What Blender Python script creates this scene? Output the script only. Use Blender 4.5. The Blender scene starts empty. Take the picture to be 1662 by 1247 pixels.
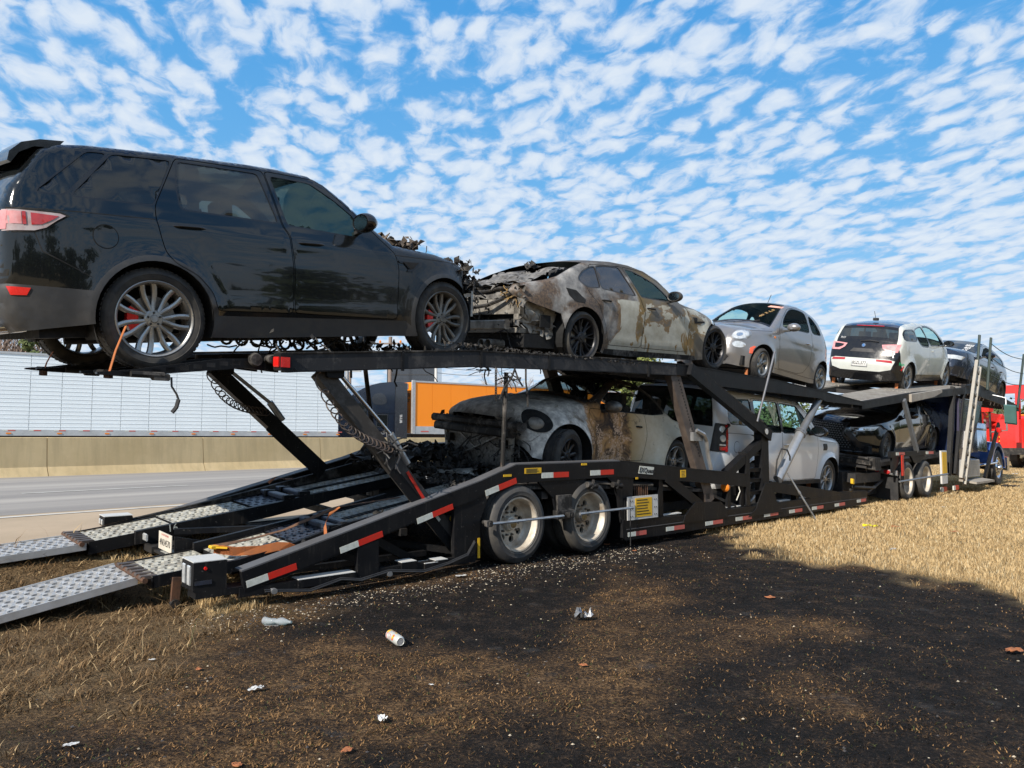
import bpy, bmesh, math, random
import numpy as np
from math import sin, cos, pi, radians, atan2, hypot, sqrt
from mathutils import Vector, Matrix, noise as mnoise
from mathutils.geometry import delaunay_2d_cdt, tessellate_polygon
from mathutils.bvhtree import BVHTree
random.seed(7); rng = np.random.default_rng(7)
scene = bpy.context.scene
C = scene.collection

# ------------------------------------------------------------ camera
cam = bpy.data.cameras.new('camera'); camo = bpy.data.objects.new('camera', cam); C.objects.link(camo)
cam.sensor_fit = 'HORIZONTAL'; cam.sensor_width = 36.0
cam.lens = 36.0 * 1249.0 / 1662.0
cam.clip_start = 0.05; cam.clip_end = 3000
camo.location = (0, 0, 1.335)
camo.rotation_euler = (radians(90 + 4.053), 0, 0)
scene.camera = camo
# ------------------------------------------------------------ light
SUN_EL = radians(34); SUN_AZ = atan2(-0.575, -0.818)      # azimuth of the sun measured from +Y towards +X
world = bpy.data.worlds.new('World'); scene.world = world; world.use_nodes = True
def build_world():
    nt = world.node_tree; nt.nodes.clear(); N = nt.nodes.new; Lk = nt.links.new
    out = N('ShaderNodeOutputWorld'); bg = N('ShaderNodeBackground')
    sky = N('ShaderNodeTexSky'); sky.sky_type = 'NISHITA'; sky.sun_disc = False
    sky.sun_elevation = SUN_EL; sky.sun_rotation = SUN_AZ
    sky.air_density = 1.0; sky.dust_density = 0.25; sky.ozone_density = 2.5
    gr = N('ShaderNodeValToRGB'); el = gr.color_ramp.elements
    for p_, c_ in ((0., (.47, .72, .92)), (.12, (.36, .65, .93)), (.28, (.17, .48, .86)), (.5, (.08, .36, .79)), (1., (.02, .14, .50))):
        e = el[0] if p_ == 0 else (el[len(el) - 1] if p_ == 1. else el.new(p_)); e.position = p_; e.color = (*c_, 1)
    hs = N('ShaderNodeHueSaturation'); hs.inputs['Saturation'].default_value = 1.1; hs.inputs['Value'].default_value = 1.3
    Lk(sky.outputs[0], hs.inputs['Color'])
    tc = N('ShaderNodeTexCoord'); sx = N('ShaderNodeSeparateXYZ'); Lk(tc.outputs['Generated'], sx.inputs[0])
    def M(op, a, b=None, c=None, clamp=False):
        n = N('ShaderNodeMath'); n.operation = op; n.use_clamp = clamp
        for i, v in enumerate((a, b, c)):
            if v is None: continue
            if isinstance(v, (int, float)): n.inputs[i].default_value = v
            else: Lk(v, n.inputs[i])
        return n.outputs[0]
    zz = M('ADD', M('MAXIMUM', sx.outputs['Z'], 0.0), 0.115)
    px = M('DIVIDE', sx.outputs['X'], zz); py = M('DIVIDE', sx.outputs['Y'], zz)
    cb = N('ShaderNodeCombineXYZ'); Lk(px, cb.inputs[0]); Lk(py, cb.inputs[1])
    # the cloud sheet lies in streets: stretch it a little along one heading
    mp = N('ShaderNodeMapping'); mp.vector_type = 'TEXTURE'
    mp.inputs['Rotation'].default_value = (0, 0, radians(16)); mp.inputs['Scale'].default_value = (1 / 1.35, 1 / .92, 1)
    Lk(cb.outputs[0], mp.inputs[0])
    wn = N('ShaderNodeTexNoise'); wn.inputs['Scale'].default_value = 5.5; wn.inputs['Detail'].default_value = 3
    Lk(mp.outputs[0], wn.inputs['Vector'])
    wv = N('ShaderNodeVectorMath'); wv.operation = 'MULTIPLY_ADD'
    Lk(wn.outputs['Color'], wv.inputs[0]); wv.inputs[1].default_value = (.15, .15, 0); Lk(mp.outputs[0], wv.inputs[2])
    vo = N('ShaderNodeTexVoronoi'); vo.feature = 'SMOOTH_F1'; vo.inputs['Scale'].default_value = 12.0
    vo.inputs['Smoothness'].default_value = .55; Lk(wv.outputs[0], vo.inputs['Vector'])
    n2 = N('ShaderNodeTexNoise'); n2.inputs['Scale'].default_value = 24; n2.inputs['Detail'].default_value = 6; n2.inputs['Roughness'].default_value = .56
    Lk(wv.outputs[0], n2.inputs['Vector'])
    n3 = N('ShaderNodeTexNoise'); n3.inputs['Scale'].default_value = 1.7; n3.inputs['Detail'].default_value = 3
    Lk(mp.outputs[0], n3.inputs['Vector'])
    # density = coverage - cell distance + detail
    d = M('SUBTRACT', 1.12, M('MULTIPLY', vo.outputs['Distance'], 1.6))
    d = M('ADD', d, M('MULTIPLY', M('SUBTRACT', n2.outputs['Fac'], .5), 1.5))
    d = M('ADD', d, M('MULTIPLY', M('SUBTRACT', n3.outputs['Fac'], .5), .75))
    # the sheet closes up with distance
    far = M('MULTIPLY', M('SUBTRACT', 0.38, sx.outputs['Z'], None, True), 1.25)
    d = M('ADD', d, M('SUBTRACT', far, 0.03))
    mr = N('ShaderNodeMapRange'); mr.interpolation_type = 'SMOOTHERSTEP'
    mr.inputs[1].default_value = -.20; mr.inputs[2].default_value = .66; Lk(d, mr.inputs[0])
    fade = N('ShaderNodeMapRange'); fade.inputs[1].default_value = 0.0; fade.inputs[2].default_value = .05; Lk(sx.outputs['Z'], fade.inputs[0])
    fac = M('MULTIPLY', M('MULTIPLY', mr.outputs[0], 0.93), M('MULTIPLY_ADD', fade.outputs[0], .5, .5))
    mr2 = N('ShaderNodeMapRange'); mr2.inputs[1].default_value = .1; mr2.inputs[2].default_value = .95; Lk(d, mr2.inputs[0])
    cc = N('ShaderNodeMix'); cc.data_type = 'RGBA'; cc.inputs[6].default_value = (4.0, 5.1, 6.7, 1); cc.inputs[7].default_value = (5.7, 6.3, 7.0, 1)
    Lk(mr2.outputs[0], cc.inputs[0])
    hz = N('ShaderNodeMapRange'); hz.inputs[1].default_value = .30; hz.inputs[2].default_value = .02; Lk(sx.outputs['Z'], hz.inputs[0])
    hm = N('ShaderNodeMix'); hm.data_type = 'RGBA'; hm.inputs[0].default_value = .95; Lk(M('MAXIMUM', sx.outputs['Z'], 0.), gr.inputs[0])
    gs = N('ShaderNodeVectorMath'); gs.operation = 'SCALE'; gs.inputs['Scale'].default_value = 7.4; Lk(gr.outputs[0], gs.inputs[0])
    Lk(hs.outputs[0], hm.inputs[6]); Lk(gs.outputs[0], hm.inputs[7])
    mx = N('ShaderNodeMix'); mx.data_type = 'RGBA'
    Lk(fac, mx.inputs[0]); Lk(hm.outputs[2], mx.inputs[6]); Lk(cc.outputs[2], mx.inputs[7])
    Lk(mx.outputs[2], bg.inputs['Color']); bg.inputs['Strength'].default_value = 0.095
    Lk(bg.outputs[0], out.inputs['Surface'])
build_world()
world.cycles.sampling_method = 'MANUAL'; world.cycles.sample_map_resolution = 512
sun = bpy.data.lights.new('sun', 'SUN'); sun.energy = 4.6; sun.angle = radians(.53); sun.color = (1, .925, .82)
suno = bpy.data.objects.new('sun', sun); C.objects.link(suno)
sd = Vector((sin(SUN_AZ) * cos(SUN_EL), cos(SUN_AZ) * cos(SUN_EL), sin(SUN_EL)))
suno.rotation_euler = sd.to_track_quat('Z', 'Y').to_euler(); suno.location = (-20, -30, 40)
scene.view_settings.view_transform = 'Standard'; scene.view_settings.look = 'None'
scene.view_settings.exposure = 0.5; scene.view_settings.gamma = 1.0
scene.view_settings.use_curve_mapping = False
scene.render.engine = 'CYCLES'

# ------------------------------------------------------------ materials
class NT:
    def __init__(s, name):
        s.m = bpy.data.materials.new(name); s.m.use_nodes = True; s.t = s.m.node_tree
        s.b = s.t.nodes['Principled BSDF']; s.co = None
    def n(s, k, **kw):
        x = s.t.nodes.new(k)
        for a, v in kw.items(): setattr(x, a, v)
        return x
    def l(s, a, b): s.t.links.new(a, b)
    def coord(s):
        if not s.co: s.co = s.n('ShaderNodeTexCoord')
        return s.co.outputs['Object']
    def noise(s, scale, detail=4, rough=.55, vec=None, st=None, dist=0):
        x = s.n('ShaderNodeTexNoise'); x.inputs['Scale'].default_value = scale; x.inputs['Detail'].default_value = detail
        x.inputs['Roughness'].default_value = rough; x.inputs['Distortion'].default_value = dist
        v = vec or s.coord()
        if st:
            mp = s.n('ShaderNodeMapping'); mp.inputs['Scale'].default_value = st; s.l(v, mp.inputs[0]); v = mp.outputs[0]
        s.l(v, x.inputs['Vector']); return x.outputs['Fac']
    def ramp(s, f, stops, mode='LINEAR'):
        r = s.n('ShaderNodeValToRGB'); e = r.color_ramp.elements; r.color_ramp.interpolation = mode
        while len(e) < len(stops): e.new(.5)
        for q, (p, c) in zip(e, stops):
            q.position = p; q.color = (*c, 1) if not isinstance(c, (int, float)) else (c, c, c, 1)
        s.l(f, r.inputs[0]); return r.outputs[0]
    def mix(s, f, a, b, bl='MIX'):
        x = s.n('ShaderNodeMix', data_type='RGBA', blend_type=bl)
        for i, v in ((0, f), (6, a), (7, b)):
            if isinstance(v, (int, float)): x.inputs[i].default_value = v if i == 0 else (v, v, v, 1)
            elif isinstance(v, tuple): x.inputs[i].default_value = (*v, 1)
            else: s.l(v, x.inputs[i])
        return x.outputs[2]
    def math(s, op, a, b=0., clamp=False):
        x = s.n('ShaderNodeMath', operation=op, use_clamp=clamp)
        for i, v in ((0, a), (1, b)):
            if isinstance(v, (int, float)): x.inputs[i].default_value = v
            else: s.l(v, x.inputs[i])
        return x.outputs[0]
    def bump(s, h, st=.3, d=.01):
        x = s.n('ShaderNodeBump'); x.inputs['Strength'].default_value = st; x.inputs['Distance'].default_value = d
        s.l(h, x.inputs['Height']); s.l(x.outputs[0], s.b.inputs['Normal']); return x
    def set(s, **kw):
        for k, v in kw.items():
            k = {'col': 'Base Color', 'rough': 'Roughness', 'metal': 'Metallic', 'coat': 'Coat Weight', 'coatr': 'Coat Roughness', 'spec': 'Specular IOR Level', 'alpha': 'Alpha', 'trans': 'Transmission Weight'}[k]
            i = s.b.inputs[k]
            if isinstance(v, tuple): i.default_value = (*v, 1)
            elif isinstance(v, (int, float)): i.default_value = v
            else: s.l(v, i)
        return s

def simple(name, col, rough=.5, metal=0., coat=0., dirt=.25, scale=6., dcol=None, bump=0., spec=.5):
    t = NT(name); f = t.noise(scale, 5, .6)
    dc = dcol or tuple(c * .55 for c in col)
    t.set(col=t.mix(t.ramp(f, [(.38, 0), (.72, dirt)]), col, dc), metal=metal, coat=coat, spec=spec)
    t.set(rough=t.ramp(t.noise(scale * 3, 3), [(.3, max(.02, rough * .8)), (.7, min(1, rough * 1.2))]))
    if bump: t.bump(t.noise(scale * 12, 4), bump, .004)
    return t.m
def paint(name, col, rough=.25, metal=0., dust=.18, flake=0.):
    t = NT(name)
    # road film, heavier low down
    sep = t.n('ShaderNodeSeparateXYZ'); t.l(t.coord(), sep.inputs[0])
    low = t.n('ShaderNodeMapRange'); low.inputs[1].default_value = .9; low.inputs[2].default_value = .2; t.l(sep.outputs['Z'], low.inputs[0])
    dm = t.math('MULTIPLY', t.math('ADD', t.math('MULTIPLY', low.outputs[0], .7), .3), t.ramp(t.noise(3.5, 6, .65), [(.3, .25), (.75, 1.)]))
    dm = t.math('MULTIPLY', dm, dust)
    t.set(col=t.mix(dm, col, (.23, .20, .165)), metal=metal, coat=.9, coatr=.06)
    t.set(rough=t.math('ADD', t.math('MULTIPLY', dm, 1.2), rough, True))
    t.bump(t.noise(1.4, 2), .05, .05)
    return t.m
def glass(name, tint=(.02, .03, .03), through=.35):
    t = NT(name); nt = t.t
    t.set(col=tint, rough=.03, spec=.6)
    tr = t.n('ShaderNodeBsdfTransparent'); tr.inputs[0].default_value = (.74, .92, .91, 1)
    mx = t.n('ShaderNodeMixShader'); mx.inputs[0].default_value = 1 - through
    t.l(tr.outputs[0], mx.inputs[1]); t.l(t.b.outputs[0], mx.inputs[2])
    t.l(mx.outputs[0], nt.nodes['Material Output'].inputs[0]); return t.m
def steel_black(name, base=(.022, .023, .026), rough=.42, burn=0.):
    t = NT(name); f = t.noise(2.2, 7, .65); g = t.noise(14, 5, .6); st = t.noise(5, 5, .6, st=(6, 6, .7))
    c = t.mix(t.ramp(f, [(.45, 0), (.8, .5)]), base, (.030, .026, .022))
    c = t.mix(t.ramp(st, [(.58, 0), (.74, .22 + .4 * burn)]), c, (.11, .098, .082))
    c = t.mix(t.ramp(g, [(.66, 0), (.74, .5 * burn + .15)]), c, (.12, .05, .02)); c = t.mix(t.ramp(t.noise(38, 3, .7), [(.66, 0), (.70, .55)]), c, (.13, .12, .11))
    if burn: c = t.mix(t.ramp(t.noise(3.5, 8, .7), [(.50, 0), (.68, burn)]), c, (.19, .175, .16))
    t.set(col=c, rough=t.ramp(f, [(.3, rough * .75), (.7, min(1, rough * 1.5 + .2 * burn))]), spec=.16)
    t.bump(g, .25, .003); return t.m
M_ = {}
def mk():
    M_['tyre'] = simple('tyre_rubber', (.022, .022, .023), .75, dirt=.7, dcol=(.085, .075, .06), scale=7, bump=.3)
    M_['truck_tyre'] = simple('truck_tyre_rubber', (.035, .035, .036), .72, dirt=.9, dcol=(.10, .088, .07), scale=4, bump=.3)
    M_['black_steel'] = steel_black('black_painted_steel', (.008, .0085, .010), .40)
    M_['burnt_steel'] = steel_black('scorched_steel', (.02, .019, .018), .6, .8)
    M_['plastic'] = simple('black_plastic', (.016, .016, .017), .55, dirt=.5, dcol=(.05, .045, .04))
    M_['gloss_black'] = simple('gloss_black_trim', (.008, .008, .009), .22, coat=.25, dirt=.2)
    M_['dark'] = simple('dark_cavity', (.006, .006, .006), .9)
    M_['alloy'] = simple('alloy_silver', (.42, .415, .40), .32, metal=.7, dirt=.5, dcol=(.2, .18, .15))
    M_['dark_alloy'] = simple('dark_alloy', (.035, .035, .038), .35, metal=.5, dirt=.5)
    M_['burnt_alloy'] = simple('burnt_alloy', (.23, .215, .19), .5, metal=.6, dirt=.9, dcol=(.05, .045, .04))
    M_['chrome'] = simple('chrome', (.75, .76, .78), .12, metal=1., dirt=.3)
    M_['zinc'] = simple('zinc_steel', (.45, .46, .47), .38, metal=.7, dirt=.7, dcol=(.16, .15, .13), scale=9)
    M_['aluminium'] = simple('ramp_aluminium', (.50, .505, .51), .42, metal=.45, dirt=.6, dcol=(.32, .31, .29), scale=8)
    M_['alurim'] = simple('dirty_aluminium_rim', (.62, .57, .48), .5, metal=.25, dirt=1., dcol=(.22, .15, .09), scale=4)
    M_['rusty'] = simple('rusty_steel', (.10, .045, .022), .8, dirt=.9, dcol=(.03, .02, .015), scale=12, bump=.4)
    M_['red'] = simple('red_reflector', (.62, .015, .012), .25, coat=.5, dirt=.15)
    M_['white_tape'] = simple('white_reflector', (.62, .64, .58), .35, dirt=.45, dcol=(.3, .29, .25), scale=25)
    M_['red_tape'] = simple('red_tape', (.60, .022, .012), .35, dirt=.35, dcol=(.25, .05, .03), scale=25)
    M_['pink_tape'] = simple('faded_red_tape', (.55, .10, .08), .45, dirt=.5, dcol=(.3, .16, .13), scale=25)
    M_['yellow'] = simple('yellow_sticker', (.72, .42, .015), .5, dirt=.3, scale=15)
    M_['orange'] = simple('amber_lens', (.75, .22, .02), .3, dirt=.2)
    M_['strap'] = simple('orange_strap', (.42, .13, .035), .8, dirt=.6, dcol=(.18, .08, .04), scale=14)
    M_['white'] = simple('white_paint', (.56, .56, .54), .4, dirt=.4, dcol=(.45, .43, .4))
    M_['tread_plate'] = simple('worn_grip_paint', (.55, .54, .47), .6, metal=.2, dirt=.95, dcol=(.12, .10, .08), scale=16, bump=.4)
    M_['sooty_plate'] = simple('sooty_grip_plate', (.52, .51, .46), .6, metal=.2, dirt=.9, dcol=(.05, .045, .04), scale=5, bump=.5)
    M_['blue_steel'] = simple('heat_blued_steel', (.045, .055, .085), .4, metal=.4, dirt=.8, dcol=(.03, .028, .026), scale=14)
    M_['glass_dark'] = glass('privacy_glass', (.012, .014, .015), .04)
    M_['glass_smoke'] = glass('smoked_glass', (.03, .034, .036), .10)
    M_['glass'] = glass('clear_glass', (.02, .045, .05), .92)
    M_['lamp'] = simple('lamp_lens', (.72, .74, .74), .12, metal=.35, coat=1., dirt=.5, dcol=(.22, .23, .24), scale=22)
    M_['red_lamp'] = simple('red_lamp', (.42, .02, .02), .12, coat=1., dirt=.5, dcol=(.2, .01, .01), scale=18)
    M_['pink_lamp'] = simple('pale_lamp', (.62, .30, .30), .15, coat=1., dirt=.5, dcol=(.45, .08, .08), scale=14)
    M_['paper'] = simple('paper', (.78, .78, .75), .8, dirt=.2)
    M_['ink'] = simple('black_ink', (.015, .015, .018), .6, dirt=0)
    M_['interior'] = simple('interior_fabric', (.03, .03, .032), .85)
    M_['tan_interior'] = simple('tan_interior', (.16, .13, .10), .85)
    M_['char'] = char()
def char():
    t = NT('charred_debris'); f = t.noise(9, 8, .7)
    t.set(col=t.ramp(f, [(.3, (.006, .006, .006)), (.5, (.02, .018, .016)), (.62, (.07, .06, .05)), (.74, (.26, .24, .22))]), rough=.75, metal=.1)
    t.bump(t.noise(30, 6, .7), .8, .01); return t.m
mk()

# ------------------------------------------------------------ mesh helpers
class MB:
    def __init__(s): s.v = []; s.f = []; s.mi = []; s.cur = 0
    def add(s, vs, fs):
        o = len(s.v); s.v += [tuple(v) for v in vs]; s.f += [tuple(i + o for i in f) for f in fs]; s.mi += [s.cur] * len(fs); return s
    def box(s, a, b, bev=0):
        (x0, y0, z0), (x1, y1, z1) = a, b
        x0, x1 = min(x0, x1), max(x0, x1); y0, y1 = min(y0, y1), max(y0, y1); z0, z1 = min(z0, z1), max(z0, z1)
        if not bev:
            return s.add([(x0, y0, z0), (x1, y0, z0), (x1, y1, z0), (x0, y1, z0), (x0, y0, z1), (x1, y0, z1), (x1, y1, z1), (x0, y1, z1)],
                         [(0, 3, 2, 1), (4, 5, 6, 7), (0, 1, 5, 4), (1, 2, 6, 5), (2, 3, 7, 6), (3, 0, 4, 7)])
        return s.prism([(x0 + bev, z0), (x1 - bev, z0), (x1, z0 + bev), (x1, z1 - bev), (x1 - bev, z1), (x0 + bev, z1), (x0, z1 - bev), (x0, z0 + bev)], y0, y1)
    def obox(s, c, ax, half):   # oriented box; ax = three vectors
        c = Vector(c); A = [Vector(a).normalized() * h for a, h in zip(ax, half)]
        vs = [c + A[0] * i + A[1] * j + A[2] * k for k in (-1, 1) for j in (-1, 1) for i in (-1, 1)]
        return s.add(vs, [(0, 2, 3, 1), (4, 5, 7, 6), (0, 1, 5, 4), (1, 3, 7, 5), (3, 2, 6, 7), (2, 0, 4, 6)])
    def prism(s, poly, y0, y1, dy=None):   # polygon in (x,z) extruded along y; y may vary via functions
        n = len(poly); tri = tessellate_polygon([[Vector((p[0], p[1], 0)) for p in poly]])
        vs = [(p[0], y0, p[1] if not dy else p[1] + dy(y0)) for p in poly] + [(p[0], y1, p[1] if not dy else p[1] + dy(y1)) for p in poly]
        ar = sum(poly[i][0] * poly[(i + 1) % n][1] - poly[(i + 1) % n][0] * poly[i][1] for i in range(n))
        fs = []
        for t in tri:
            a = sum(poly[t[i]][0] * poly[t[(i + 1) % 3]][1] - poly[t[(i + 1) % 3]][0] * poly[t[i]][1] for i in range(3))
            t = tuple(t) if a > 0 else tuple(reversed(t))
            fs.append(t); fs.append(tuple(i + n for i in reversed(t)))
        for i in range(n):
            j = (i + 1) % n; q = (i, i + n, j + n, j); fs.append(q if ar > 0 else tuple(reversed(q)))
        return s.add(vs, fs)
    def bar(s, p, q, w, h, up=(0, 0, 1)):   # rectangular bar between two points
        p = Vector(p); q = Vector(q); d = (q - p); L = d.length
        if L < 1e-6: return s
        d.normalize(); u = Vector(up)
        if abs(u.dot(d)) > .97: u = Vector((1, 0, 0))
        r = d.cross(u).normalized(); u = r.cross(d)
        return s.obox((p + q) / 2, (d, r, u), (L / 2, w / 2, h / 2))
    def tube(s, pts, r, n=8, cap=True):
        pts = [Vector(p) for p in pts]; R = r if isinstance(r, (list, tuple)) else [r] * len(pts)
        up = None; rings = []
        for i, p in enumerate(pts):
            d = (pts[min(i + 1, len(pts) - 1)] - pts[max(i - 1, 0)])
            if d.length < 1e-9: d = Vector((0, 0, 1))
            d.normalize()
            if up is None:
                up = Vector((0, 0, 1)) if abs(d.z) < .9 else Vector((1, 0, 0))
            a = d.cross(up)
            if a.length < 1e-6: a = d.cross(Vector((0, 1, 0)))
            a.normalize(); b = a.cross(d); up = b
            rings.append([p + (a * cos(2 * pi * k / n) + b * sin(2 * pi * k / n)) * R[i] for k in range(n)])
        vs = [v for g in rings for v in g]; fs = []
        for i in range(len(pts) - 1):
            for k in range(n): fs.append((i * n + k, (i + 1) * n + k, (i + 1) * n + (k + 1) % n, i * n + (k + 1) % n))
        if cap: fs.append(tuple(range(n))); fs.append(tuple(reversed(range((len(pts) - 1) * n, len(pts) * n))))
        return s.add(vs, fs)
    def lathe(s, prof, n=32, ax='y', c=(0, 0, 0), close=False):   # prof: (radius, along)
        vs = []; fs = []; m = len(prof)
        for k in range(n):
            a = 2 * pi * k / n
            for r, h in prof:
                x, z = r * cos(a), r * sin(a)
                vs.append({'y': (c[0] + x, c[1] + h, c[2] + z), 'z': (c[0] + x, c[1] + z, c[2] + h), 'x': (c[0] + h, c[1] + x, c[2] + z)}[ax])
        for k in range(n):
            j = (k + 1) % n
            for i in range(m - 1 if not close else m):
                fs.append((k * m + i, k * m + (i + 1) % m, j * m + (i + 1) % m, j * m + i))
        return s.add(vs, fs)
    def xf(s, mat, start=0):
        s.v[start:] = [tuple(mat @ Vector(v)) for v in s.v[start:]]; return s
    def build(s, name, mat, parent=None, smooth=0, kind=None, loc=None, recalc=True):
        me = bpy.data.meshes.new(name); me.from_pydata(s.v, [], s.f)
        mats = mat if isinstance(mat, (list, tuple)) else [mat]
        for m in mats: me.materials.append(M_[m] if isinstance(m, str) else m)
        if len(mats) > 1: me.polygons.foreach_set('material_index', s.mi)
        if recalc:
            bm = bmesh.new(); bm.from_mesh(me); bmesh.ops.recalc_face_normals(bm, faces=bm.faces); bm.to_mesh(me); bm.free()
        if smooth: smooth_mesh(me, smooth)
        me.update()
        o = bpy.data.objects.new(name, me); C.objects.link(o)
        if parent: o.parent = parent
        if loc: o.location = loc
        if kind: o['kind'] = kind
        return o
def smooth_mesh(me, ang):
    me.polygons.foreach_set('use_smooth', [True] * len(me.polygons))
    if ang < 180:
        bm = bmesh.new(); bm.from_mesh(me); a = radians(ang)
        for e in bm.edges:
            if len(e.link_faces) == 2 and e.calc_face_angle(0) > a: e.smooth = False
        bm.to_mesh(me); bm.free()
def tag(o, label, cat, group=None):
    o['label'] = label; o['category'] = cat
    if group: o['group'] = group
    return o
def thing(name, label, cat, loc=(0, 0, 0), rot=(0, 0, 0), group=None):
    o = bpy.data.objects.new(name, None); C.objects.link(o); o.empty_display_size = .2
    o.location = loc; o.rotation_euler = rot; return tag(o, label, cat, group)
def text_mesh(txt, size, bold=0., shear=0., sx=1., align='CENTER'):
    cu = bpy.data.curves.new('t', 'FONT'); cu.body = txt; cu.size = size; cu.align_x = align; cu.align_y = 'CENTER'
    cu.offset = bold; cu.shear = shear; cu.resolution_u = 2
    o = bpy.data.objects.new('t', cu); C.objects.link(o); dg = bpy.context.evaluated_depsgraph_get()
    me = o.evaluated_get(dg).to_mesh(); vs = [(v.co.x * sx, v.co.y) for v in me.vertices]; fs = [tuple(p.vertices) for p in me.polygons]
    o.evaluated_get(dg).to_mesh_clear(); bpy.data.objects.remove(o); bpy.data.curves.remove(cu)
    return vs, fs
def lerp(a, b, t): return a + (b - a) * t
def interp(pts, x):
    if x <= pts[0][0]: return pts[0][1]
    for (a, b), (c, d) in zip(pts, pts[1:]):
        if x <= c: return b + (d - b) * (x - a) / (c - a + 1e-9)
    return pts[-1][1]
def shards(mb, c, spread, n, size, rnd, flat=.15, up=0.):
    for _ in range(n):
        p = [c[i] + rnd.uniform(-1, 1) * spread[i] for i in range(3)]
        a = Vector((rnd.uniform(-1, 1), rnd.uniform(-1, 1), rnd.uniform(-1, 1) + up)); b = Vector((rnd.uniform(-1, 1), rnd.uniform(-1, 1), rnd.uniform(-1, 1)))
        if a.length < .1: continue
        k = size * rnd.uniform(.35, 1.)
        a.normalize(); b = b - a * b.dot(a)
        if b.length < .05: continue
        b.normalize(); nn = a.cross(b); P = Vector(p)
        pts = [P + a * k * rnd.uniform(.6, 1) + nn * k * rnd.uniform(-.2, .2), P + b * k * rnd.uniform(.2, .6) + nn * k * rnd.uniform(-.3, .3), P - a * k * rnd.uniform(.4, 1), P - b * k * rnd.uniform(.2, .6) + nn * k * rnd.uniform(-.3, .3)]
        t = nn * k * flat * .35
        mb.add([q + t for q in pts] + [q - t for q in pts], [(0, 1, 2), (0, 2, 3), (6, 5, 4), (7, 6, 4), (0, 4, 5, 1), (1, 5, 6, 2), (2, 6, 7, 3), (3, 7, 4, 0)])
def wires(mb, c, spread, n, r, rnd, L=.5):
    for _ in range(n):
        p = Vector([c[i] + rnd.uniform(-1, 1) * spread[i] for i in range(3)]); d = Vector((rnd.uniform(-1, 1), rnd.uniform(-1, 1), rnd.uniform(-1, .6))).normalized()
        pts = [p]
        for k in range(5):
            d = (d + Vector((rnd.uniform(-1, 1), rnd.uniform(-1, 1), rnd.uniform(-1, .7))) * .5).normalized(); p = p + d * L / 5; pts.append(p)
        mb.tube(pts, r * rnd.uniform(.5, 1.2), 5)
def crumple(mb, c, size, rnd, nx=14, ny=14, amp=.12, ax=((1, 0, 0), (0, 1, 0), (0, 0, 1)), fr=3., edge=.15):
    # a torn and buckled sheet
    A = [Vector(a) for a in ax]; o = Vector((rnd.uniform(0, 99), rnd.uniform(0, 99), 0)); vs = []; fs = []
    for i in range(nx):
        for j in range(ny):
            u, v = i / (nx - 1) - .5, j / (ny - 1) - .5
            p = Vector((u * fr, v * fr, 0)) + o
            du = mnoise.noise(p * 1.7 + Vector((5, 0, 0))) * edge; dv = mnoise.noise(p * 1.7 + Vector((0, 9, 0))) * edge
            h = mnoise.noise(p) * amp + abs(mnoise.noise(p * 2.7)) * amp * .8
            vs.append(Vector(c) + A[0] * (u * size[0] + du) + A[1] * (v * size[1] + dv) + A[2] * h)
    for i in range(nx - 1):
        for j in range(ny - 1):
            p = Vector((i * .37, j * .37, 0)) + o
            if (i in (0, nx - 2) or j in (0, ny - 2)) and mnoise.noise(p * 2) > .05: continue
            if mnoise.noise(p * 1.1 + Vector((3, 3, 3))) > .42: continue
            a = i * ny + j; fs.append((a, a + 1, a + ny + 1, a + ny))
    mb.add(vs, fs)
# ------------------------------------------------------------ car body builder
def resample(poly, step, closed=True):
    out = []; n = len(poly)
    for i in range(n if closed else n - 1):
        a = poly[i]; b = poly[(i + 1) % n]; L = hypot(b[0] - a[0], b[1] - a[1]); k = max(1, int(round(L / step)))
        for j in range(k): out.append((a[0] + (b[0] - a[0]) * j / k, a[1] + (b[1] - a[1]) * j / k))
    if not closed: out.append(tuple(poly[-1][:2]))
    return out
def smoothpoly(poly, it=1, closed=True, keep=()):
    # Chaikin corner cutting
    for _ in range(it):
        q = []; n = len(poly)
        if not closed: q.append(poly[0])
        for i in range(n if closed else n - 1):
            a = poly[i]; b = poly[(i + 1) % n]
            q.append((a[0] * .75 + b[0] * .25, a[1] * .75 + b[1] * .25)); q.append((a[0] * .25 + b[0] * .75, a[1] * .25 + b[1] * .75))
        if not closed: q.append(poly[-1])
        poly = q
    return poly
def roundpoly(poly, r):
    out = []; n = len(poly)
    for i in range(n):
        p, c, q = poly[i - 1], poly[i], poly[(i + 1) % n]; a = hypot(p[0] - c[0], p[1] - c[1]); b = hypot(q[0] - c[0], q[1] - c[1]); ra = min(r, a * .42) / a; rb = min(r, b * .42) / b
        A = (c[0] + (p[0] - c[0]) * ra, c[1] + (p[1] - c[1]) * ra); B = (c[0] + (q[0] - c[0]) * rb, c[1] + (q[1] - c[1]) * rb)
        for t in (0, .5, 1): out.append(tuple((1 - t) ** 2 * A[k] + 2 * t * (1 - t) * c[k] + t * t * B[k] for k in (0, 1)))
    return out
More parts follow.
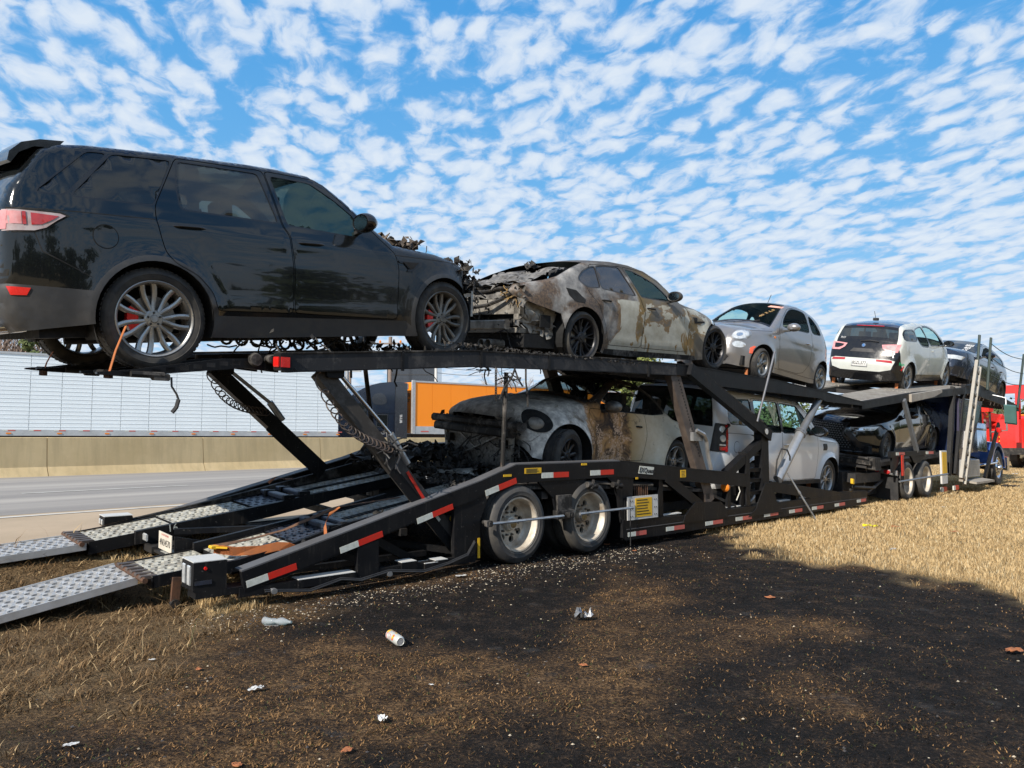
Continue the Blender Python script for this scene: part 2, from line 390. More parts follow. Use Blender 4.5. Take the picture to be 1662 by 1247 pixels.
def offset(poly, d):   # outward for d>0
    n = len(poly); ar = sum(poly[i][0] * poly[(i + 1) % n][1] - poly[(i + 1) % n][0] * poly[i][1] for i in range(n)); sg = 1 if ar > 0 else -1
    out = []
    for i in range(n):
        p, c, q = poly[i - 1], poly[i], poly[(i + 1) % n]
        a = (c[0] - p[0], c[1] - p[1]); b = (q[0] - c[0], q[1] - c[1]); la = hypot(*a) or 1; lb = hypot(*b) or 1
        n1 = (a[1] / la * sg, -a[0] / la * sg); n2 = (b[1] / lb * sg, -b[0] / lb * sg)
        m = (n1[0] + n2[0], n1[1] + n2[1]); l = hypot(*m) or 1; m = (m[0] / l, m[1] / l); k = max(.45, m[0] * n1[0] + m[1] * n1[1])
        out.append((c[0] + m[0] * d / k, c[1] + m[1] * d / k))
    return out
def inside(P, poly):   # vectorised point in polygon
    P = np.asarray(P); x, y = P[:, 0], P[:, 1]; r = np.zeros(len(P), bool); n = len(poly); j = n - 1
    for i in range(n):
        xi, yi = poly[i]; xj, yj = poly[j]
        with np.errstate(divide='ignore', invalid='ignore'):
            c = ((yi > y) != (yj > y)) & (x < (xj - xi) * (y - yi) / (yj - yi + 1e-15) + xi)
        r ^= c; j = i
    return r
def segdist(P, line):
    P = np.asarray(P, float); best = np.full(len(P), 1e9)
    for a, b in zip(line, line[1:]):
        a = np.array(a[:2]); b = np.array(b[:2]); ab = b - a; L = ab @ ab + 1e-12
        t = np.clip(((P - a) @ ab) / L, 0, 1); d = np.linalg.norm(P - (a + t[:, None] * ab), axis=1); best = np.minimum(best, d)
    return best
def cdt(loops, pts, lines=()):
    V = []; E = []
    for lp in loops:
        o = len(V); V += [Vector(p[:2]) for p in lp]; E += [(o + i, o + (i + 1) % len(lp)) for i in range(len(lp))]
    for ln in lines:
        o = len(V); V += [Vector(p[:2]) for p in ln]; E += [(o + i, o + i + 1) for i in range(len(ln) - 1)]
    V += [Vector(p[:2]) for p in pts]
    vo, eo, fo, *_ = delaunay_2d_cdt(V, E, [], 0, 1e-5)
    return np.array([(v[0], v[1]) for v in vo]), [tuple(f) for f in fo]
def circle(cx, cz, r, n=40, sx=1.): return [(cx + r * sx * cos(2 * pi * k / n), cz + r * sin(2 * pi * k / n)) for k in range(n)]

class Car:
    def __init__(s, name, label, cat, M, sp):
        s.sp = sp; s.e = thing(name, label, cat); s.e.matrix_world = M; s.M = M
        s.prof = [p[:2] for p in sp['prof']]
        s.tris = []; s.tv = []
        s.side(); s.top(); s.bvh = BVHTree.FromPolygons([Vector(v) for v in s.tv], s.tris)
        s.under()
    def half(s, P, fil=True):
        sp = s.sp; P = np.asarray(P, float); x, z = P[:, 0], P[:, 1]
        bx = np.array([b[0] for b in sp['belt']]); bz = np.array([b[1] for b in sp['belt']]); b = np.interp(x, bx, bz)
        W = sp['W']; z0 = b * sp.get('wz', .62); bul = sp.get('bulge', .03); tuck = sp.get('tuck', .05)
        y = np.where(z < z0, W - tuck * np.clip((z0 - z) / z0, 0, 1) ** 2.2, W - bul * np.clip((z - z0) / (b - z0), 0, 1) ** 2)
        y = np.where(z > b, W - bul - sp['tumble'] * (z - b) - .10 * np.clip(z - b, 0, 9) ** 2, y)
        x0, xe, dr = sp['endF']; t = np.clip((x - x0) / (xe - x0), 0, 1.15); y = y - dr * t ** 2.3
        x0, xe, dr = sp['endR']; t = np.clip((x0 - x) / (x0 - xe), 0, 1.15); y = y - dr * t ** 2.3
        for cx, cz, r in sp['arches']:
            d = np.hypot(x - cx, z - cz); fw = sp.get('flw', .07)
            y = y + np.where(z < b, sp.get('flare', .03) * np.exp(-(np.clip(d - r, 0, 9) / fw) ** 2), 0)
        for (a, c, h, w_) in sp.get('creases', []):   # soft ridge along a line
            zz = a[1] + (c[1] - a[1]) * (x - a[0]) / (c[0] - a[0]); m = ((x > min(a[0], c[0])) & (x < max(a[0], c[0])))
            y = y + np.where(m, h * np.exp(-((z - zz) / w_) ** 2), 0)
        if fil:
            d = segdist(P, s.prof); rf = np.interp(x, *zip(*sp['rf'])) if isinstance(sp['rf'], list) else sp['rf']
            t = np.clip(1 - d / rf, 0, 1); y = y - rf * (1 - np.sqrt(np.clip(1 - t * t, 0, 1)))
        return y
    def side(s):
        sp = s.sp; out = resample(s.prof + sp['bottom'], .06)
        loops = [out]; strips = []; step = sp.get('step', .06)
        arches = [circle(cx, cz, r, 44) for cx, cz, r in sp['arches']]; loops += arches
        wins = [(n, roundpoly(p, .10 if sp.get('wsm', 1) else .035), m) for n, p, m in sp['windows']]
        wl = []
        for n, p, m in wins:
            p = resample(p, .07); t = offset(p, sp.get('trim', .014)); loops += [p, t]; wl.append((n, p, t, m))
        dl = []
        for n, p, m in sp.get('doors', []):
            p = resample(roundpoly(p, .04), .09); a, b = offset(p, .0035), offset(p, -.0035); loops += [a, b]; dl.append((n, p, a, b, m))
        hl = [(resample(p, .07)) for p in sp.get('sideholes', [])]; loops += hl
        xs = [p[0] for p in out]; zs = [p[1] for p in out]
        g = [(x + (k % 2) * step / 2, z) for k, z in enumerate(np.arange(min(zs), max(zs), step)) for x in np.arange(min(xs), max(xs), step)]
        pr = resample(s.prof, .05, False)
        for f in (.12, .3, .55, .85, 1.1):
            for i in range(1, len(pr) - 1):
                a, b = pr[i - 1], pr[i + 1]; L = hypot(b[0] - a[0], b[1] - a[1]) or 1; nx, nz = -(b[1] - a[1]) / L, (b[0] - a[0]) / L
                rf = interp(sp['rf'], pr[i][0]) if isinstance(sp['rf'], list) else sp['rf']
                for sg in (1, -1): g.append((pr[i][0] + nx * rf * f * sg, pr[i][1] + nz * rf * f * sg))
        for cx, cz, r in sp['arches']: g += circle(cx, cz, r + .02, 36) + circle(cx, cz, r + .05, 30)
        ins = inside(g, out); g = [p for p, k in zip(g, ins) if k]
        cl = []
        if 'clad' in sp:
            cl = [resample(sp['clad'][0], .08, False)]
            if len(sp['clad']) > 2: loops += [circle(cx, cz, r + sp['clad'][2], 40) for cx, cz, r in sp['arches']]
        P, F = cdt(loops, g, cl)
        Y = s.half(P); cen = np.array([P[list(f)].mean(0) for f in F])
        keep = inside(cen, out)
        for cx, cz, r in sp['arches']: keep &= (np.hypot(cen[:, 0] - cx, cen[:, 1] - cz) > r * .999)
        for h in hl: keep &= ~inside(cen, h)
        lab = np.zeros(len(F), int); names = ['body_side']; mats = [sp['paint']]
        inner = keep.copy()
        for n, p, a, b, m in dl:
            names.append(n); mats.append(m or sp['paint']); lab[inside(cen, p)] = len(names) - 1
        for n, p, a, b, m in dl: keep &= ~(inside(cen, a) & ~inside(cen, b))
        tr = len(names); names.append('window_trim'); mats.append(sp.get('trim_mat', 'gloss_black'))
        for n, p, t, m in wl:
            lab[inside(cen, t)] = tr
            w = inside(cen, p); keep &= ~w; inner &= ~inside(cen, offset(p, -.01))
            keep |= False
        # lower cladding by height
        if 'clad' in sp:
            cz = np.interp(cen[:, 0], *zip(*sp['clad'][0])); names.append('lower_cladding'); mats.append(sp['clad'][1])
            mk_ = cen[:, 1] < cz
            if len(sp['clad']) > 2:
                for cx, cc, r in sp['arches']: mk_ |= np.hypot(cen[:, 0] - cx, cen[:, 1] - cc) < r + sp['clad'][2]
            lab[mk_ & (lab != tr)] = len(names) - 1
        s.sideF = F; s.sideP = P
        Fk = np.array(F, dtype=object)
        for side in (1, -1):
            for li, n in enumerate(names):
                sel = [F[i] for i in range(len(F)) if keep[i] and lab[i] == li]
                if not sel: continue
                used = sorted({v for f in sel for v in f}); mp = {v: i for i, v in enumerate(used)}
                vs = [(P[v][0], side * Y[v], P[v][1]) for v in used]
                fs = [tuple(mp[v] for v in (f if side < 0 else reversed(f))) for f in sel]
                mb = MB(); mb.add(vs, fs); o = mb.build(n, mats[li], s.e, smooth=180, recalc=False)
                o0 = len(s.tv); s.tv += vs; s.tris += [tuple(i + o0 for i in f) for f in fs]
            # dark inner shell behind the shut lines
            sel = [F[i] for i in range(len(F)) if inner[i]]
            used = sorted({v for f in sel for v in f}); mp = {v: i for i, v in enumerate(used)}
            mb = MB(); mb.add([(P[v][0], side * (Y[v] - .018), P[v][1]) for v in used], [tuple(mp[v] for v in (f if side < 0 else reversed(f))) for f in sel])
            mb.build('inner_panel', 'dark', s.e, smooth=180, recalc=False)
            for n, p, t, m in wl:
                if m is None: continue
                q = offset(p, .008); xs = [a[0] for a in q]; zs = [a[1] for a in q]
                g = [(x, z) for z in np.arange(min(zs), max(zs), .08) for x in np.arange(min(xs), max(xs), .08)]
                g = [a for a, k in zip(g, inside(g, offset(p, -.02))) if k]
                PP, FF = cdt([q], g); ce = np.array([PP[list(f)].mean(0) for f in FF]); ok = inside(ce, q); yy = s.half(PP, False)
                yb = s.half(PP)
                vs = [(a[0], side * (min(y1, y2 + .02) - .007), a[1]) for a, y1, y2 in zip(PP, yy, yb)]
                fs = [tuple(f if side < 0 else reversed(f)) for f, k in zip(FF, ok) if k]
                mb = MB(); mb.add(vs, fs); mb.build(n, m, s.e, smooth=180, recalc=False)
                o0 = len(s.tv); s.tv += vs; s.tris += [tuple(i + o0 for i in f) for f in fs]
            for cx, cz, r in sp['arches']:
                mb = MB(); n = 28; a0, a1 = -.35, pi + .35; vs = []; yo = float(s.half([(cx, cz + r)], False)[0]) - .012
                for k in range(n + 1):
                    a = a0 + (a1 - a0) * k / n; x, z = cx + (r + .012) * cos(a), cz + (r + .012) * sin(a)
                    yk = float(s.half([(x, z)])[0]) - .006
                    vs += [(x, side * yk, z), (x, side * (yo - .30), z)]
                fs = [(2 * k, 2 * k + 1, 2 * k + 3, 2 * k + 2) for k in range(n)]
                vs.append((cx, side * (yo - .30), cz)); fs += [(2 * k + 1, 2 * n + 2, 2 * k + 3) for k in range(n)]
                mb.add(vs, fs); mb.build('wheel_liner', 'dark', s.e, recalc=False)
    def top(s):
        sp = s.sp; pr = sp['prof']; segs = []   # (part, [points])
        cur = None
        dense = []
        for a, b in zip(pr, pr[1:]):
            L = hypot(b[0] - a[0], b[1] - a[1]); k = max(1, int(round(L / .07)))
            for j in range(k):
                t = j / k; dense.append((a[0] + (b[0] - a[0]) * t, a[1] + (b[1] - a[1]) * t, lerp(a[3], b[3], t), a[2]))
        dense.append((pr[-1][0], pr[-1][1], pr[-1][3], None))
        D = np.array([d[:2] for d in dense]); n = len(D)
        # smoothed outward normals
        N = np.zeros((n, 2))
        for i in range(n):
            a = D[max(0, i - 2)]; b = D[min(n - 1, i + 2)]; d = b - a; N[i] = (-d[1], d[0])
        # prof runs from front bottom over the top to the rear bottom: outward = left-hand side... fix the sign by the centroid
        cen = D.mean(0)
        for i in range(n):
            N[i] /= np.linalg.norm(N[i]) + 1e-9
        if ((D - cen) * N).sum() < 0: N = -N
        Y = s.half(D); nv = sp.get('nv', 17); vv = np.sin(np.linspace(-1, 1, nv) * pi / 2 * .97) / sin(pi / 2 * .97)
        grid = []
        for i in range(n):
            c = dense[i][2]; row = []
            for v in vv:
                k = c * (1 - abs(v) ** 2.4); row.append((D[i][0] + N[i][0] * k, Y[i] * v, D[i][1] + N[i][1] * k))
            grid.append(row)
        s.grid = grid; i = 0
        skip = sp.get('skip', ())
        while i < n - 1:
            part = dense[i][3]; j = i
            while j < n - 1 and dense[j][3] == part: j += 1
            if part in skip: i = j; continue
            rows = grid[i:j + 1]; vs = [p for r in rows for p in r]; m = len(rows); fs = []; mi = []
            gl = part in ('windshield', 'rear_window')
            for a in range(m - 1):
                for b in range(nv - 1):
                    fs.append((a * nv + b, a * nv + b + 1, (a + 1) * nv + b + 1, (a + 1) * nv + b))
                    mi.append(1 if gl and (b < 1 or b > nv - 3 or a == 0 or a == m - 2) else 0)
            mb = MB(); mb.add(vs, fs); mb.mi = mi
            mt = sp['tmats'].get(part, sp['paint'])
            if mt is not None:
                o = mb.build(part, [mt, sp.get('frit', 'gloss_black')] if gl else mt, s.e, smooth=60)
            o0 = len(s.tv); s.tv += vs; s.tris += [tuple(q + o0 for q in f) for f in fs]
            i = j
    def under(s):
        sp = s.sp; W = sp['W']; x0 = sp['prof'][-1][0] + .12; x1 = sp['prof'][0][0] - .12; z = sp.get('floor', .24)
        mb = MB(); xs = sorted([x0, x1] + [v for cx, cz, r in sp['arches'] for v in (cx - r - .02, cx + r + .02)])
        for a, b in ((xs[0], xs[1]), (xs[2], xs[3]), (xs[4], xs[5])): mb.box((a, -W + .12, z), (b, W - .12, z + .16))
        for a, b in ((xs[1], xs[2]), (xs[3], xs[4])): mb.box((a, -W + .42, z + .02), (b, W - .42, z + .3))
        for cx, cz, r in sp['arches']:
            mb.tube([(cx, -W + .3, cz), (cx, W - .3, cz)], .04, 8)
        mb.tube([(sp['arches'][0][0] - .3, .35, z - .02), (sp['arches'][1][0] - .5, .25, z - .02)], .035, 8)
        mb.build('underbody', 'dark', s.e)
    def hit(s, o, d):
        h = s.bvh.ray_cast(Vector(o), Vector(d), 20)
        return h[0], h[1]
    def patch(s, name, poly, axis, mat, off=.006, thick=.03, holes=(), parent=None, step=.035, sm=0, raw=None):
        # polygon pressed onto the body. axis F/R: (y,z); S(side, +y) / s(-y): (x,z); T: (x,y)
        if raw is None:
            if sm: poly = smoothpoly(poly, sm)
            poly = resample(poly, step); hs = [resample(h, step) for h in holes]
            xs = [p[0] for p in poly]; ys = [p[1] for p in poly]
            g = [(x, y) for y in np.arange(min(ys), max(ys), step) for x in np.arange(min(xs), max(xs), step)]
            ip = offset(poly, -step * .35)
            if g: g = [p for p, k in zip(g, inside(g, ip)) if k]
            P, F = cdt([poly] + hs, g); ce = np.array([P[list(f)].mean(0) for f in F]); ok = inside(ce, poly)
            for h in hs: ok &= ~inside(ce, h)
            F = [f for f, k in zip(F, ok) if k]
        else: P, F = raw; P = np.array(P)
        dirs = {'F': (-1, 0, 0), 'R': (1, 0, 0), 'S': (0, -1, 0), 's': (0, 1, 0), 'T': (0, 0, -1)}; d = Vector(dirs[axis])
        def org(p):
            if axis == 'F': return (9, p[0], p[1])
            if axis == 'R': return (-9, p[0], p[1])
            if axis == 'S': return (p[0], 5, p[1])
            if axis == 's': return (p[0], -5, p[1])
            return (p[0], p[1], 6)
        vs = []; last = None
        for p in P:
            h, nn = s.hit(org(p), d)
            if h is None:
                vs.append(None); continue
            vs.append(h - d * off)
        good = [v for v in vs if v is not None]
        if not good: return None
        for i, v in enumerate(vs):
            if v is None:   # fall back to the nearest projected neighbour's depth
                o = Vector(org(P[i])); best = min(good, key=lambda g: (g - o - d * ((g - o).dot(d))).length); vs[i] = o + d * ((best - o).dot(d))
        n = len(vs); vs2 = [v + d * thick for v in vs]
        if thick <= 0: mb = MB(); mb.add(vs, F); return mb.build(name, mat, parent or s.e)
        cnt = {}
        for f in F:
            for i in range(len(f)):
                e = (f[i], f[(i + 1) % len(f)]); cnt[tuple(sorted(e))] = cnt.get(tuple(sorted(e)), []) + [e]
        fs = list(F) + [(e[0][1], e[0][0], e[0][0] + n, e[0][1] + n) for e in cnt.values() if len(e) == 1]
        mb = MB(); mb.add(vs + vs2, fs); return mb.build(name, mat, parent or s.e, smooth=40)
    def sym(s, name, poly, axis, mat, **k):
        o = s.patch(name, poly, axis, mat, **k)
        if axis == 'S': q = s.patch(name, poly, 's', mat, **k)
        else: q = s.patch(name, [(-p[0], p[1]) for p in reversed(poly)], axis, mat, **k)
        return o, q
    def text(s, txt, size, c, axis, mat, bold=0., shear=0., sx=1., rot=0., flip=False, off=.012, name='lettering', parent=None):
        vs, fs = text_mesh(txt, size, bold, shear, sx)
        if flip: vs = [(-a, b) for a, b in vs]
        vs = [(c[0] + a * cos(rot) - b * sin(rot), c[1] + a * sin(rot) + b * cos(rot)) for a, b in vs]
        tr = []
        for f in fs:
            tr.append(f)
        return s.patch(name, None, axis, mat, off=off, thick=0, raw=(vs, tr), parent=parent)
    def handle(s, x, z, L=.2, mat='gloss_black', tilt=0.):
        for sd in (1, -1):
            y = float(s.half([(x, z)])[0]); mb = MB(); pts = []
            for k in range(9):
                t = k / 8 - .5; pts.append((x + t * L, sd * (y + .028 * (1 - (2 * t) ** 4) - .004), z + t * L * tilt))
            mb.tube(pts, [.008] + [.012] * 7 + [.008], 8); mb.build('door_handle', mat, s.e, smooth=60)
            mb = MB(); mb.lathe([(0, .0), (.032, .0), (.034, -.01)], 16, 'y', (0, 0, 0)); v = [(x + a * 1.5, sd * (y + .003) , z + c) for a, b, c in mb.v]
    def mirror(s, x, z, mat, size=1., glassm='chrome', reach=.06):
        for sd in (1, -1):
            y = float(s.half([(x, z)])[0]); mb = MB()
            prof = [(0, -.075), (.055, -.07), (.085, -.03), (.095, .0), (.092, .035), (.082, .05), (.075, .045), (.0, .045)]
            mb.lathe(prof, 20, 'x'); mb.v = [(-a * size + x, sd * (y + reach + .115 * size + b * 1.35 * size), z + .02 + c * .85 * size) for a, b, c in mb.v]
            o = mb.build('door_mirror', mat, s.e, smooth=50)
            mb = MB(); mb.lathe([(0, 0), (.07, 0)], 20, 'x'); mb.v = [(x - .048 * size, sd * (y + reach + .115 * size + b * 1.35 * size), z + .02 + c * .85 * size) for a, b, c in mb.v]
            mb.build('mirror_glass', glassm, o)
            mb = MB(); mb.bar((x + .02, sd * (y - .03), z - .06), (x + .01, sd * (y + reach + .06), z - .04), .05, .03); mb.build('mirror_arm', 'plastic', o)
    def cabin(s, rows, zf=.35, dash=None, mat='interior', wheel=True, W=None):
        W = W or s.sp['W'] - .14
        for x in rows:
            for y in (-.36, .36):
                mb = MB(); mb.box((x - .05, y - .25, zf), (x + .48, y + .25, zf + .22), .05)
                mb.bar((x - .02, y, zf + .15), (x - .20, y, zf + .78), .46, .13); o = mb.build('seat', mat, s.e)
                mb = MB(); mb.box((x - .27, y - .13, zf + .78), (x - .16, y + .13, zf + .97), .03); mb.build('headrest', mat, o)
        if dash:
            mb = MB(); mb.prism([(dash, zf + .1), (dash + .5, zf + .1), (dash + .55, zf + .5), (dash + .1, zf + .56), (dash - .02, zf + .45)], -W, W); mb.build('dashboard', mat, s.e)
            if wheel:
                mb = MB(); n = 20; pts = [(dash - .12 + .06 * sin(2 * pi * k / n), .36 + .18 * cos(2 * pi * k / n), zf + .50 + .17 * sin(2 * pi * k / n)) for k in range(n + 1)]
                mb.tube(pts, .016, 6, False); mb.bar((dash - .12, .2, zf + .5), (dash - .12, .52, zf + .5), .02, .03); mb.bar((dash - .1, .36, zf + .48), (dash + .1, .36, zf + .4), .05, .05); mb.build('steering_wheel', 'plastic', s.e)
    def wheel(s, x, yo, z, r, rr, w, style, rim='alloy', yaw=0., tyre='tyre', brake=None, sides=(1, -1), squash=0., hub=None):
        for sd in sides:
            M = Matrix.Translation((x, sd * yo, z)) @ Matrix.Rotation(yaw, 4, 'Z') @ Matrix.Diagonal((1, sd, 1, 1))
            wheel_parts(s.e, M, r, rr, w, style, rim, tyre, brake, squash, hub)

def wheel_parts(parent, M, r, rr, w, style, rim, tyre, brake=None, squash=0., hub=None):
    # outer face at y=0, wheel extends to y=-w (M mirrors for the other side)
    flip = M.to_3x3().determinant() < 0
    mb = MB()
    sh = .10 * (r - rr) + .012
    prof = [(rr - .004, -w + .02), (rr + .012, -w + .004), (rr + (r - rr) * .5, -w - .004), (r - .022, -w + .004), (r - .004, -w + .022), (r, -w + .04), (r, -w + .30 * w), (r - .007, -w + .31 * w), (r - .007, -w + .34 * w), (r, -w + .35 * w),
            (r, -.36 * w), (r - .007, -.35 * w), (r - .007, -.32 * w), (r, -.31 * w), (r, -.04), (r - .004, -.022), (r - .022, -.004), (r - .03, .001), (rr + (r - rr) * .5, .006), (rr + (r - rr) * .47, .003), (rr + .018, -.002), (rr + .006, -.008), (rr - .004, -.016)]
    mb.lathe(prof, 56, 'y')
    if squash:
        mb.v = [(v[0] * (1 + .03 * max(0, (-v[2] / r)) ** 4), v[1], max(v[2], -r + squash)) for v in mb.v]
    # tread blocks as shallow relief on the shoulder
    nb = 64
    for k in range(nb):
        a = 2 * pi * k / nb
        for (y0, y1, o) in ((-.03, -.29 * w, 0), (-.71 * w, -w + .03, .5)):
            b = a + o * 2 * pi / nb; ca, sa = cos(b), sin(b); R0, R1 = r - .004, r + .004
            if squash and sa < -.93: continue
            t = Vector((-sa, 0, ca)); n_ = Vector((ca, 0, sa))
            mb.obox(n_ * r + Vector((0, (y0 + y1) / 2, 0)), (t, (0, 1, 0), n_), (r * 2 * pi / nb * .34, abs(y1 - y0) / 2, .0045))
    mb.xf(M); tyo = None
    rimb = MB()
    rimb.lathe([(rr - .002, -.018), (rr + .004, -.008), (rr - .002, -.004), (rr - .012, -.010), (rr - .022, -.03), (rr - .03, -w * .5), (rr - .012, -w + .03), (rr - .002, -w + .018)], 48, 'y')
    n, kind = style[0], style[1]
    ys = style[2] if len(style) > 2 else -.03   # depth of the spoke face
    def spoke(a_in, a_out, w0, w1, r0=.05, r1=None, y0=None, mid=0.):
        r1 = r1 or rr - .012; y0 = ys - .012 if y0 is None else y0; K = 7; vs = []
        for k in range(K):
            t = k / (K - 1); R_ = lerp(r0, r1, t); a = lerp(a_in, a_out, t ** (1.25 if mid >= 0 else .8)) + mid * sin(pi * t)
            ww = lerp(w0, w1, t) / 2; y = lerp(y0, ys, t) - .012 * sin(pi * t); th = .028
            c_, s_ = cos(a), sin(a); T = (-s_, c_)
            for (o, yy) in ((-ww, y - th), (-ww * .82, y - .004), (-ww * .25, y + .004), (ww * .25, y + .004), (ww * .82, y - .004), (ww, y - th)):
                vs.append((c_ * R_ + T[0] * o, yy, s_ * R_ + T[1] * o))
        fs = [(k * 6 + j, k * 6 + j + 1, (k + 1) * 6 + j + 1, (k + 1) * 6 + j) for k in range(K - 1) for j in range(5)]
        rimb.add(vs, fs)
    for k in range(n):
        a = 2 * pi * k / n + pi / 2 + .12
        if kind == 'leaf':     # pairs of bowed spokes
            spoke(a - .07, a - .15, .036, .046, .05, mid=-.10); spoke(a + .07, a + .15, .036, .046, .05, mid=.10)
        elif kind == 'double': spoke(a - .06, a - .15, .026, .022, .045); spoke(a + .06, a + .15, .026, .022, .045)
        elif kind == 'y': spoke(a, a, .05, .045, .05, rr * .6); spoke(a, a - .2, .03, .034, rr * .5); spoke(a, a + .2, .03, .034, rr * .5)
        elif kind == 'wide': spoke(a, a + .10, .075, .10, .05)
        else: spoke(a, a, .05, .06, .05)
    rimb.lathe([(0, ys + .004), (.028, ys + .004), (.034, ys - .004), (.06, ys - .006), (.072, ys - .016), (.072, ys - .06), (.0, ys - .06)], 24, 'y')
    rimb.xf(M); ro = rimb.build('wheel', rim, parent, smooth=35)
    mb.build('tyre', tyre, ro, smooth=30)
    mb = MB(); mb.lathe([(0, -.09), (rr * .62, -.09), (rr * .62, -.105), (0, -.105)], 32, 'y'); mb.xf(M); mb.build('brake_disc', 'burnt_alloy', ro, smooth=30)
    mb = MB()
    for k in range(5):
        a = 2 * pi * k / 5 + .3; mb.lathe([(0, ys + .001), (.009, ys + .001), (.009, ys - .02)], 8, 'y', (.048 * cos(a), 0, .048 * sin(a)))
    mb.xf(M); mb.build('wheel_nuts', 'plastic', ro, kind='stuff')
    if hub:
        mb = MB(); mb.lathe([(0, ys + .007), (.024, ys + .006), (.026, ys + .003)], 20, 'y'); mb.xf(M); mb.build('centre_cap', hub, ro, smooth=30)
    if brake:
        mb = MB(); mb.prism([(rr * .66 * cos(t), rr * .66 * sin(t)) for t in np.linspace(2.6, 3.7, 8)] + [(rr * .38 * cos(t), rr * .38 * sin(t)) for t in np.linspace(3.7, 2.6, 8)], -.06, -.12); mb.xf(M); mb.build('brake_caliper', brake, ro)

# ------------------------------------------------------------ frames of reference
TH = radians(45.48); OX, OY = 12 / 1249. * 8.30, 8.30
T_truck = Matrix.Translation((OX, OY, 0)) @ Matrix.Rotation(pi / 2 - TH, 4, 'Z')
def car_matrix(sR, zR, sF, zF, wc, r, d=1, roll=0., yaw=0.):
    # rear/front wheel centres in truck coordinates, wc = centre line, d=+1 faces the tractor
    R = Vector((sR, wc, zR)); ang = atan2(zF - zR, abs(sF - sR))
    M = T_truck @ Matrix.Translation(R) @ (Matrix.Rotation(0 if d > 0 else pi, 4, 'Z')) @ Matrix.Rotation(yaw, 4, 'Z') @ Matrix.Rotation(-ang, 4, 'Y') @ Matrix.Rotation(roll, 4, 'X') @ Matrix.Translation((0, 0, -r))
    return M
# ------------------------------------------------------------ the vehicles
def rr_paint():
    t = NT('black_car_paint'); sep = t.n('ShaderNodeSeparateXYZ'); t.l(t.coord(), sep.inputs[0])
    hx = t.n('ShaderNodeMapRange'); hx.inputs[1].default_value = 1.3; hx.inputs[2].default_value = 3.4; t.l(sep.outputs['X'], hx.inputs[0])
    low = t.n('ShaderNodeMapRange'); low.inputs[1].default_value = 1.1; low.inputs[2].default_value = .3; t.l(sep.outputs['Z'], low.inputs[0])
    f = t.noise(2.6, 7, .65)
    heat = t.math('MULTIPLY', hx.outputs[0], t.ramp(f, [(.25, .55), (.7, 1.)]))
    c = t.mix(heat, (.005, .0065, .0075), (.020, .020, .020))
    c = t.mix(t.math('MULTIPLY', low.outputs[0], .20), c, (.026, .024, .022))
    c = t.mix(t.math('MULTIPLY', heat, t.ramp(t.noise(1.6, 5), [(.52, 0), (.66, .55)])), c, (.045, .035, .026))
    t.set(col=c, coat=t.math('SUBTRACT', .9, t.math('MULTIPLY', heat, .8), True), coatr=.03, spec=.22, rough=t.math('ADD', t.math('MULTIPLY', heat, .42), .12))
    t.bump(t.noise(1.1, 2), .04, .06); return t.m
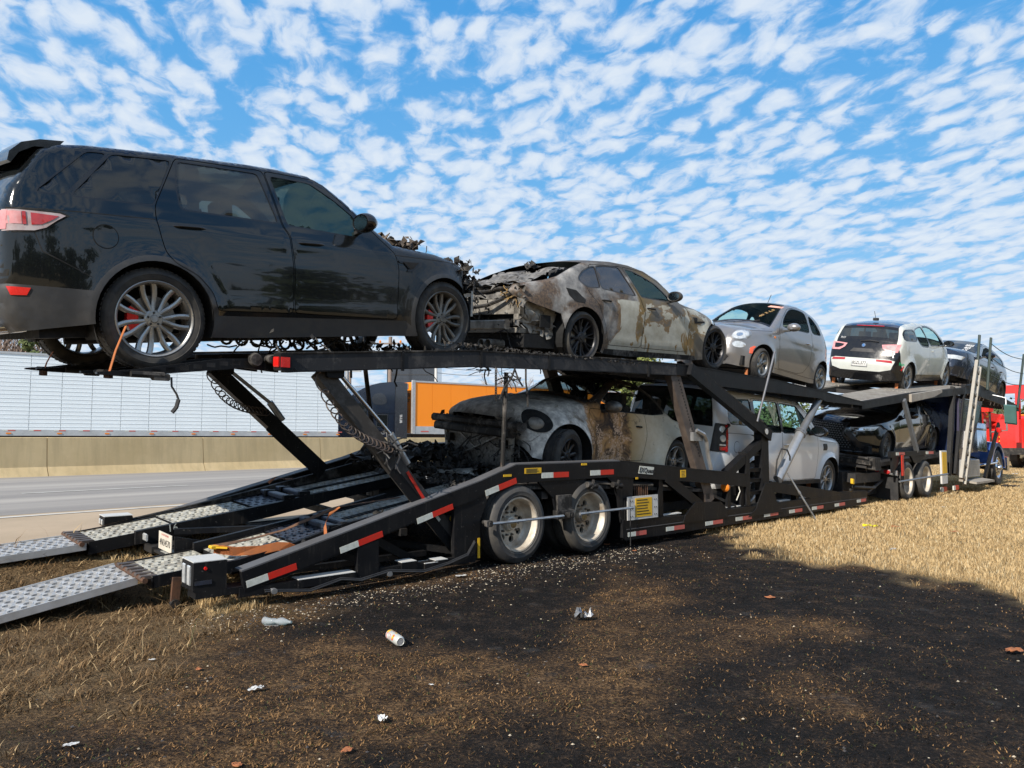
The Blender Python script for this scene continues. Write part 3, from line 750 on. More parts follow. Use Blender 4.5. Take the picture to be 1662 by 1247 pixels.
def burnt_paint(name, kind):
    t = NT(name); sep = t.n('ShaderNodeSeparateXYZ'); t.l(t.coord(), sep.inputs[0]); X, Z = sep.outputs['X'], sep.outputs['Z']
    def mr(v, a, b): 
        m = t.n('ShaderNodeMapRange'); m.inputs[1].default_value = a; m.inputs[2].default_value = b; t.l(v, m.inputs[0]); return m.outputs[0]
    if kind == 'sedan':
        n1 = t.noise(2.1, 7, .58, dist=.6); n2 = t.noise(6, 8, .65); n3 = t.noise(40, 4, .7); n4 = t.noise(1.3, 3)
        grey = t.mix(t.ramp(n2, [(.35, 0), (.65, 1)]), (.13, .125, .12), (.36, .345, .32))
        rust = t.mix(t.ramp(n3, [(.4, 0), (.6, 1)]), (.06, .045, .036), (.14, .095, .06))
        rear = t.mix(t.ramp(n1, [(.44, 0), (.56, 1)]), grey, rust)
        sheen = t.mix(t.ramp(n4, [(.4, 0), (.6, 1)]), (.13, .125, .115), (.17, .12, .045))
        pale = t.mix(t.ramp(n2, [(.35, 0), (.65, 1)]), (.50, .49, .42), (.36, .34, .27))
        zone = t.math('MULTIPLY', t.math('MULTIPLY', mr(X, .35, .8), mr(X, 3.15, 2.6)), mr(Z, .93, .80))
        pm = t.math('MULTIPLY', t.ramp(t.noise(1.55, 6, .6, dist=.9), [(.515, 0), (.53, 1)]), t.ramp(zone, [(.35, 0), (.45, 1)]))
        c = t.mix(t.ramp(t.math('ADD', mr(X, .5, 1.7), t.math('MULTIPLY', t.math('SUBTRACT', n1, .5), 1.6)), [(.4, 0), (.6, 1)]), rear, sheen)
        c = t.mix(t.ramp(mr(X, 2.5, 3.3), [(.2, 0), (.9, 1)]), c, (.24, .235, .225))
        edge = t.math('MULTIPLY', t.ramp(t.noise(1.55, 6, .6, dist=.9), [(.475, 0), (.51, 1), (.53, 0)]), zone)
        c = t.mix(t.math('MULTIPLY', edge, .6), c, (.30, .17, .05)); c = t.mix(pm, c, pale)
        c = t.mix(t.math('MULTIPLY', mr(Z, 1.24, 1.36), .8), c, (.05, .045, .04))
        rg = t.mix(mr(X, 2., 3.2), (.62, .62, .62), (.34, .34, .34))
        t.set(col=c, rough=rg, metal=.15); t.bump(n3, .35, .004)
    elif kind == 'coupe':
        n1 = t.noise(2.6, 8, .62, dist=.8); n2 = t.noise(9, 7, .65); n3 = t.noise(45, 4, .7)
        ash = t.mix(t.ramp(n2, [(.36, 0), (.62, 1)]), (.80, .77, .70), (.34, .325, .30))
        ash = t.mix(t.ramp(n1, [(.58, 0), (.68, .8)]), ash, (.14, .105, .07))
        cream = t.mix(t.ramp(n2, [(.3, 0), (.8, 1)]), (.78, .73, .60), (.62, .54, .38))
        tan = t.mix(t.ramp(t.noise(3.4, 8, .68, dist=1.2), [(.42, 0), (.5, .6), (.6, 1)]), (.46, .25, .10), (.055, .04, .032))
        pk = t.mix(t.ramp(n3, [(.45, 0), (.55, 1)]), tan, (.60, .40, .26))
        tan = t.mix(t.ramp(n1, [(.5, 0), (.53, 1), (.60, 1), (.62, 0)]), tan, pk)
        door = t.math('MULTIPLY', mr(X, 2.15, 1.88), mr(X, .85, 1.35))
        wob = t.math('MULTIPLY', t.math('SUBTRACT', n1, .5), 1.3)
        dm = t.ramp(t.math('ADD', door, wob), [(.42, 0), (.56, 1)])
        br = t.mix(mr(X, 1.15, .5), (.42, .27, .11), cream)
        c = t.mix(mr(X, 1.9, 2.05), br, ash); c = t.mix(dm, c, tan)
        topd = t.ramp(t.math('ADD', mr(Z, .93, 1.12), t.math('MULTIPLY', wob, .3)), [(.3, 0), (.7, .93)])
        c = t.mix(t.math('MULTIPLY', topd, mr(X, 2.5, 2.0)), c, (.018, .016, .015))
        fr = t.ramp(t.math('ADD', mr(X, 2.70, 3.15), wob), [(.45, 0), (.7, .9)]); c = t.mix(t.math('MULTIPLY', fr, mr(Z, .98, .70)), c, (.022, .019, .017))
        c = t.mix(t.ramp(t.noise(5.5, 6, .7, dist=1.), [(.60, 0), (.68, .6)]), c, (.05, .035, .025))
        t.set(col=c, rough=.85, spec=.2); t.bump(n2, .6, .008)
    t.m.use_backface_culling = False
    return t.m
M_['rr_paint'] = rr_paint(); M_['sedan_paint'] = burnt_paint('heat_stripped_grey_paint', 'sedan'); M_['coupe_paint'] = burnt_paint('ash_and_cream_paint', 'coupe')
M_['clad'] = simple('grey_black_cladding', (.028, .029, .031), .5, dirt=.5, dcol=(.06, .055, .05))
M_['silver_paint'] = paint('warm_silver_paint', (.25, .24, .235), .28, .55, .22)
M_['white_pearl'] = paint('dusty_white_paint', (.52, .54, .50), .32, 0, .45)
M_['white_suv'] = paint('white_suv_paint', (.76, .78, .79), .28, 0, .25)
M_['black_gloss_paint'] = paint('deep_black_paint', (.005, .005, .006), .10, 0, .05)
M_['navy_paint'] = paint('navy_metallic_paint', (.012, .022, .045), .15, .4, .15)
ROLL = radians(2.6)
def V(v): return Vector(v)

def car_black_suv():
    P = [(3.24, .52, 'front_end', .10), (3.28, .72, 'front_end', .12), (3.36, .88, 'front_end', .10), (3.40, .955, 'hood', .06), (3.15, 1.015, 'hood', .05), (2.89, 1.07, 'hood', .05), (2.6, 1.10, 'hood', .04),
         (2.36, 1.125, 'windshield', .06), (2.14, 1.28, 'windshield', .07), (1.99, 1.41, 'windshield', .07), (1.85, 1.535, 'windshield', .06), (1.68, 1.665, 'windshield', .05), (1.53, 1.728, 'roof', .04), (1.23, 1.75, 'roof', .04), (.95, 1.755, 'roof', .04), (.29, 1.742, 'roof', .04),
         (-.36, 1.715, 'roof', .035), (-.56, 1.69, 'roof', .035), (-.68, 1.64, 'rear_window', .04), (-.80, 1.47, 'rear_window', .05), (-.90, 1.34, 'tailgate', .05), (-.955, 1.19, 'tailgate', .05), (-.965, 1.02, 'tailgate', .05), (-.985, .76, 'rear_bumper', .06), (-1.01, .56, 'rear_bumper', .06), (-.97, .40, 'rear_bumper', .06), (-.90, .31, 'rear_bumper', .04)]
    sp = dict(prof=P, bottom=[(-.90, .31), (-.42, .36), (.45, .24), (.72, .232), (2.3, .222), (2.52, .215), (3.2, .40)], belt=[(-1, 1.17), (.04, 1.16), (1.2, 1.085), (2.32, 1.01), (3.4, .9)], W=1.0, tumble=.30, rf=[(-1, .10), (-.8, .05), (1.9, .045), (2.6, .09), (3.4, .09)], wz=.60, bulge=.035, tuck=.06,
              endF=(2.75, 3.4, .16), endR=(-.35, -1.0, .16), arches=[(0, .395, .445), (2.925, .39, .425)], flare=.032,
              creases=[((-.9, 1.155), (2.3, 1.0), .012, .03), ((.45, .50), (2.35, .42), .018, .05)],
              windows=[('quarter_glass', [(-.375, 1.655), (-.235, 1.66), (-.575, 1.30), (-.75, 1.308)], 'glass_dark'), ('quarter_glass', [(-.20, 1.66), (.25, 1.675), (.045, 1.285), (-.53, 1.297)], 'glass_dark'),
                       ('rear_door_glass', [(.30, 1.675), (1.0, 1.672), (1.10, 1.235), (.26, 1.275), (.255, 1.45)], 'glass_smoke'), ('front_door_glass', [(1.12, 1.665), (1.52, 1.645), (1.747, 1.505), (1.93, 1.355), (1.905, 1.17), (1.19, 1.225)], 'glass')], wsm=0,
              doors=[('rear_door', [(.29, 1.705), (.056, 1.28), (.046, 1.16), (.10, .907), (.16, .83), (.33, .74), (.455, .60), (.475, .46), (1.165, .44), (1.196, .84), (1.186, 1.138), (1.136, 1.2), (1.06, 1.705)], None), ('front_door', [(1.072, 1.705), (1.148, 1.2), (1.198, 1.138), (1.21, .84), (1.18, .44), (2.29, .385), (2.35, .896), (2.325, 1.03), (2.10, 1.235), (1.95, 1.39), (1.6, 1.69)], None)],
              clad=([(-1.1, .66), (-.42, .60), (-.41, .30), (.4, .3), (.45, .42), (2.4, .37), (2.6, .2), (3.4, .2)], 'clad', .045), paint='rr_paint', tmats={'front_end': 'char', 'windshield': 'glass_smoke', 'rear_window': 'glass_dark', 'rear_bumper': 'clad', 'hood': 'rr_paint'}, floor=.26)
    w0, z0 = .27, 2.265
    Mx = car_matrix(-3.695, 2.347, -.774, 2.673, 1.30, .395, 1, radians(4.8))
    c = Car('black_suv', 'black SUV with burnt-off front end, hanging over the rear of the upper deck', 'SUV', Mx, sp)
    c.wheel(0, .985, .395, .395, .295, .27, (7, 'leaf', -.035), 'alloy', brake='red', hub='zinc')
    c.wheel(2.925, .975, .39, .385, .285, .27, (7, 'leaf', -.035), 'burnt_alloy', brake='red', yaw=.06)
    # rear spoiler with its dark hollow underside
    mb = MB(); vs = []; prof = [(-.50, 1.722), (-.66, 1.712), (-.78, 1.675), (-.86, 1.60), (-.875, 1.535), (-.855, 1.52), (-.80, 1.60), (-.70, 1.655), (-.55, 1.665)]
    ny = 13
    for j in range(ny):
        y = lerp(-.72, .72, j / (ny - 1)); k = (1 - (abs(y) / .74) ** 2) * .035
        for x, z in prof: vs.append((x - k * .3, y, z + k))
    m = len(prof); fs = [(j * m + i, j * m + (i + 1) % m, (j + 1) * m + (i + 1) % m, (j + 1) * m + i) for j in range(ny - 1) for i in range(m)] + [tuple(range(m)), tuple(reversed(range((ny - 1) * m, ny * m)))]
    mb.add(vs, fs); mb.build('rear_spoiler', 'gloss_black', c.e, smooth=50)
    # lamps
    side = [(-.945, 1.172), (-.62, 1.150), (-.585, 1.135), (-.64, 1.10), (-.71, 1.045), (-.78, 1.022), (-.955, 1.018)]
    for sd in ('S', 's'):
        c.patch('lamp_seam', offset(side, .014), sd, 'dark', off=.003, thick=.01)
        o = c.patch('tail_lamp', side, sd, 'lamp_grey', off=.008)
        c.patch('lamp_lens', [(-.935, 1.068), (-.85, 1.066), (-.85, 1.155), (-.935, 1.16)], sd, 'pink_lamp', off=.012, parent=o)
        c.patch('lamp_lens', [(-.845, 1.064), (-.825, 1.064), (-.825, 1.155), (-.845, 1.155)], sd, 'red_lamp', off=.014, parent=o)
        c.patch('lamp_lens', [(-.795, 1.062), (-.735, 1.066), (-.66, 1.108), (-.63, 1.130), (-.795, 1.148)], sd, 'red_lamp', off=.012, parent=o)
        c.patch('reflector', [(-.96, .63), (-.825, .616), (-.85, .565), (-.94, .567)], sd, 'red', off=.008)
        f0 = circle(-.331, 1.005, .085, 32); c.patch('fuel_flap', f0, sd, 'rr_paint', off=.003, thick=.01)
        c.patch('flap_seam', circle(-.331, 1.005, .091, 40), sd, 'dark', off=.0015, thick=.004, holes=[circle(-.331, 1.005, .083, 40)], step=.02)
        o = c.patch('fender_vent', [(2.35, .965), (2.66, .965), (2.63, .92), (2.52, .86), (2.44, .858), (2.50, .93), (2.36, .945)], sd, 'dark_alloy', off=.010)
        c.patch('vent_slot', [(2.40, .955), (2.60, .952), (2.52, .89), (2.47, .88)], sd, 'dark', off=.014, parent=o)
        # seams
        c.patch('panel_seam', [(-.985, 1.185), (.04, 1.170), (.04, 1.164), (-.985, 1.179)], sd, 'dark', off=.0015, thick=.004)
        c.patch('panel_seam', [(2.33, 1.02), (3.1, .985), (3.38, .90), (3.38, .895), (3.1, .979), (2.33, 1.013)], sd, 'dark', off=.0015, thick=.004)
        c.patch('panel_seam', [(-.78, 1.02), (-.74, .88), (-.44, .70), (-.44, .695), (-.746, .872), (-.786, 1.02)], sd, 'dark', off=.0015, thick=.004)
    c.sym('tail_lamp', [(-.84, 1.03), (-.62, 1.03), (-.62, 1.16), (-.84, 1.165)], 'R', 'pink_lamp', off=.008)
    c.handle(.30, 1.125, .26); c.handle(1.39, 1.065, .26)
    c.mirror(1.90, 1.26, 'gloss_black', 1.15)
    c.cabin([1.05, .1], .50, 1.85)
    mb = MB(); mb.tube([(-1.02, -.62, .34), (-.8, -.62, .36)], .05, 12); mb.tube([(-1.02, .62, .34), (-.8, .62, .36)], .05, 12); mb.build('exhaust_tip', 'chrome', c.e, smooth=40)
    # burnt front end: stripped structure, hanging wiring and melted trim
    r = random.Random(3); mb = MB()
    mb.box((3.02, -.70, .50), (3.30, .70, .58)); mb.box((3.10, -.62, .80), (3.30, .62, .88)); mb.box((3.24, -.80, .60), (3.30, -.72, .88)); mb.box((3.24, .72, .60), (3.30, .80, .88))
    for y in (-.5, .5): mb.bar((2.7, y, .55), (3.42, y, .55), .09, .12)
    mb.box((3.40, -.72, .50), (3.47, .72, .62), .015); mb.build('crash_beam', 'burnt_steel', c.e)
    mb = MB(); shards(mb, (3.38, 0, .80), (.18, .80, .20), 240, .085, r); crumple(mb, (3.56, 0, .84), (.34, 1.3, 0), r, 14, 30, .12, ax=((.5, 0, -.86), (0, 1, 0), (.86, 0, .5)), fr=4); shards(mb, (3.55, 0, .70), (.10, .7, .16), 90, .08, r); crumple(mb, (3.36, 0, .92), (.36, 1.5, 0), r, 14, 30, .12, ax=((.8, 0, -.6), (0, 1, 0), (.6, 0, .8)), fr=5); wires(mb, (3.42, 0, .84), (.18, .8, .2), 20, .010, r, .3); shards(mb, (3.35, -.78, .86), (.20, .12, .18), 120, .075, r); shards(mb, (3.2, 0, 1.02), (.35, .7, .03), 90, .07, r); shards(mb, (3.46, 0, 1.0), (.14, .6, .06), 30, .09, r, up=.9)
    mb.build('melted_front_trim', 'char', c.e, smooth=50, kind='stuff')
    mb = MB(); mb.bar((3.46, -.80, .70), (3.44, -.80, .42), .05, .03); mb.bar((3.46, -.80, .66), (3.2, -.72, .62), .04, .04); mb.build('radiator_support', 'zinc', c.e)
    mb = MB(); r = random.Random(5)
    crumple(mb, (2.62, .05, 1.16), (.62, 1.2, 0), r, 16, 24, .12, fr=4); shards(mb, (2.62, -.40, 1.19), (.30, .42, .04), 90, .10, r); shards(mb, (2.92, -.1, 1.16), (.10, .4, .05), 40, .10, r, up=1); shards(mb, (2.45, -.5, 1.21), (.10, .2, .04), 30, .08, r, up=1)
    mb.build('peeled_hood_insulation', 'ash_brown', c.e, kind='stuff')
    return c
M_['ash_brown'] = simple('burnt_insulation', (.13, .10, .075), .9, dirt=1., dcol=(.02, .017, .015), scale=9, bump=.6)

def car_sedan():
    P = [(3.56, .20, 'front_bumper', .16), (3.62, .42, 'front_bumper', .18), (3.575, .62, 'front_bumper', .16), (3.46, .735, 'hood', .10), (3.05, .836, 'hood', .07), (2.68, .90, 'hood', .06), (2.27, .948, 'windshield', .08), (2.16, 1.0, 'windshield', .08), (2.01, 1.127, 'windshield', .08), (1.83, 1.255, 'windshield', .07), (1.563, 1.352, 'windshield', .05),
         (1.221, 1.398, 'roof', .04), (.856, 1.40, 'roof', .04), (.507, 1.37, 'roof', .04), (.22, 1.315, 'rear_opening', .04), (-.08, 1.20, 'rear_opening', .05), (-.36, 1.07, 'rear_opening', .04), (-.60, 1.00, 'trunk_edge', .02), (-1.04, .915, 'trunk_edge', .02), (-1.12, .83, 'trunk_edge', .02), (-1.06, .76, 'trunk_edge', 0)]
    sp = dict(prof=P, bottom=[(-1.06, .76), (-.80, .68), (-.43, .60), (-.36, .36), (.45, .14), (.9, .125), (2.56, .12), (3.45, .19)], belt=[(-1.1, .85), (0, .93), (1.2, .92), (2.3, .88), (3.5, .72)], W=.945, tumble=.42, rf=[(-1.1, .06), (0, .05), (2.1, .05), (2.5, .09), (3.6, .09)], wz=.64, bulge=.04, tuck=.07,
              endF=(2.7, 3.62, .30), endR=(-.2, -1.1, .13), arches=[(0, .33, .385), (3.13, .33, .375)], flare=.03, creases=[((-.9, .80), (3.0, .70), .014, .025), ((.5, .32), (2.6, .27), .012, .04)],
              windows=[('quarter_glass', [(.0, 1.095), (.12, 1.185), (.27, 1.245), (.395, 1.275), (.375, 1.0), (.15, .985), (.05, 1.01), (-.02, 1.06)], 'soot_glass'), ('rear_door_glass', [(.42, 1.28), (.64, 1.31), (.93, 1.325), (1.13, .96), (.73, .975), (.41, .995)], 'soot_glass'), ('front_door_glass', [(1.06, 1.318), (1.24, 1.30), (1.45, 1.25), (1.70, 1.165), (1.87, 1.045), (1.99, .945), (1.26, .955)], 'glass')], wsm=0,
              doors=[('rear_door', [(.30, 1.30), (.10, 1.06), (.10, .94), (.30, .76), (.42, .53), (.52, .26), (1.215, .25), (1.29, .73), (1.215, .925), (1.0, 1.345)], None), ('front_door', [(1.015, 1.345), (1.227, .93), (1.305, .73), (1.23, .25), (2.35, .235), (2.42, .71), (2.38, .85), (2.2, .95), (1.9, 1.16), (1.5, 1.33)], None)],
              trim=.016, trim_mat='soot_trim', clad=([(-2, 0), (.4, .1), (.45, .21), (2.6, .19), (2.75, 0)], 'burnt_steel'), frit='soot_trim', paint='sedan_paint', tmats={'roof': 'sedan_paint', 'windshield': 'glass_smoke', 'rear_opening': None, 'trunk_edge': None}, skip=('rear_opening', 'trunk_edge'), floor=.17)
    Mx = car_matrix(1.495, 2.693, 4.62, 2.823, 1.30, .33, 1, radians(5.6))
    c = Car('burnt_sedan', 'grey sedan with blistered peeling paint and a burnt-off rear end, on the upper deck', 'car', Mx, sp)
    c.wheel(0, .955, .33, .325, .255, .27, (8, 'double', -.03), 'dark_alloy', squash=.012); c.wheel(3.13, .955, .33, .34, .26, .26, (8, 'double', -.03), 'dark_alloy', yaw=-.05)
    c.handle(.46, .83, .2, 'burnt_steel'); c.handle(1.45, .80, .2, 'burnt_steel'); c.mirror(1.86, .98, 'soot_trim', .95)
    for sd in ('S', 's'):
        c.patch('fuel_flap_hole', [(-.31, .93), (-.13, .915), (.02, .81), (-.02, .76), (-.20, .775), (-.27, .84)], sd, 'dark', off=.004)
        c.patch('fender_vent', [(2.50, .755), (2.62, .76), (2.60, .70), (2.82, .715), (2.81, .69), (2.55, .665)], sd, 'dark', off=.006)
        c.patch('headlamp', [(3.05, .70), (3.40, .62), (3.52, .60), (3.45, .68), (3.1, .78)], sd, 'lamp', off=.006)
    # bare rear structure
    r = random.Random(11); mb = MB()
    mb.box((-1.16, -.72, .37), (-1.08, .60, .48), .012); mb.box((-1.02, -.82, .56), (-.95, .82, .74)); mb.box((-1.02, -.80, .46), (-.60, -.72, .74)); mb.box((-1.02, .72, .46), (-.60, .80, .74)); mb.box((-.98, -.78, .34), (-.5, .78, .40))
    mb.build('rear_crossmember', 'bare_metal', c.e)
    for sg in (-1, 1):
        mb = MB(); crumple(mb, (-.72, sg * .80, .56), (.66, .42, 0), r, 22, 16, .07, ax=((1, 0, -.18), (0, 0, 1), (0, sg, 0)), fr=3, edge=.07); mb.build('inner_quarter', 'bare_metal', c.e, smooth=50)
    mb = MB(); mb.box((-.70, -.855, .42), (-.52, -.842, .57)); mb.build('vent_opening', 'dark', c.e)
    mb = MB(); mb.box((-.95, -.7, .42), (.25, .7, .9)); mb.box((-.5, -.6, .9), (.2, .6, 1.0)); mb.build('boot_cavity', 'dark', c.e)
    mb = MB(); crumple(mb, (-.60, 0, .92), (.95, 1.6, 0), r, 34, 50, .10, fr=2.6, edge=.10); crumple(mb, (-.30, .05, 1.09), (.70, 1.2, 0), r, 30, 40, .07, ax=((.93, 0, .36), (0, 1, 0), (-.36, 0, .93)), fr=2.4, edge=.1); crumple(mb, (-1.0, -.1, .76), (.30, 1.5, 0), r, 14, 44, .07, ax=((.35, 0, -.94), (0, 1, 0), (.94, 0, .35)), fr=3., edge=.08)
    shards(mb, (-.95, 0, .80), (.14, .8, .10), 40, .08, r); mb.build('melted_boot_lid', 'ash_metal', c.e, smooth=70, kind='stuff')
    mb = MB(); mb.tube([(-1.02, y, .86 + .02 * sin(y * 9)) for y in np.linspace(-.80, .75, 14)], .018, 6); mb.tube([(-1.05, -.78, .86), (-1.08, -.6, .74), (-1.12, -.35, .66), (-1.13, .1, .62), (-1.1, .4, .60)], .024, 6)
    wires(mb, (-1.0, -.1, .75), (.08, .65, .12), 14, .009, r, .3); wires(mb, (-1.02, -.3, .35), (.1, .4, .1), 14, .007, r, .3); shards(mb, (-1.0, .2, .62), (.1, .5, .1), 60, .08, r); shards(mb, (.05, .1, 1.30), (.10, .15, .02), 14, .08, r)
    mb.build('hanging_wiring', 'char', c.e, kind='stuff')
    mb = MB(); wires(mb, (-1.02, -.70, .78), (.04, .12, .04), 16, .007, r, .16); mb.build('melted_lamp_wiring', 'ochre', c.e, kind='stuff')
    for y in (-.52, -.40): mb = MB(); mb.lathe([(.045, 0), (.052, 0), (.052, -.24), (.045, -.24)], 18, 'x', (-1.0, y, .20), True); mb.build('exhaust_tip', 'bare_metal', c.e, smooth=40)
    mb = MB(); mb.box((-.95, -.25, .10), (-.55, .35, .32), .05); mb.tube([(-.76, -.46, .2), (-.3, -.4, .2), (.3, -.3, .2)], .06, 10); mb.tube([(-.3, -.8, .33), (-.3, .8, .33)], .05, 8); mb.box((-.1, -.82, .30), (.1, -.5, .38)); mb.build('exhaust_box', 'burnt_steel', c.e, smooth=40)
    c.cabin([1.15, .35], .28, 1.95); return c
M_['soot_trim'] = simple('sooty_trim', (.02, .019, .018), .5, dirt=.8, dcol=(.07, .06, .05), scale=8)
M_['soot_glass'] = simple('soot_covered_glass', (.035, .030, .027), .22, coat=.5, dirt=.9, dcol=(.07, .058, .048), scale=3)
M_['bare_metal'] = simple('scorched_bare_metal', (.34, .32, .28), .55, metal=.35, dirt=1., dcol=(.06, .045, .035), scale=6, bump=.5)
M_['ash_metal'] = simple('ash_coated_metal', (.20, .19, .175), .75, metal=.2, dirt=1., dcol=(.012, .011, .01), scale=8, bump=.9)
M_['ochre'] = simple('singed_yellow_plastic', (.34, .22, .07), .7, dirt=1., dcol=(.10, .05, .03), scale=25)

def car_hatch():
    P = [(2.90, .20, 'front_bumper', .18), (2.98, .36, 'front_bumper', .20), (2.97, .55, 'front_bumper', .20), (2.90, .70, 'front_bumper', .17), (2.78, .80, 'hood', .10), (2.5, .865, 'hood', .07), (2.2, .915, 'hood', .06), (1.96, .975, 'windshield', .12), (1.86, 1.05, 'windshield', .12), (1.58, 1.255, 'windshield', .11), (1.30, 1.445, 'windshield', .08),
         (1.14, 1.515, 'roof', .05), (.95, 1.548, 'roof', .04), (.70, 1.565, 'roof', .04), (.4, 1.547, 'roof', .04), (.1, 1.485, 'roof', .05), (-.08, 1.39, 'rear_window', .07), (-.22, 1.20, 'rear_window', .08), (-.33, 1.02, 'tailgate', .09), (-.45, .85, 'tailgate', .10), (-.54, .67, 'rear_bumper', .10), (-.585, .5, 'rear_bumper', .10), (-.56, .25, 'rear_bumper', .08)]
    sp = dict(prof=P, bottom=[(-.56, .25), (-.36, .22), (.4, .15), (2.0, .18), (2.8, .18)], belt=[(-.4, 1.02), (.5, 1.05), (1.6, 1.0), (2.0, .93), (2.9, .72)], W=.80, tumble=.36, rf=[(-.6, .12), (1.1, .07), (1.9, .06), (2.3, .13), (2.95, .12)], wz=.55, bulge=.055, tuck=.05,
              endF=(1.95, 2.98, .27), endR=(.1, -.58, .20), arches=[(0, .29, .335), (2.29, .29, .335)], flare=.035, flw=.09, creases=[((-.4, .90), (2.3, .84), .012, .025)],
              windows=[('quarter_glass', [(.42, 1.44), (.25, 1.40), (.10, 1.28), (-.02, 1.115), (.43, 1.09)], 'glass'), ('front_door_glass', [(1.50, 1.20), (1.28, 1.36), (1.10, 1.445), (.85, 1.475), (.52, 1.46), (.52, 1.085), (1.62, 1.04)], 'glass')], wsm=1,
              doors=[('front_door', [(.47, 1.50), (.47, .81), (.55, .48), (.75, .31), (1.0, .265), (1.72, .275), (1.765, .55), (1.76, .97), (1.55, 1.2), (1.25, 1.42), (.9, 1.51)], None)],
              paint='silver_paint', tmats={'windshield': 'glass', 'rear_window': 'glass_dark'}, floor=.20)
    Mx = car_matrix(8.787, 2.575, 6.497, 2.704, 1.33, .27, -1, -radians(7))
    c = Car('silver_hatchback', 'small warm-silver two-door hatchback with round headlamps facing the burnt grey sedan', 'car', Mx, sp)
    c.wheel(0, .80, .28, .275, .195, .19, (6, 'wide', -.02), 'alloy', hub='dark_alloy'); c.wheel(2.29, .80, .28, .275, .195, .19, (6, 'wide', -.02), 'alloy', hub='dark_alloy')
    for sg in (1, -1):
        o = c.patch('headlamp', [(sg * .575 + a, .725 + b) for a, b in circle(0, 0, .105, 28, .95)], 'F', 'zinc', off=.008); 
        c.patch('lamp_lens', [(sg * .575 + a, .725 + b) for a, b in circle(0, 0, .088, 26, .95)], 'F', 'lamp', off=.018, parent=o)
        c.patch('lamp_bulb', [(sg * .575 + a, .725 + b) for a, b in circle(0, 0, .035, 16)], 'F', 'chrome', off=.022, parent=o)
        o = c.patch('fog_lamp', [(sg * .60 + a, .545 + b) for a, b in circle(0, 0, .055, 20, 1.2)], 'F', 'lamp', off=.01)
    c.patch('lower_grille', [(-.42, .24), (.42, .24), (.50, .32), (.42, .40), (-.42, .40), (-.50, .32)], 'F', 'plastic', off=.006)
    c.patch('grille_bar', [(-.28, .60), (.28, .60), (.26, .615), (-.26, .615)], 'F', 'chrome', off=.01)
    c.patch('badge', circle(0, .64, .05, 20), 'F', 'red', off=.012)
    c.sym('side_marker', [(2.60, .42), (2.65, .42), (2.63, .52), (2.56, .56), (2.53, .55), (2.58, .50)], 'S', 'red_marker', off=.008)
    c.sym('bonnet_seam', [(2.02, .895), (2.56, .83), (2.56, .825), (2.02, .889)], 'S', 'dark', off=.0015, thick=.004)
    c.handle(.66, .86, .14, 'chrome'); c.mirror(1.56, 1.02, 'silver_paint', .95)
    c.sym('side_repeater', circle(1.93, .80, .02, 10, 1.3), 'S', 'orange', off=.008)
    c.sym('sill_seam', [(.3, .235), (1.9, .265), (1.9, .260), (.3, .229)], 'S', 'dark', off=.0015, thick=.004)
    c.cabin([1.0, .35], .22, 1.55, 'tan_interior')
    # wiper and the stickers and marker-pen writing on the windscreen
    mb = MB(); pts = [(1.88, -.45, 1.03), (1.80, -.1, 1.145), (1.84, .30, 1.12)]; vs = []
    def onw(y, z):
        h, n = c.hit((9, y, z), (-1, 0, 0)); return h + V((.012, 0, .01))
    mb = MB(); mb.tube([onw(.02, 1.04), onw(.25, 1.06), onw(.45, 1.09)], .008, 5); mb.tube([onw(-.5, 1.06), onw(-.2, 1.05), onw(.05, 1.045)], .008, 5); mb.build('wiper', 'plastic', c.e)
    c.patch('window_label', [(.30, 1.43), (.53, 1.42), (.53, 1.46), (.32, 1.47)], 'F', 'label_pink', off=.006, thick=0)
    c.text('48 2 LS', .070, (.41, 1.28), 'F', 'ochre', rot=radians(64), off=.008, name='marker_writing', bold=.003)
    mb = MB(); mb.tube([(.9, 0, 1.60), (.80, 0, 1.78)], .006, 5); mb.build('aerial', 'plastic', c.e)
    for x, y in ((2.29 + .30, .66), (-.30, .66), (2.29 - .33, .66)):
        mb = MB(); mb.bar((x, y, .30), (x, y + .02, .0), .05, .02); mb.build('wheel_strap', 'strap', c.e)
    return c
M_['red_marker'] = simple('orange_red_lens', (.70, .10, .03), .2, coat=1., dirt=.2)
M_['label_pink'] = simple('salmon_label', (.70, .36, .28), .7, dirt=.2)

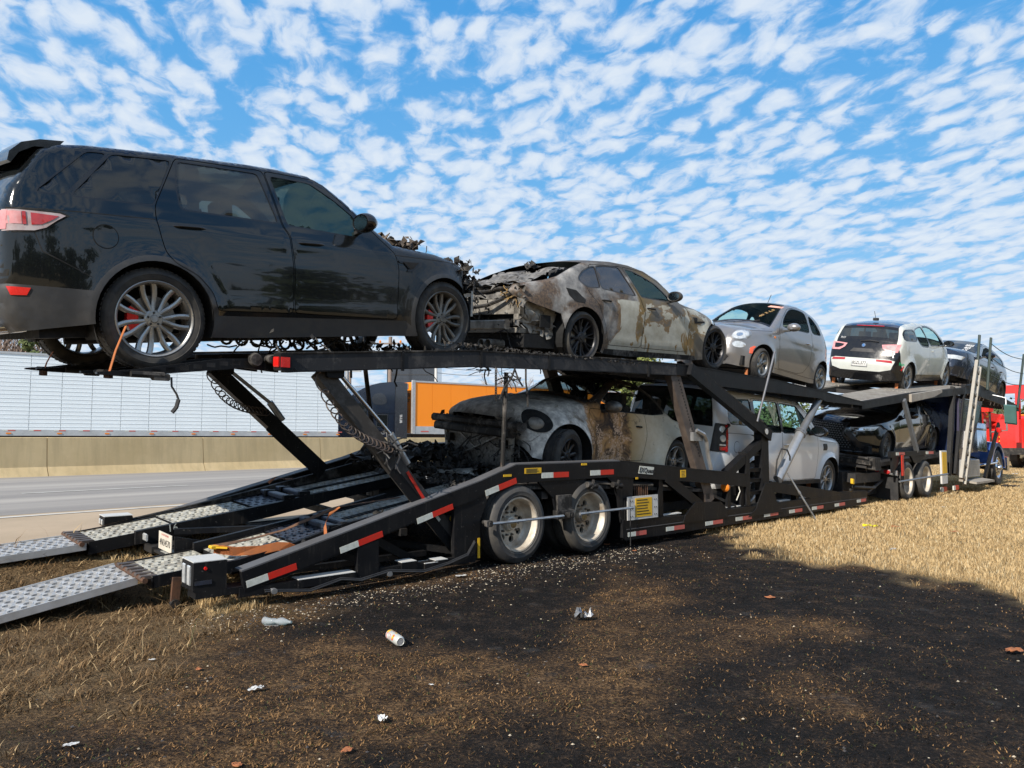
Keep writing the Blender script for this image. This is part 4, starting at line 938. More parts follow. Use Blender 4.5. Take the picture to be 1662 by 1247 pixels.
def car_electric():
    P = [(3.45, .25, 'front_bumper', .14), (3.52, .5, 'front_bumper', .16), (3.50, .75, 'front_bumper', .14), (3.38, .95, 'hood', .10), (3.1, 1.08, 'hood', .08), (2.85, 1.18, 'windshield', .12), (2.6, 1.36, 'windshield', .12), (2.30, 1.53, 'windshield', .09), (2.05, 1.615, 'roof', .06), (1.5, 1.655, 'roof', .05), (.8, 1.65, 'roof', .05), (.2, 1.60, 'roof', .05), (-.12, 1.55, 'roof', .05), (-.22, 1.50, 'rear_window', .06), (-.34, 1.30, 'rear_window', .07), (-.42, 1.16, 'tailgate', .08), (-.52, .98, 'tailgate', .08), (-.58, .83, 'rear_bumper', .09), (-.64, .62, 'rear_bumper', .10), (-.64, .46, 'rear_bumper', .10), (-.56, .26, 'rear_bumper', .08)]
    sp = dict(prof=P, bottom=[(-.56, .26), (-.36, .28), (.4, .26), (2.4, .24), (3.3, .22)], belt=[(-.5, 1.22), (.45, 1.22), (.9, 1.1), (2.6, 1.09), (3.4, .9)], W=.885, tumble=.30, rf=[(-.6, .09), (0, .10), (2.2, .09), (3.0, .12), (3.5, .12)], wz=.55, bulge=.05, tuck=.07,
              trim=.032, endF=(2.6, 3.52, .30), endR=(0, -.62, .13), arches=[(0, .345, .385), (2.85, .345, .385)], flare=.03, creases=[],
              windows=[('quarter_glass', [(-.20, 1.44), (.42, 1.46), (.55, 1.25), (.40, 1.22), (-.30, 1.235)], 'glass_smoke'), ('rear_door_glass', [(.46, 1.47), (1.15, 1.56), (1.42, 1.20), (1.36, 1.09), (.86, 1.11), (.60, 1.22)], 'glass'), ('front_door_glass', [(1.22, 1.565), (1.70, 1.56), (2.15, 1.44), (2.60, 1.15), (1.50, 1.13)], 'glass')], wsm=1,
              doors=[('front_door', [(1.20, 1.60), (1.46, 1.15), (1.30, .42), (2.35, .40), (2.62, .75), (2.68, 1.15), (2.2, 1.48), (1.7, 1.60)], None)], sideholes=[],
              clad=([(-.7, 1.28), (-.50, 1.22), (-.455, .74), (-.36, .46), (-.28, .36), (.35, .36), (.42, .42), (2.3, .38), (2.46, .25), (3.6, .2)], 'gloss_black'), paint='white_pearl', tmats={'roof': 'navy_roof', 'windshield': 'glass', 'rear_window': 'glass_smoke', 'tailgate': 'gloss_black', 'rear_bumper': 'gloss_black', 'hood': 'gloss_black'}, floor=.26)
    Mx = car_matrix(13.50, 2.894, 16.35, 3.103, 1.36, .345, 1, radians(8.5))
    c = Car('white_electric_hatchback', 'dusty white and black electric hatchback seen from behind on the upper deck', 'car', Mx, sp)
    c.wheel(0, .865, .345, .345, .265, .17, (5, 'y', -.02), 'alloy'); c.wheel(2.85, .865, .345, .345, .265, .17, (5, 'y', -.02), 'alloy')
    # rear face
    c.patch('bumper_panel', [(-.68, .52), (-.45, .46), (.45, .46), (.68, .52), (.745, .72), (.62, .755), (-.62, .755), (-.745, .72)], 'R', 'white_pearl', off=.012, thick=.04)
    c.patch('plate_frame', [(-.185, .555), (.185, .555), (.185, .73), (-.185, .73)], 'R', 'zinc', off=.026)
    o = c.patch('number_plate', [(-.17, .57), (.17, .57), (.17, .715), (-.17, .715)], 'R', 'white', off=.03)
    c.text('8SZL377', .105, (0, .64), 'R', 'ink', flip=True, off=.036, name='plate_number', parent=o, sx=.85)
    for sg in (1, -1):
        c.patch('bumper_lamp', [(sg * .36, .70), (sg * .70, .68), (sg * .68, .735), (sg * .36, .745)][::sg], 'R', 'red_lamp', off=.022)
        o = c.patch('tail_lamp', [(sg * .44, 1.0), (sg * .56, .925), (sg * .765, .925), (sg * .79, 1.12), (sg * .60, 1.11), (sg * .40, 1.09)][::sg], 'R', 'pink_lamp', off=.012, holes=[])
        c.patch('lamp_lens', [(sg * .50, 1.02), (sg * .60, .975), (sg * .70, .975), (sg * .72, 1.085), (sg * .58, 1.08), (sg * .47, 1.065)][::sg], 'R', 'lamp_grey' if sg < 0 else 'gloss_black', off=.018, parent=o)
    o = c.patch('badge', circle(0, 1.06, .042, 20), 'R', 'chrome', off=.016)
    c.patch('badge_sector', [(0, 1.06), (.03, 1.06), (.021, 1.081), (0, 1.09)], 'R', 'badge_blue', off=.020, thick=0, parent=o)
    c.patch('badge_sector', [(0, 1.06), (-.03, 1.06), (-.021, 1.039), (0, 1.03)], 'R', 'badge_blue', off=.020, thick=0, parent=o)
    c.text('i3', .05, (-.60, .875), 'R', 'zinc', flip=True, off=.016, name='model_badge', bold=.002)
    c.text('PHY', .07, (.55, 1.22), 'R', 'white', flip=True, off=.012, name='window_writing')
    c.patch('gate_recess', [(-.30, .90), (.30, .90), (.22, .985), (-.22, .985)], 'R', 'plastic', off=.006)
    c.patch('brake_light_strip', [(-.32, 1.525), (.32, 1.525), (.32, 1.54), (-.32, 1.54)], 'R', 'red_lamp', off=.02)
    mb = MB(); h, n = c.hit((-9, .1, 1.16), (1, 0, 0)); mb.tube([h + V((-.02, .0, 0)), h + V((-.03, -.22, .02)), h + V((-.02, -.42, .0))], .010, 5); mb.build('rear_wiper', 'plastic', c.e)
    c.text('Fluo', .10, (-.42, .66), 's', 'decal_green', off=.004, name='door_decal', bold=.002)
    c.sym('side_marker', [(-.44, .52), (-.36, .62), (-.35, .60), (-.42, .50)], 'S', 'red_lamp', off=.006)
    c.handle(1.62, .98, .12, 'white_pearl'); c.mirror(2.42, 1.17, 'gloss_black', 1.0)
    mb = MB(); mb.box((-.02, -.05, 1.66), (.10, .05, 1.73), .02); mb.tube([(.02, 0, 1.72), (-.10, 0, 1.88)], .006, 5); mb.build('roof_aerial', 'plastic', c.e)
    c.cabin([1.5, .6], .42, 2.4, 'interior')
    for x in (-.33, 2.50): mb = MB(); mb.bar((x, -.74, .34), (x, -.74, -.02), .07, .02); mb.build('wheel_strap', 'strap', c.e)
    mb = MB(); mb.bar((-.33, .74, .34), (-.33, .74, -.02), .07, .02); mb.build('wheel_strap', 'strap', c.e)
    return c
M_['lamp_grey'] = simple('smoked_lamp_lens', (.42, .36, .35), .12, coat=1., dirt=.6, dcol=(.25, .10, .10), scale=14)
M_['navy_roof'] = paint('navy_black_roof', (.012, .018, .04), .10, 0., .1)
M_['badge_blue'] = simple('badge_blue', (.03, .15, .40), .3, dirt=0)
M_['decal_green'] = simple('decal_green', (.02, .38, .16), .4, dirt=.1)

def car_coupe():
    P = [(3.02, .46, 'front_end', .12), (3.14, .66, 'front_end', .10), (3.20, .74, 'hood', .10), (3.15, .82, 'hood', .08), (2.95, .90, 'hood', .07), (2.6, .965, 'hood', .07), (2.25, 1.01, 'hood', .07), (1.93, 1.03, 'windshield', .10), (1.78, 1.10, 'windshield', .10), (1.57, 1.22, 'windshield', .09), (1.36, 1.36, 'windshield', .06), (1.22, 1.405, 'roof', .05), (.96, 1.40, 'roof', .05), (.66, 1.335, 'roof_bows', .05), (.40, 1.21, 'roof_bows', .05), (.17, 1.045, 'roof_bows', .04), (.0, .965, 'trunk', .06), (-.35, .92, 'trunk', .10), (-.7, .80, 'trunk', .12), (-.9, .60, 'rear_bumper', .12), (-.92, .35, 'rear_bumper', .10)]
    sp = dict(prof=P, bottom=[(-.92, .35), (-.4, .25), (.4, .20), (2.0, .18), (2.9, .30)], belt=[(-.8, .9), (.2, .98), (1.9, .93), (2.9, .85)], W=.90, tumble=.40, rf=[(-1, .16), (0, .10), (.4, .04), (1.9, .05), (2.2, .12), (3.1, .16)], wz=.52, bulge=.09, tuck=.04,
              endF=(2.2, 3.2, .30), endR=(0, -.92, .25), arches=[(0, .34, .39), (2.40, .34, .405)], flare=.075, flw=.13,
              windows=[('side_opening', [(1.66, 1.085), (1.48, 1.21), (1.28, 1.335), (1.15, 1.36), (.88, 1.35), (.64, 1.28), (.42, 1.16), (.28, 1.02), (.55, .985), (1.72, .965)], None)], wsm=0,
              doors=[('front_door', [(.76, .99), (.75, .70), (.85, .34), (1.77, .31), (1.93, .60), (1.975, .85), (1.93, .97), (1.6, .975)], None)], trim=.006, trim_mat='soot_trim',
              sideholes=[], paint='coupe_paint', frit='soot_trim', tmats={'windshield': 'soot_window', 'roof': 'char', 'roof_bows': None, 'front_end': None, 'hood': 'coupe_paint'}, skip=('roof_bows', 'front_end'), floor=.20)
    Mx = car_matrix(3.663, 1.07, 1.267, 1.20, 1.34, .34, -1, -radians(5.5))
    c = Car('burnt_coupe', 'burnt-out rounded coupe, ash white and scorched brown, facing the ramps on the lower deck', 'car', Mx, sp)
    c.wheel(0, .90, .34, .33, .235, .22, (5, 'double', -.03), 'alloy'); c.wheel(2.40, .965, .34, .335, .225, .23, (10, 'single', -.03), 'dark_alloy', squash=.02, yaw=.22)
    r = random.Random(21)
    for sg in (1, -1):   # oval lamp sockets with what is left of the lamps
        c.patch('lamp_socket', circle(2.84, .74, .135, 30, 1.25), 'S' if sg > 0 else 's', 'dark', off=.010, thick=.05)
        mb = MB(); h, n = c.hit((2.86, sg * 5, .70), (0, -sg, 0)); mb.lathe([(.0, .05), (.05, .045), (.09, .02), (.105, 0), (.10, -.04)], 22, 'x'); mb.xf(Matrix.Translation(h + V((.0, -sg * .01, -.01))) @ Matrix.Rotation(sg * radians(52), 4, 'Z') @ Matrix.Diagonal((1, 1.15, .9, 1))); mb.build('headlamp', 'bare_metal', c.e, smooth=50)
        mb = MB()
        for x in np.linspace(.35, 1.32, 1): pass
        yy = lambda x: float(c.half([(x, interp(sorted([(p[0], p[1]) for p in P if .1 < p[0] < 1.3]), x))])[0])
        mb.tube([(x, sg * (yy(x) + .01), interp(sorted([(p[0], p[1]) for p in P if .1 < p[0] < 1.3]), x)) for x in np.linspace(.2, 1.2, 9)], .018, 6); mb.build('roof_rail', 'burnt_steel', c.e)
    for x in (.92, .66, .42): z = interp(sorted([(p[0], p[1]) for p in P if .1 < p[0] < 1.3]), x); y = yy(x); mb = MB(); mb.tube([(x + .02 * sin(5 * t), t * y, z + .03 * (1 - t * t)) for t in np.linspace(-1, 1, 11)], .012, 6); mb.build('roof_bow', 'burnt_steel', c.e)
    mb = MB(); mb.box((3.12, -.70, .50), (3.24, .70, .60), .02); mb.box((3.04, -.80, .60), (3.22, .80, .70), .03); mb.bar((2.6, -.5, .42), (3.15, -.5, .42), .08, .10); mb.bar((2.6, .5, .42), (3.15, .5, .42), .08, .10); mb.box((2.98, -.60, .10), (3.02, .60, .14)); mb.build('bumper_beam', 'burnt_steel', c.e)
    mb = MB(); mb.prism([(2.96, .14), (3.0, .14), (3.10, .56), (3.06, .56)], -.56, .56); mb.build('radiator', 'mesh_grey', c.e)
    mb = MB(); mb.bar((3.03, -.48, .16), (3.12, .40, .50), .018, .018); mb.bar((3.10, -.35, .50), (3.05, .1, .25), .018, .018); mb.bar((3.02, .58, .10), (3.1, .62, .60), .05, .05); mb.bar((3.02, -.58, .10), (3.1, -.62, .60), .05, .05); mb.build('radiator_frame', 'bare_metal', c.e)
    mb = MB(); shards(mb, (3.1, 0, .64), (.10, .75, .10), 130, .08, r); wires(mb, (3.08, .3, .5), (.08, .5, .2), 26, .008, r, .3); shards(mb, (2.95, .45, .30), (.2, .4, .12), 70, .08, r); shards(mb, (1.9, .2, 1.07), (.1, .6, .03), 60, .08, r); shards(mb, (.85, 0, 1.36), (.3, .6, .05), 60, .09, r); wires(mb, (.8, 0, 1.3), (.3, .7, .08), 26, .008, r, .35)
    mb.build('charred_scraps', 'char', c.e, kind='stuff')
    mb = MB(); shards(mb, (2.05, .25, 1.07), (.05, .09, .03), 16, .07, r, up=1); mb.build('rusty_flake', 'rusty', c.e, kind='stuff')
    c.cabin([1.05, .2], .28, 1.75, 'char'); c.handle(.93, .80, .13, 'burnt_steel'); c.mirror(1.66, 1.0, 'burnt_alloy', 1.)
    return c
M_['mesh_grey'] = simple('ash_radiator_core', (.30, .29, .27), .7, metal=.3, dirt=1., dcol=(.08, .07, .06), scale=30, bump=1.)
M_['soot_window'] = glass('soot_streaked_glass', (.012, .011, .010), .22)

def car_white_suv():
    P = [(3.62, .30, 'front_bumper', .10), (3.70, .55, 'front_bumper', .12), (3.70, .85, 'front_bumper', .10), (3.63, 1.06, 'hood', .07), (3.2, 1.135, 'hood', .05), (2.50, 1.18, 'windshield', .07), (2.3, 1.36, 'windshield', .08), (2.05, 1.60, 'windshield', .07), (1.85, 1.75, 'roof', .04), (1.4, 1.81, 'roof', .04), (.6, 1.84, 'roof', .04), (-.1, 1.86, 'roof', .04), (-.75, 1.88, 'roof', .04), (-.98, 1.84, 'rear_window', .04), (-1.04, 1.30, 'tailgate', .04), (-1.07, 1.0, 'tailgate', .05), (-1.10, .72, 'rear_bumper', .06), (-1.12, .5, 'rear_bumper', .06), (-1.05, .35, 'rear_bumper', .05)]
    sp = dict(prof=P, bottom=[(-1.05, .35), (-.45, .40), (.45, .33), (2.45, .32), (3.5, .30)], belt=[(-1.1, 1.16), (.8, 1.16), (2.4, 1.12), (3.6, 1.0)], W=.96, tumble=.16, rf=[(-1.1, .07), (1.8, .08), (2.3, .05), (2.7, .08), (3.7, .10)], wz=.6, bulge=.02, tuck=.04,
              endF=(3.0, 3.7, .16), endR=(-.7, -1.1, .08), arches=[(0, .37, .43), (2.885, .37, .43)], flare=.045, flw=.06, creases=[((-1, 1.0), (3.4, .95), .010, .02)],
              windows=[('quarter_glass', [(-.74, 1.73), (-.05, 1.74), (-.02, 1.34), (-.70, 1.36), (-.76, 1.42)], 'glass_dark'), ('rear_door_glass', [(.08, 1.74), (.88, 1.73), (.94, 1.24), (.16, 1.25), (.10, 1.32)], 'glass'), ('front_door_glass', [(.98, 1.72), (1.60, 1.69), (1.85, 1.52), (2.16, 1.22), (1.02, 1.235)], 'glass')], wsm=0,
              doors=[('rear_door', [(.0, 1.77), (.05, 1.2), (.12, .84), (.44, .60), (.47, .42), (.96, .42), (.97, 1.2), (.93, 1.77)], None), ('front_door', [(.945, 1.77), (.985, 1.2), (.98, .42), (2.35, .41), (2.40, .9), (2.36, 1.15), (2.15, 1.35), (1.75, 1.72)], None)],
              clad=([(-1.2, .30), (-.45, .40), (.4, .41), (2.45, .40), (2.6, .2), (3.7, .3)], 'plastic'), paint='white_suv', tmats={'windshield': 'glass', 'rear_window': 'glass_dark'}, floor=.32)
    Mx = car_matrix(5.65, .683, 8.53, .678, 1.30, .37, 1, radians(6.5))
    c = Car('white_suv', 'boxy white SUV with round-lens tail lamps on the lower deck, behind the silver lift cylinder', 'SUV', Mx, sp)
    c.wheel(0, .955, .37, .37, .265, .25, (5, 'double', -.03), 'alloy'); c.wheel(2.885, .955, .37, .37, .265, .25, (7, 'double', -.03), 'alloy')
    for sd in ('S', 's'):
        o = c.patch('tail_lamp', [(-1.015, 1.36), (-.82, 1.345), (-.83, .92), (-1.035, .93)], sd, 'plastic', off=.010)
        for z, m in ((1.27, 'lamp'), (1.13, 'lamp')): c.patch('lamp_lens', circle(-.945, z, .052, 18, 1.1), sd, m, off=.016, parent=o)
        c.patch('lamp_lens', [(-1.01, 1.045), (-.89, 1.04), (-.89, 1.02), (-1.01, 1.02)], sd, 'lamp', off=.016, parent=o)
        c.patch('lamp_lens', [(-1.01, 1.005), (-.89, 1.0), (-.89, .95), (-1.01, .95)], sd, 'red_lamp', off=.016, parent=o)
        c.patch('lamp_edge', [(-.875, 1.34), (-.825, 1.34), (-.835, .93), (-.88, .93)], sd, 'red_lamp', off=.018, parent=o)
        c.patch('fender_vent', [(2.60, 1.04), (2.74, 1.04), (2.76, 1.0), (2.74, .92), (2.60, .92)], sd, 'plastic', off=.010)
        c.patch('fuel_flap', circle(-.55, 1.0, .085, 24), sd, 'white_suv', off=.004, thick=.01)
        c.patch('flap_seam', circle(-.55, 1.0, .091, 36), sd, 'dark', off=.0015, thick=.004, holes=[circle(-.55, 1.0, .084, 36)], step=.02)
        c.patch('bonnet_seam', [(2.45, 1.10), (3.6, 1.03), (3.6, 1.025), (2.45, 1.094)], sd, 'dark', off=.0015, thick=.004)
    c.sym('tail_lamp', [(.80, .93), (.94, .92), (.94, 1.36), (.82, 1.36)], 'R', 'plastic', off=.010)
    for sd in ('S', 's'):
        for pp in ([(-.04, 1.72), (.06, 1.72), (.10, 1.27), (-.01, 1.27)], [(.885, 1.72), (.975, 1.72), (1.015, 1.25), (.945, 1.25)]): c.patch('pillar_cover', pp, sd, 'gloss_black', off=.006, thick=.01)
    c.handle(.20, 1.03, .2, 'white_suv'); c.handle(1.15, 1.03, .2, 'white_suv'); c.mirror(2.02, 1.26, 'gloss_black', 1.2)
    mb = MB()
    for y in (-.62, .62): mb.tube([(-.7, y, 1.91), (-.6, y, 1.95), (1.3, y, 1.90), (1.45, y, 1.85)], .018, 6)
    mb.build('roof_rail', 'plastic', c.e, smooth=50)
    c.cabin([1.1, .15, -.7], .55, 2.1, 'tan_interior')
    mb = MB(); mb.bar((2.44, -.80, .45), (2.44, -.80, .12), .08, .02); mb.build('wheel_strap', 'strap', c.e); return c

def car_black_sedan():
    P = [(3.92, .20, 'front_bumper', .20), (3.99, .45, 'front_bumper', .22), (3.95, .72, 'front_bumper', .20), (3.82, .83, 'hood', .13), (3.3, .91, 'hood', .11), (2.45, 1.0, 'windshield', .09), (2.0, 1.15, 'windshield', .09), (1.55, 1.30, 'windshield', .06), (1.2, 1.345, 'roof', .04), (.7, 1.345, 'roof', .04), (.15, 1.28, 'rear_window', .06), (-.5, 1.06, 'trunk', .05), (-.95, .99, 'trunk', .05), (-1.05, .8, 'rear_bumper', .08), (-1.07, .5, 'rear_bumper', .08), (-1.0, .25, 'rear_bumper', .06)]
    sp = dict(prof=P, bottom=[(-1.0, .25), (-.4, .22), (.4, .18), (2.7, .17), (3.8, .18)], belt=[(-1, .93), (.3, .97), (2.4, .90), (3.8, .74)], W=.925, tumble=.42, rf=[(-1.1, .09), (.2, .05), (2.3, .05), (2.8, .10), (4, .10)], wz=.62, bulge=.05, tuck=.06,
              endF=(2.95, 3.98, .34), endR=(-.3, -1.05, .2), arches=[(0, .335, .37), (3.07, .335, .37)], flare=.035, creases=[((-.9, .80), (3.2, .72), .014, .03)],
              windows=[('rear_door_glass', [(-.05, 1.12), (.25, 1.22), (.80, 1.28), (.92, 1.0), (.10, 1.0)], 'glass_dark'), ('front_door_glass', [(.90, 1.285), (1.25, 1.27), (1.65, 1.15), (2.05, .97), (1.02, .995)], 'glass')], wsm=0,
              doors=[('rear_door', [(.12, 1.27), (-.02, .95), (.35, .66), (.42, .28), (.95, .27), (.98, .95), (.84, 1.31)], None), ('front_door', [(.855, 1.31), (.995, .95), (.965, .27), (2.35, .26), (2.42, .65), (2.35, .88), (2.1, 1.0), (1.65, 1.2), (1.3, 1.30)], None)],
              paint='black_gloss_paint', tmats={'windshield': 'glass_smoke', 'rear_window': 'glass_dark'}, floor=.2)
    Mx = car_matrix(14.90, 1.404, 11.85, 1.284, 1.35, .335, -1, -radians(8.4))
    c = Car('black_sedan', 'glossy black sedan with a wide mesh spindle grille above the tractor drive wheels', 'car', Mx, sp)
    c.wheel(0, .92, .335, .335, .245, .23, (5, 'double', -.03), 'burnt_alloy'); c.wheel(3.07, .92, .335, .335, .245, .23, (10, 'double', -.03), 'burnt_alloy', yaw=.05)
    gp = [(-.52, .28), (.52, .28), (.46, .44), (.32, .58), (.37, .80), (-.37, .80), (-.32, .58), (-.46, .44)]
    g = c.patch('grille', gp, 'F', 'dark', off=.006)
    c.patch('grille_surround', offset(gp, .03), 'F', 'dark_alloy', off=.012, holes=[gp])
    mb = MB()
    for i in range(11):       # mesh of slanted fins
        for j in range(-9, 10):
            z = .28 + i * .047; y = j * .05 + (i % 2) * .025
            if not inside([(y, z + .015)], offset(gp, -.015))[0]: continue
            h, n = c.hit((9, y, z + .015), (-1, 0, 0))
            if h: mb.bar(h + V((.012, -.014, 0)), h + V((.012, .010, .026)), .011, .011); mb.bar(h + V((.012, .010, .026)), h + V((.012, .022, .0)), .011, .011)
    mb.build('grille_mesh', 'cyl_grey', c.e)
    c.patch('badge', circle(0, .735, .058, 24, 1.35), 'F', 'chrome', off=.024, holes=[circle(0, .735, .043, 24, 1.35)], step=.02)
    c.patch('badge_mark', [(-.03, .755), (-.015, .755), (-.005, .725), (.04, .725), (.04, .71), (-.02, .71)], 'F', 'chrome', off=.020)
    for sg in (1, -1):
        o = c.patch('headlamp', [(sg * .43, .70), (sg * .60, .675), (sg * .80, .70), (sg * .83, .78), (sg * .60, .755), (sg * .45, .74)][::sg], 'F', 'lamp', off=.012)
        c.patch('lamp_bulb', [(sg * .52, .70), (sg * .68, .70), (sg * .68, .73), (sg * .52, .725)][::sg], 'F', 'chrome', off=.018, parent=o)
        c.patch('bumper_intake', [(sg * .56, .28), (sg * .76, .30), (sg * .78, .42), (sg * .62, .46)][::sg], 'F', 'dark', off=.010)
        c.patch('bumper_blade', [(sg * .37, .62), (sg * .44, .66), (sg * .60, .50), (sg * .80, .26), (sg * .76, .25), (sg * .56, .36)][::sg], 'F', 'dark_alloy', off=.016)
        c.patch('lower_lip', [(0, .205), (sg * .72, .225), (sg * .72, .235), (0, .22)][::sg], 'F', 'chrome', off=.012)
    c.handle(.35, .82, .18, 'black_gloss_paint'); c.handle(1.25, .80, .18, 'black_gloss_paint'); c.mirror(1.95, 1.0, 'black_gloss_paint', 1.)
    c.cabin([1.2, .3], .28, 2.1, 'interior')
    mb = MB(); mb.bar((2.70, .80, .35), (2.70, .80, .0), .06, .02); mb.build('wheel_strap', 'strap', c.e); return c

def car_navy_suv():
    P = [(3.75, .28, 'front_bumper', .16), (3.82, .5, 'front_bumper', .18), (3.80, .82, 'front_bumper', .16), (3.68, .98, 'hood', .10), (3.2, 1.08, 'hood', .07), (2.45, 1.14, 'windshield', .08), (2.0, 1.40, 'windshield', .08), (1.6, 1.58, 'windshield', .06), (1.3, 1.63, 'roof', .04), (.5, 1.63, 'roof', .04), (-.2, 1.55, 'roof', .04), (-.5, 1.45, 'rear_window', .06), (-.85, 1.15, 'tailgate', .08), (-.95, .9, 'rear_bumper', .08), (-.98, .5, 'rear_bumper', .08), (-.9, .3, 'rear_bumper', .05)]
    sp = dict(prof=P, bottom=[(-.9, .3), (-.4, .32), (.4, .26), (2.5, .26), (3.6, .26)], belt=[(-1, 1.1), (2.4, 1.02), (3.7, .88)], W=.94, tumble=.36, rf=[(-1, .09), (.2, .06), (2.2, .05), (2.8, .10), (3.8, .10)], wz=.62, bulge=.04, tuck=.05, endF=(2.9, 3.82, .26), endR=(-.3, -.95, .2), arches=[(0, .36, .41), (2.80, .36, .41)], flare=.035,
              windows=[('rear_door_glass', [(-.25, 1.38), (.1, 1.48), (.75, 1.52), (.85, 1.16), (-.2, 1.19)], 'glass_dark'), ('front_door_glass', [(.85, 1.525), (1.3, 1.52), (1.7, 1.40), (2.15, 1.12), (.95, 1.155)], 'glass')], wsm=0,
              doors=[('rear_door', [(-.1, 1.52), (-.1, 1.0), (.35, .7), (.45, .36), (.9, .35), (.92, 1.1), (.8, 1.57)], None), ('front_door', [(.815, 1.57), (.935, 1.1), (.915, .35), (2.3, .34), (2.35, 1.0), (2.1, 1.22), (1.7, 1.46), (1.3, 1.57)], None)],
              paint='navy_paint', tmats={'windshield': 'glass_smoke', 'rear_window': 'glass_dark'}, floor=.28)
    Mx = car_matrix(21.3, 2.855, 18.5, 3.155, 1.35, .36, -1, -radians(8.5))
    c = Car('navy_suv', 'dark navy SUV sloping nose-up on the head rack above the tractor cab', 'SUV', Mx, sp)
    c.wheel(0, .935, .36, .36, .25, .23, (5, 'double', -.03), 'burnt_alloy'); c.wheel(2.80, .935, .36, .36, .25, .23, (5, 'double', -.03), 'burnt_alloy')
    c.patch('grille', [(-.30, .58), (.30, .58), (.36, .82), (-.36, .82)], 'F', 'dark', off=.008); c.patch('lower_grille', [(-.6, .32), (.6, .32), (.7, .5), (-.7, .5)], 'F', 'plastic', off=.008)
    for sg in (1, -1): c.patch('headlamp', [(sg * .44, .72), (sg * .80, .74), (sg * .84, .85), (sg * .46, .84)][::sg], 'F', 'lamp', off=.012)
    c.patch('bumper_wing', [(-.84, .33), (-.66, .33), (-.70, .55), (-.86, .55)], 'F', 'dark_alloy', off=.012); c.patch('bumper_wing', [(.66, .33), (.84, .33), (.86, .55), (.70, .55)], 'F', 'dark_alloy', off=.012)
    [c.text(q, .10, (.50, 1.42 - k * .10), 'F', 'white', off=.012, name='window_writing', bold=.006) for k, q in enumerate(('2022', '4x4', 'LX'))]
    c.mirror(2.0, 1.16, 'navy_paint', 1.1); c.handle(.2, .98, .18, 'navy_paint'); c.handle(1.1, .97, .18, 'navy_paint'); c.cabin([1.2, .2], .4, 2.1); return c
# ------------------------------------------------------------ the setting
RTH = radians(39.2); RD = Vector((sin(RTH), cos(RTH), 0)); RN = Vector((-cos(RTH), sin(RTH), 0))
def road_pt(t, p, z=0): return RD * t + RN * p + Vector((0, 0, z))
def gp(x, y, z=0.):   # the point of level ground seen at this pixel of the photograph, used once to lay things out
    ph = radians(4.053); a = (x - 831) / 1249; b = -(y - 623.5) / 1249
    r = (a, cos(ph) - b * sin(ph), sin(ph) + b * cos(ph)); t = (z - 1.335) / r[2]; return (r[0] * t, r[1] * t)
def gz_np(X, Y):
    p = -X * cos(RTH) + Y * sin(RTH)
    t = np.clip((p - 6.3) / (8.0 - 6.3), 0, 1); z = .38 * t * t * (3 - 2 * t)
    w = np.clip((7.4 - p) / 1.5, 0, 1)
    z = z + w * (.018 * np.sin(X * 1.7 + Y * .6) * np.sin(Y * 1.3 - X * .5) + .012 * np.sin(X * 4.1 + 1) * np.sin(Y * 3.7) - .010)
    nr = np.clip((13 - np.abs(X - 2)) / 1.5, 0, 1) * np.clip((16 - Y) / 2, 0, 1) * np.clip(Y - 1, 0, 1) * np.clip((.3 - z) / .1, 0, 1)
    return z + nr * ((fbm(X, Y, 3.3, 3, 5) - .5) * .035 + (fbm(X, Y, .8, 2, 8) - .5) * .03)
BURN = [gp(*q) for q in [(1020, 858), (1120, 862), (1180, 868), (1215, 888), (1245, 903), (1330, 918), (1400, 920), (1440, 932), (1540, 945), (1600, 960), (1662, 972), (1830, 1030), (2300, 1400), (-700, 1400), (-500, 1180), (60, 1140), (130, 1085), (260, 1040), (380, 985), (470, 950), (780, 905), (880, 880)]]
STRAW = [gp(*q) for q in [(-300, 940), (0, 925), (150, 935), (330, 962), (400, 990), (300, 1030), (200, 1075), (120, 1110), (60, 1140), (-60, 1175), (-500, 1180)]]
def vnoise(X, Y, s, seed=0):
    # cheap smooth value noise
    x = X * s; y = Y * s; xi = np.floor(x).astype(int); yi = np.floor(y).astype(int); fx = x - xi; fy = y - yi
    h = lambda a, b: (np.sin(a * 127.1 + b * 311.7 + seed * 74.7) * 43758.5453) % 1.0
    fx = fx * fx * (3 - 2 * fx); fy = fy * fy * (3 - 2 * fy)
    return (h(xi, yi) * (1 - fx) + h(xi + 1, yi) * fx) * (1 - fy) + (h(xi, yi + 1) * (1 - fx) + h(xi + 1, yi + 1) * fx) * fy
def fbm(X, Y, s, o=4, seed=0):
    r = 0; a = .5; n = 0
    for i in range(o): r = r + vnoise(X, Y, s * 2 ** i, seed + i) * a; n += a; a *= .55
    return r / n
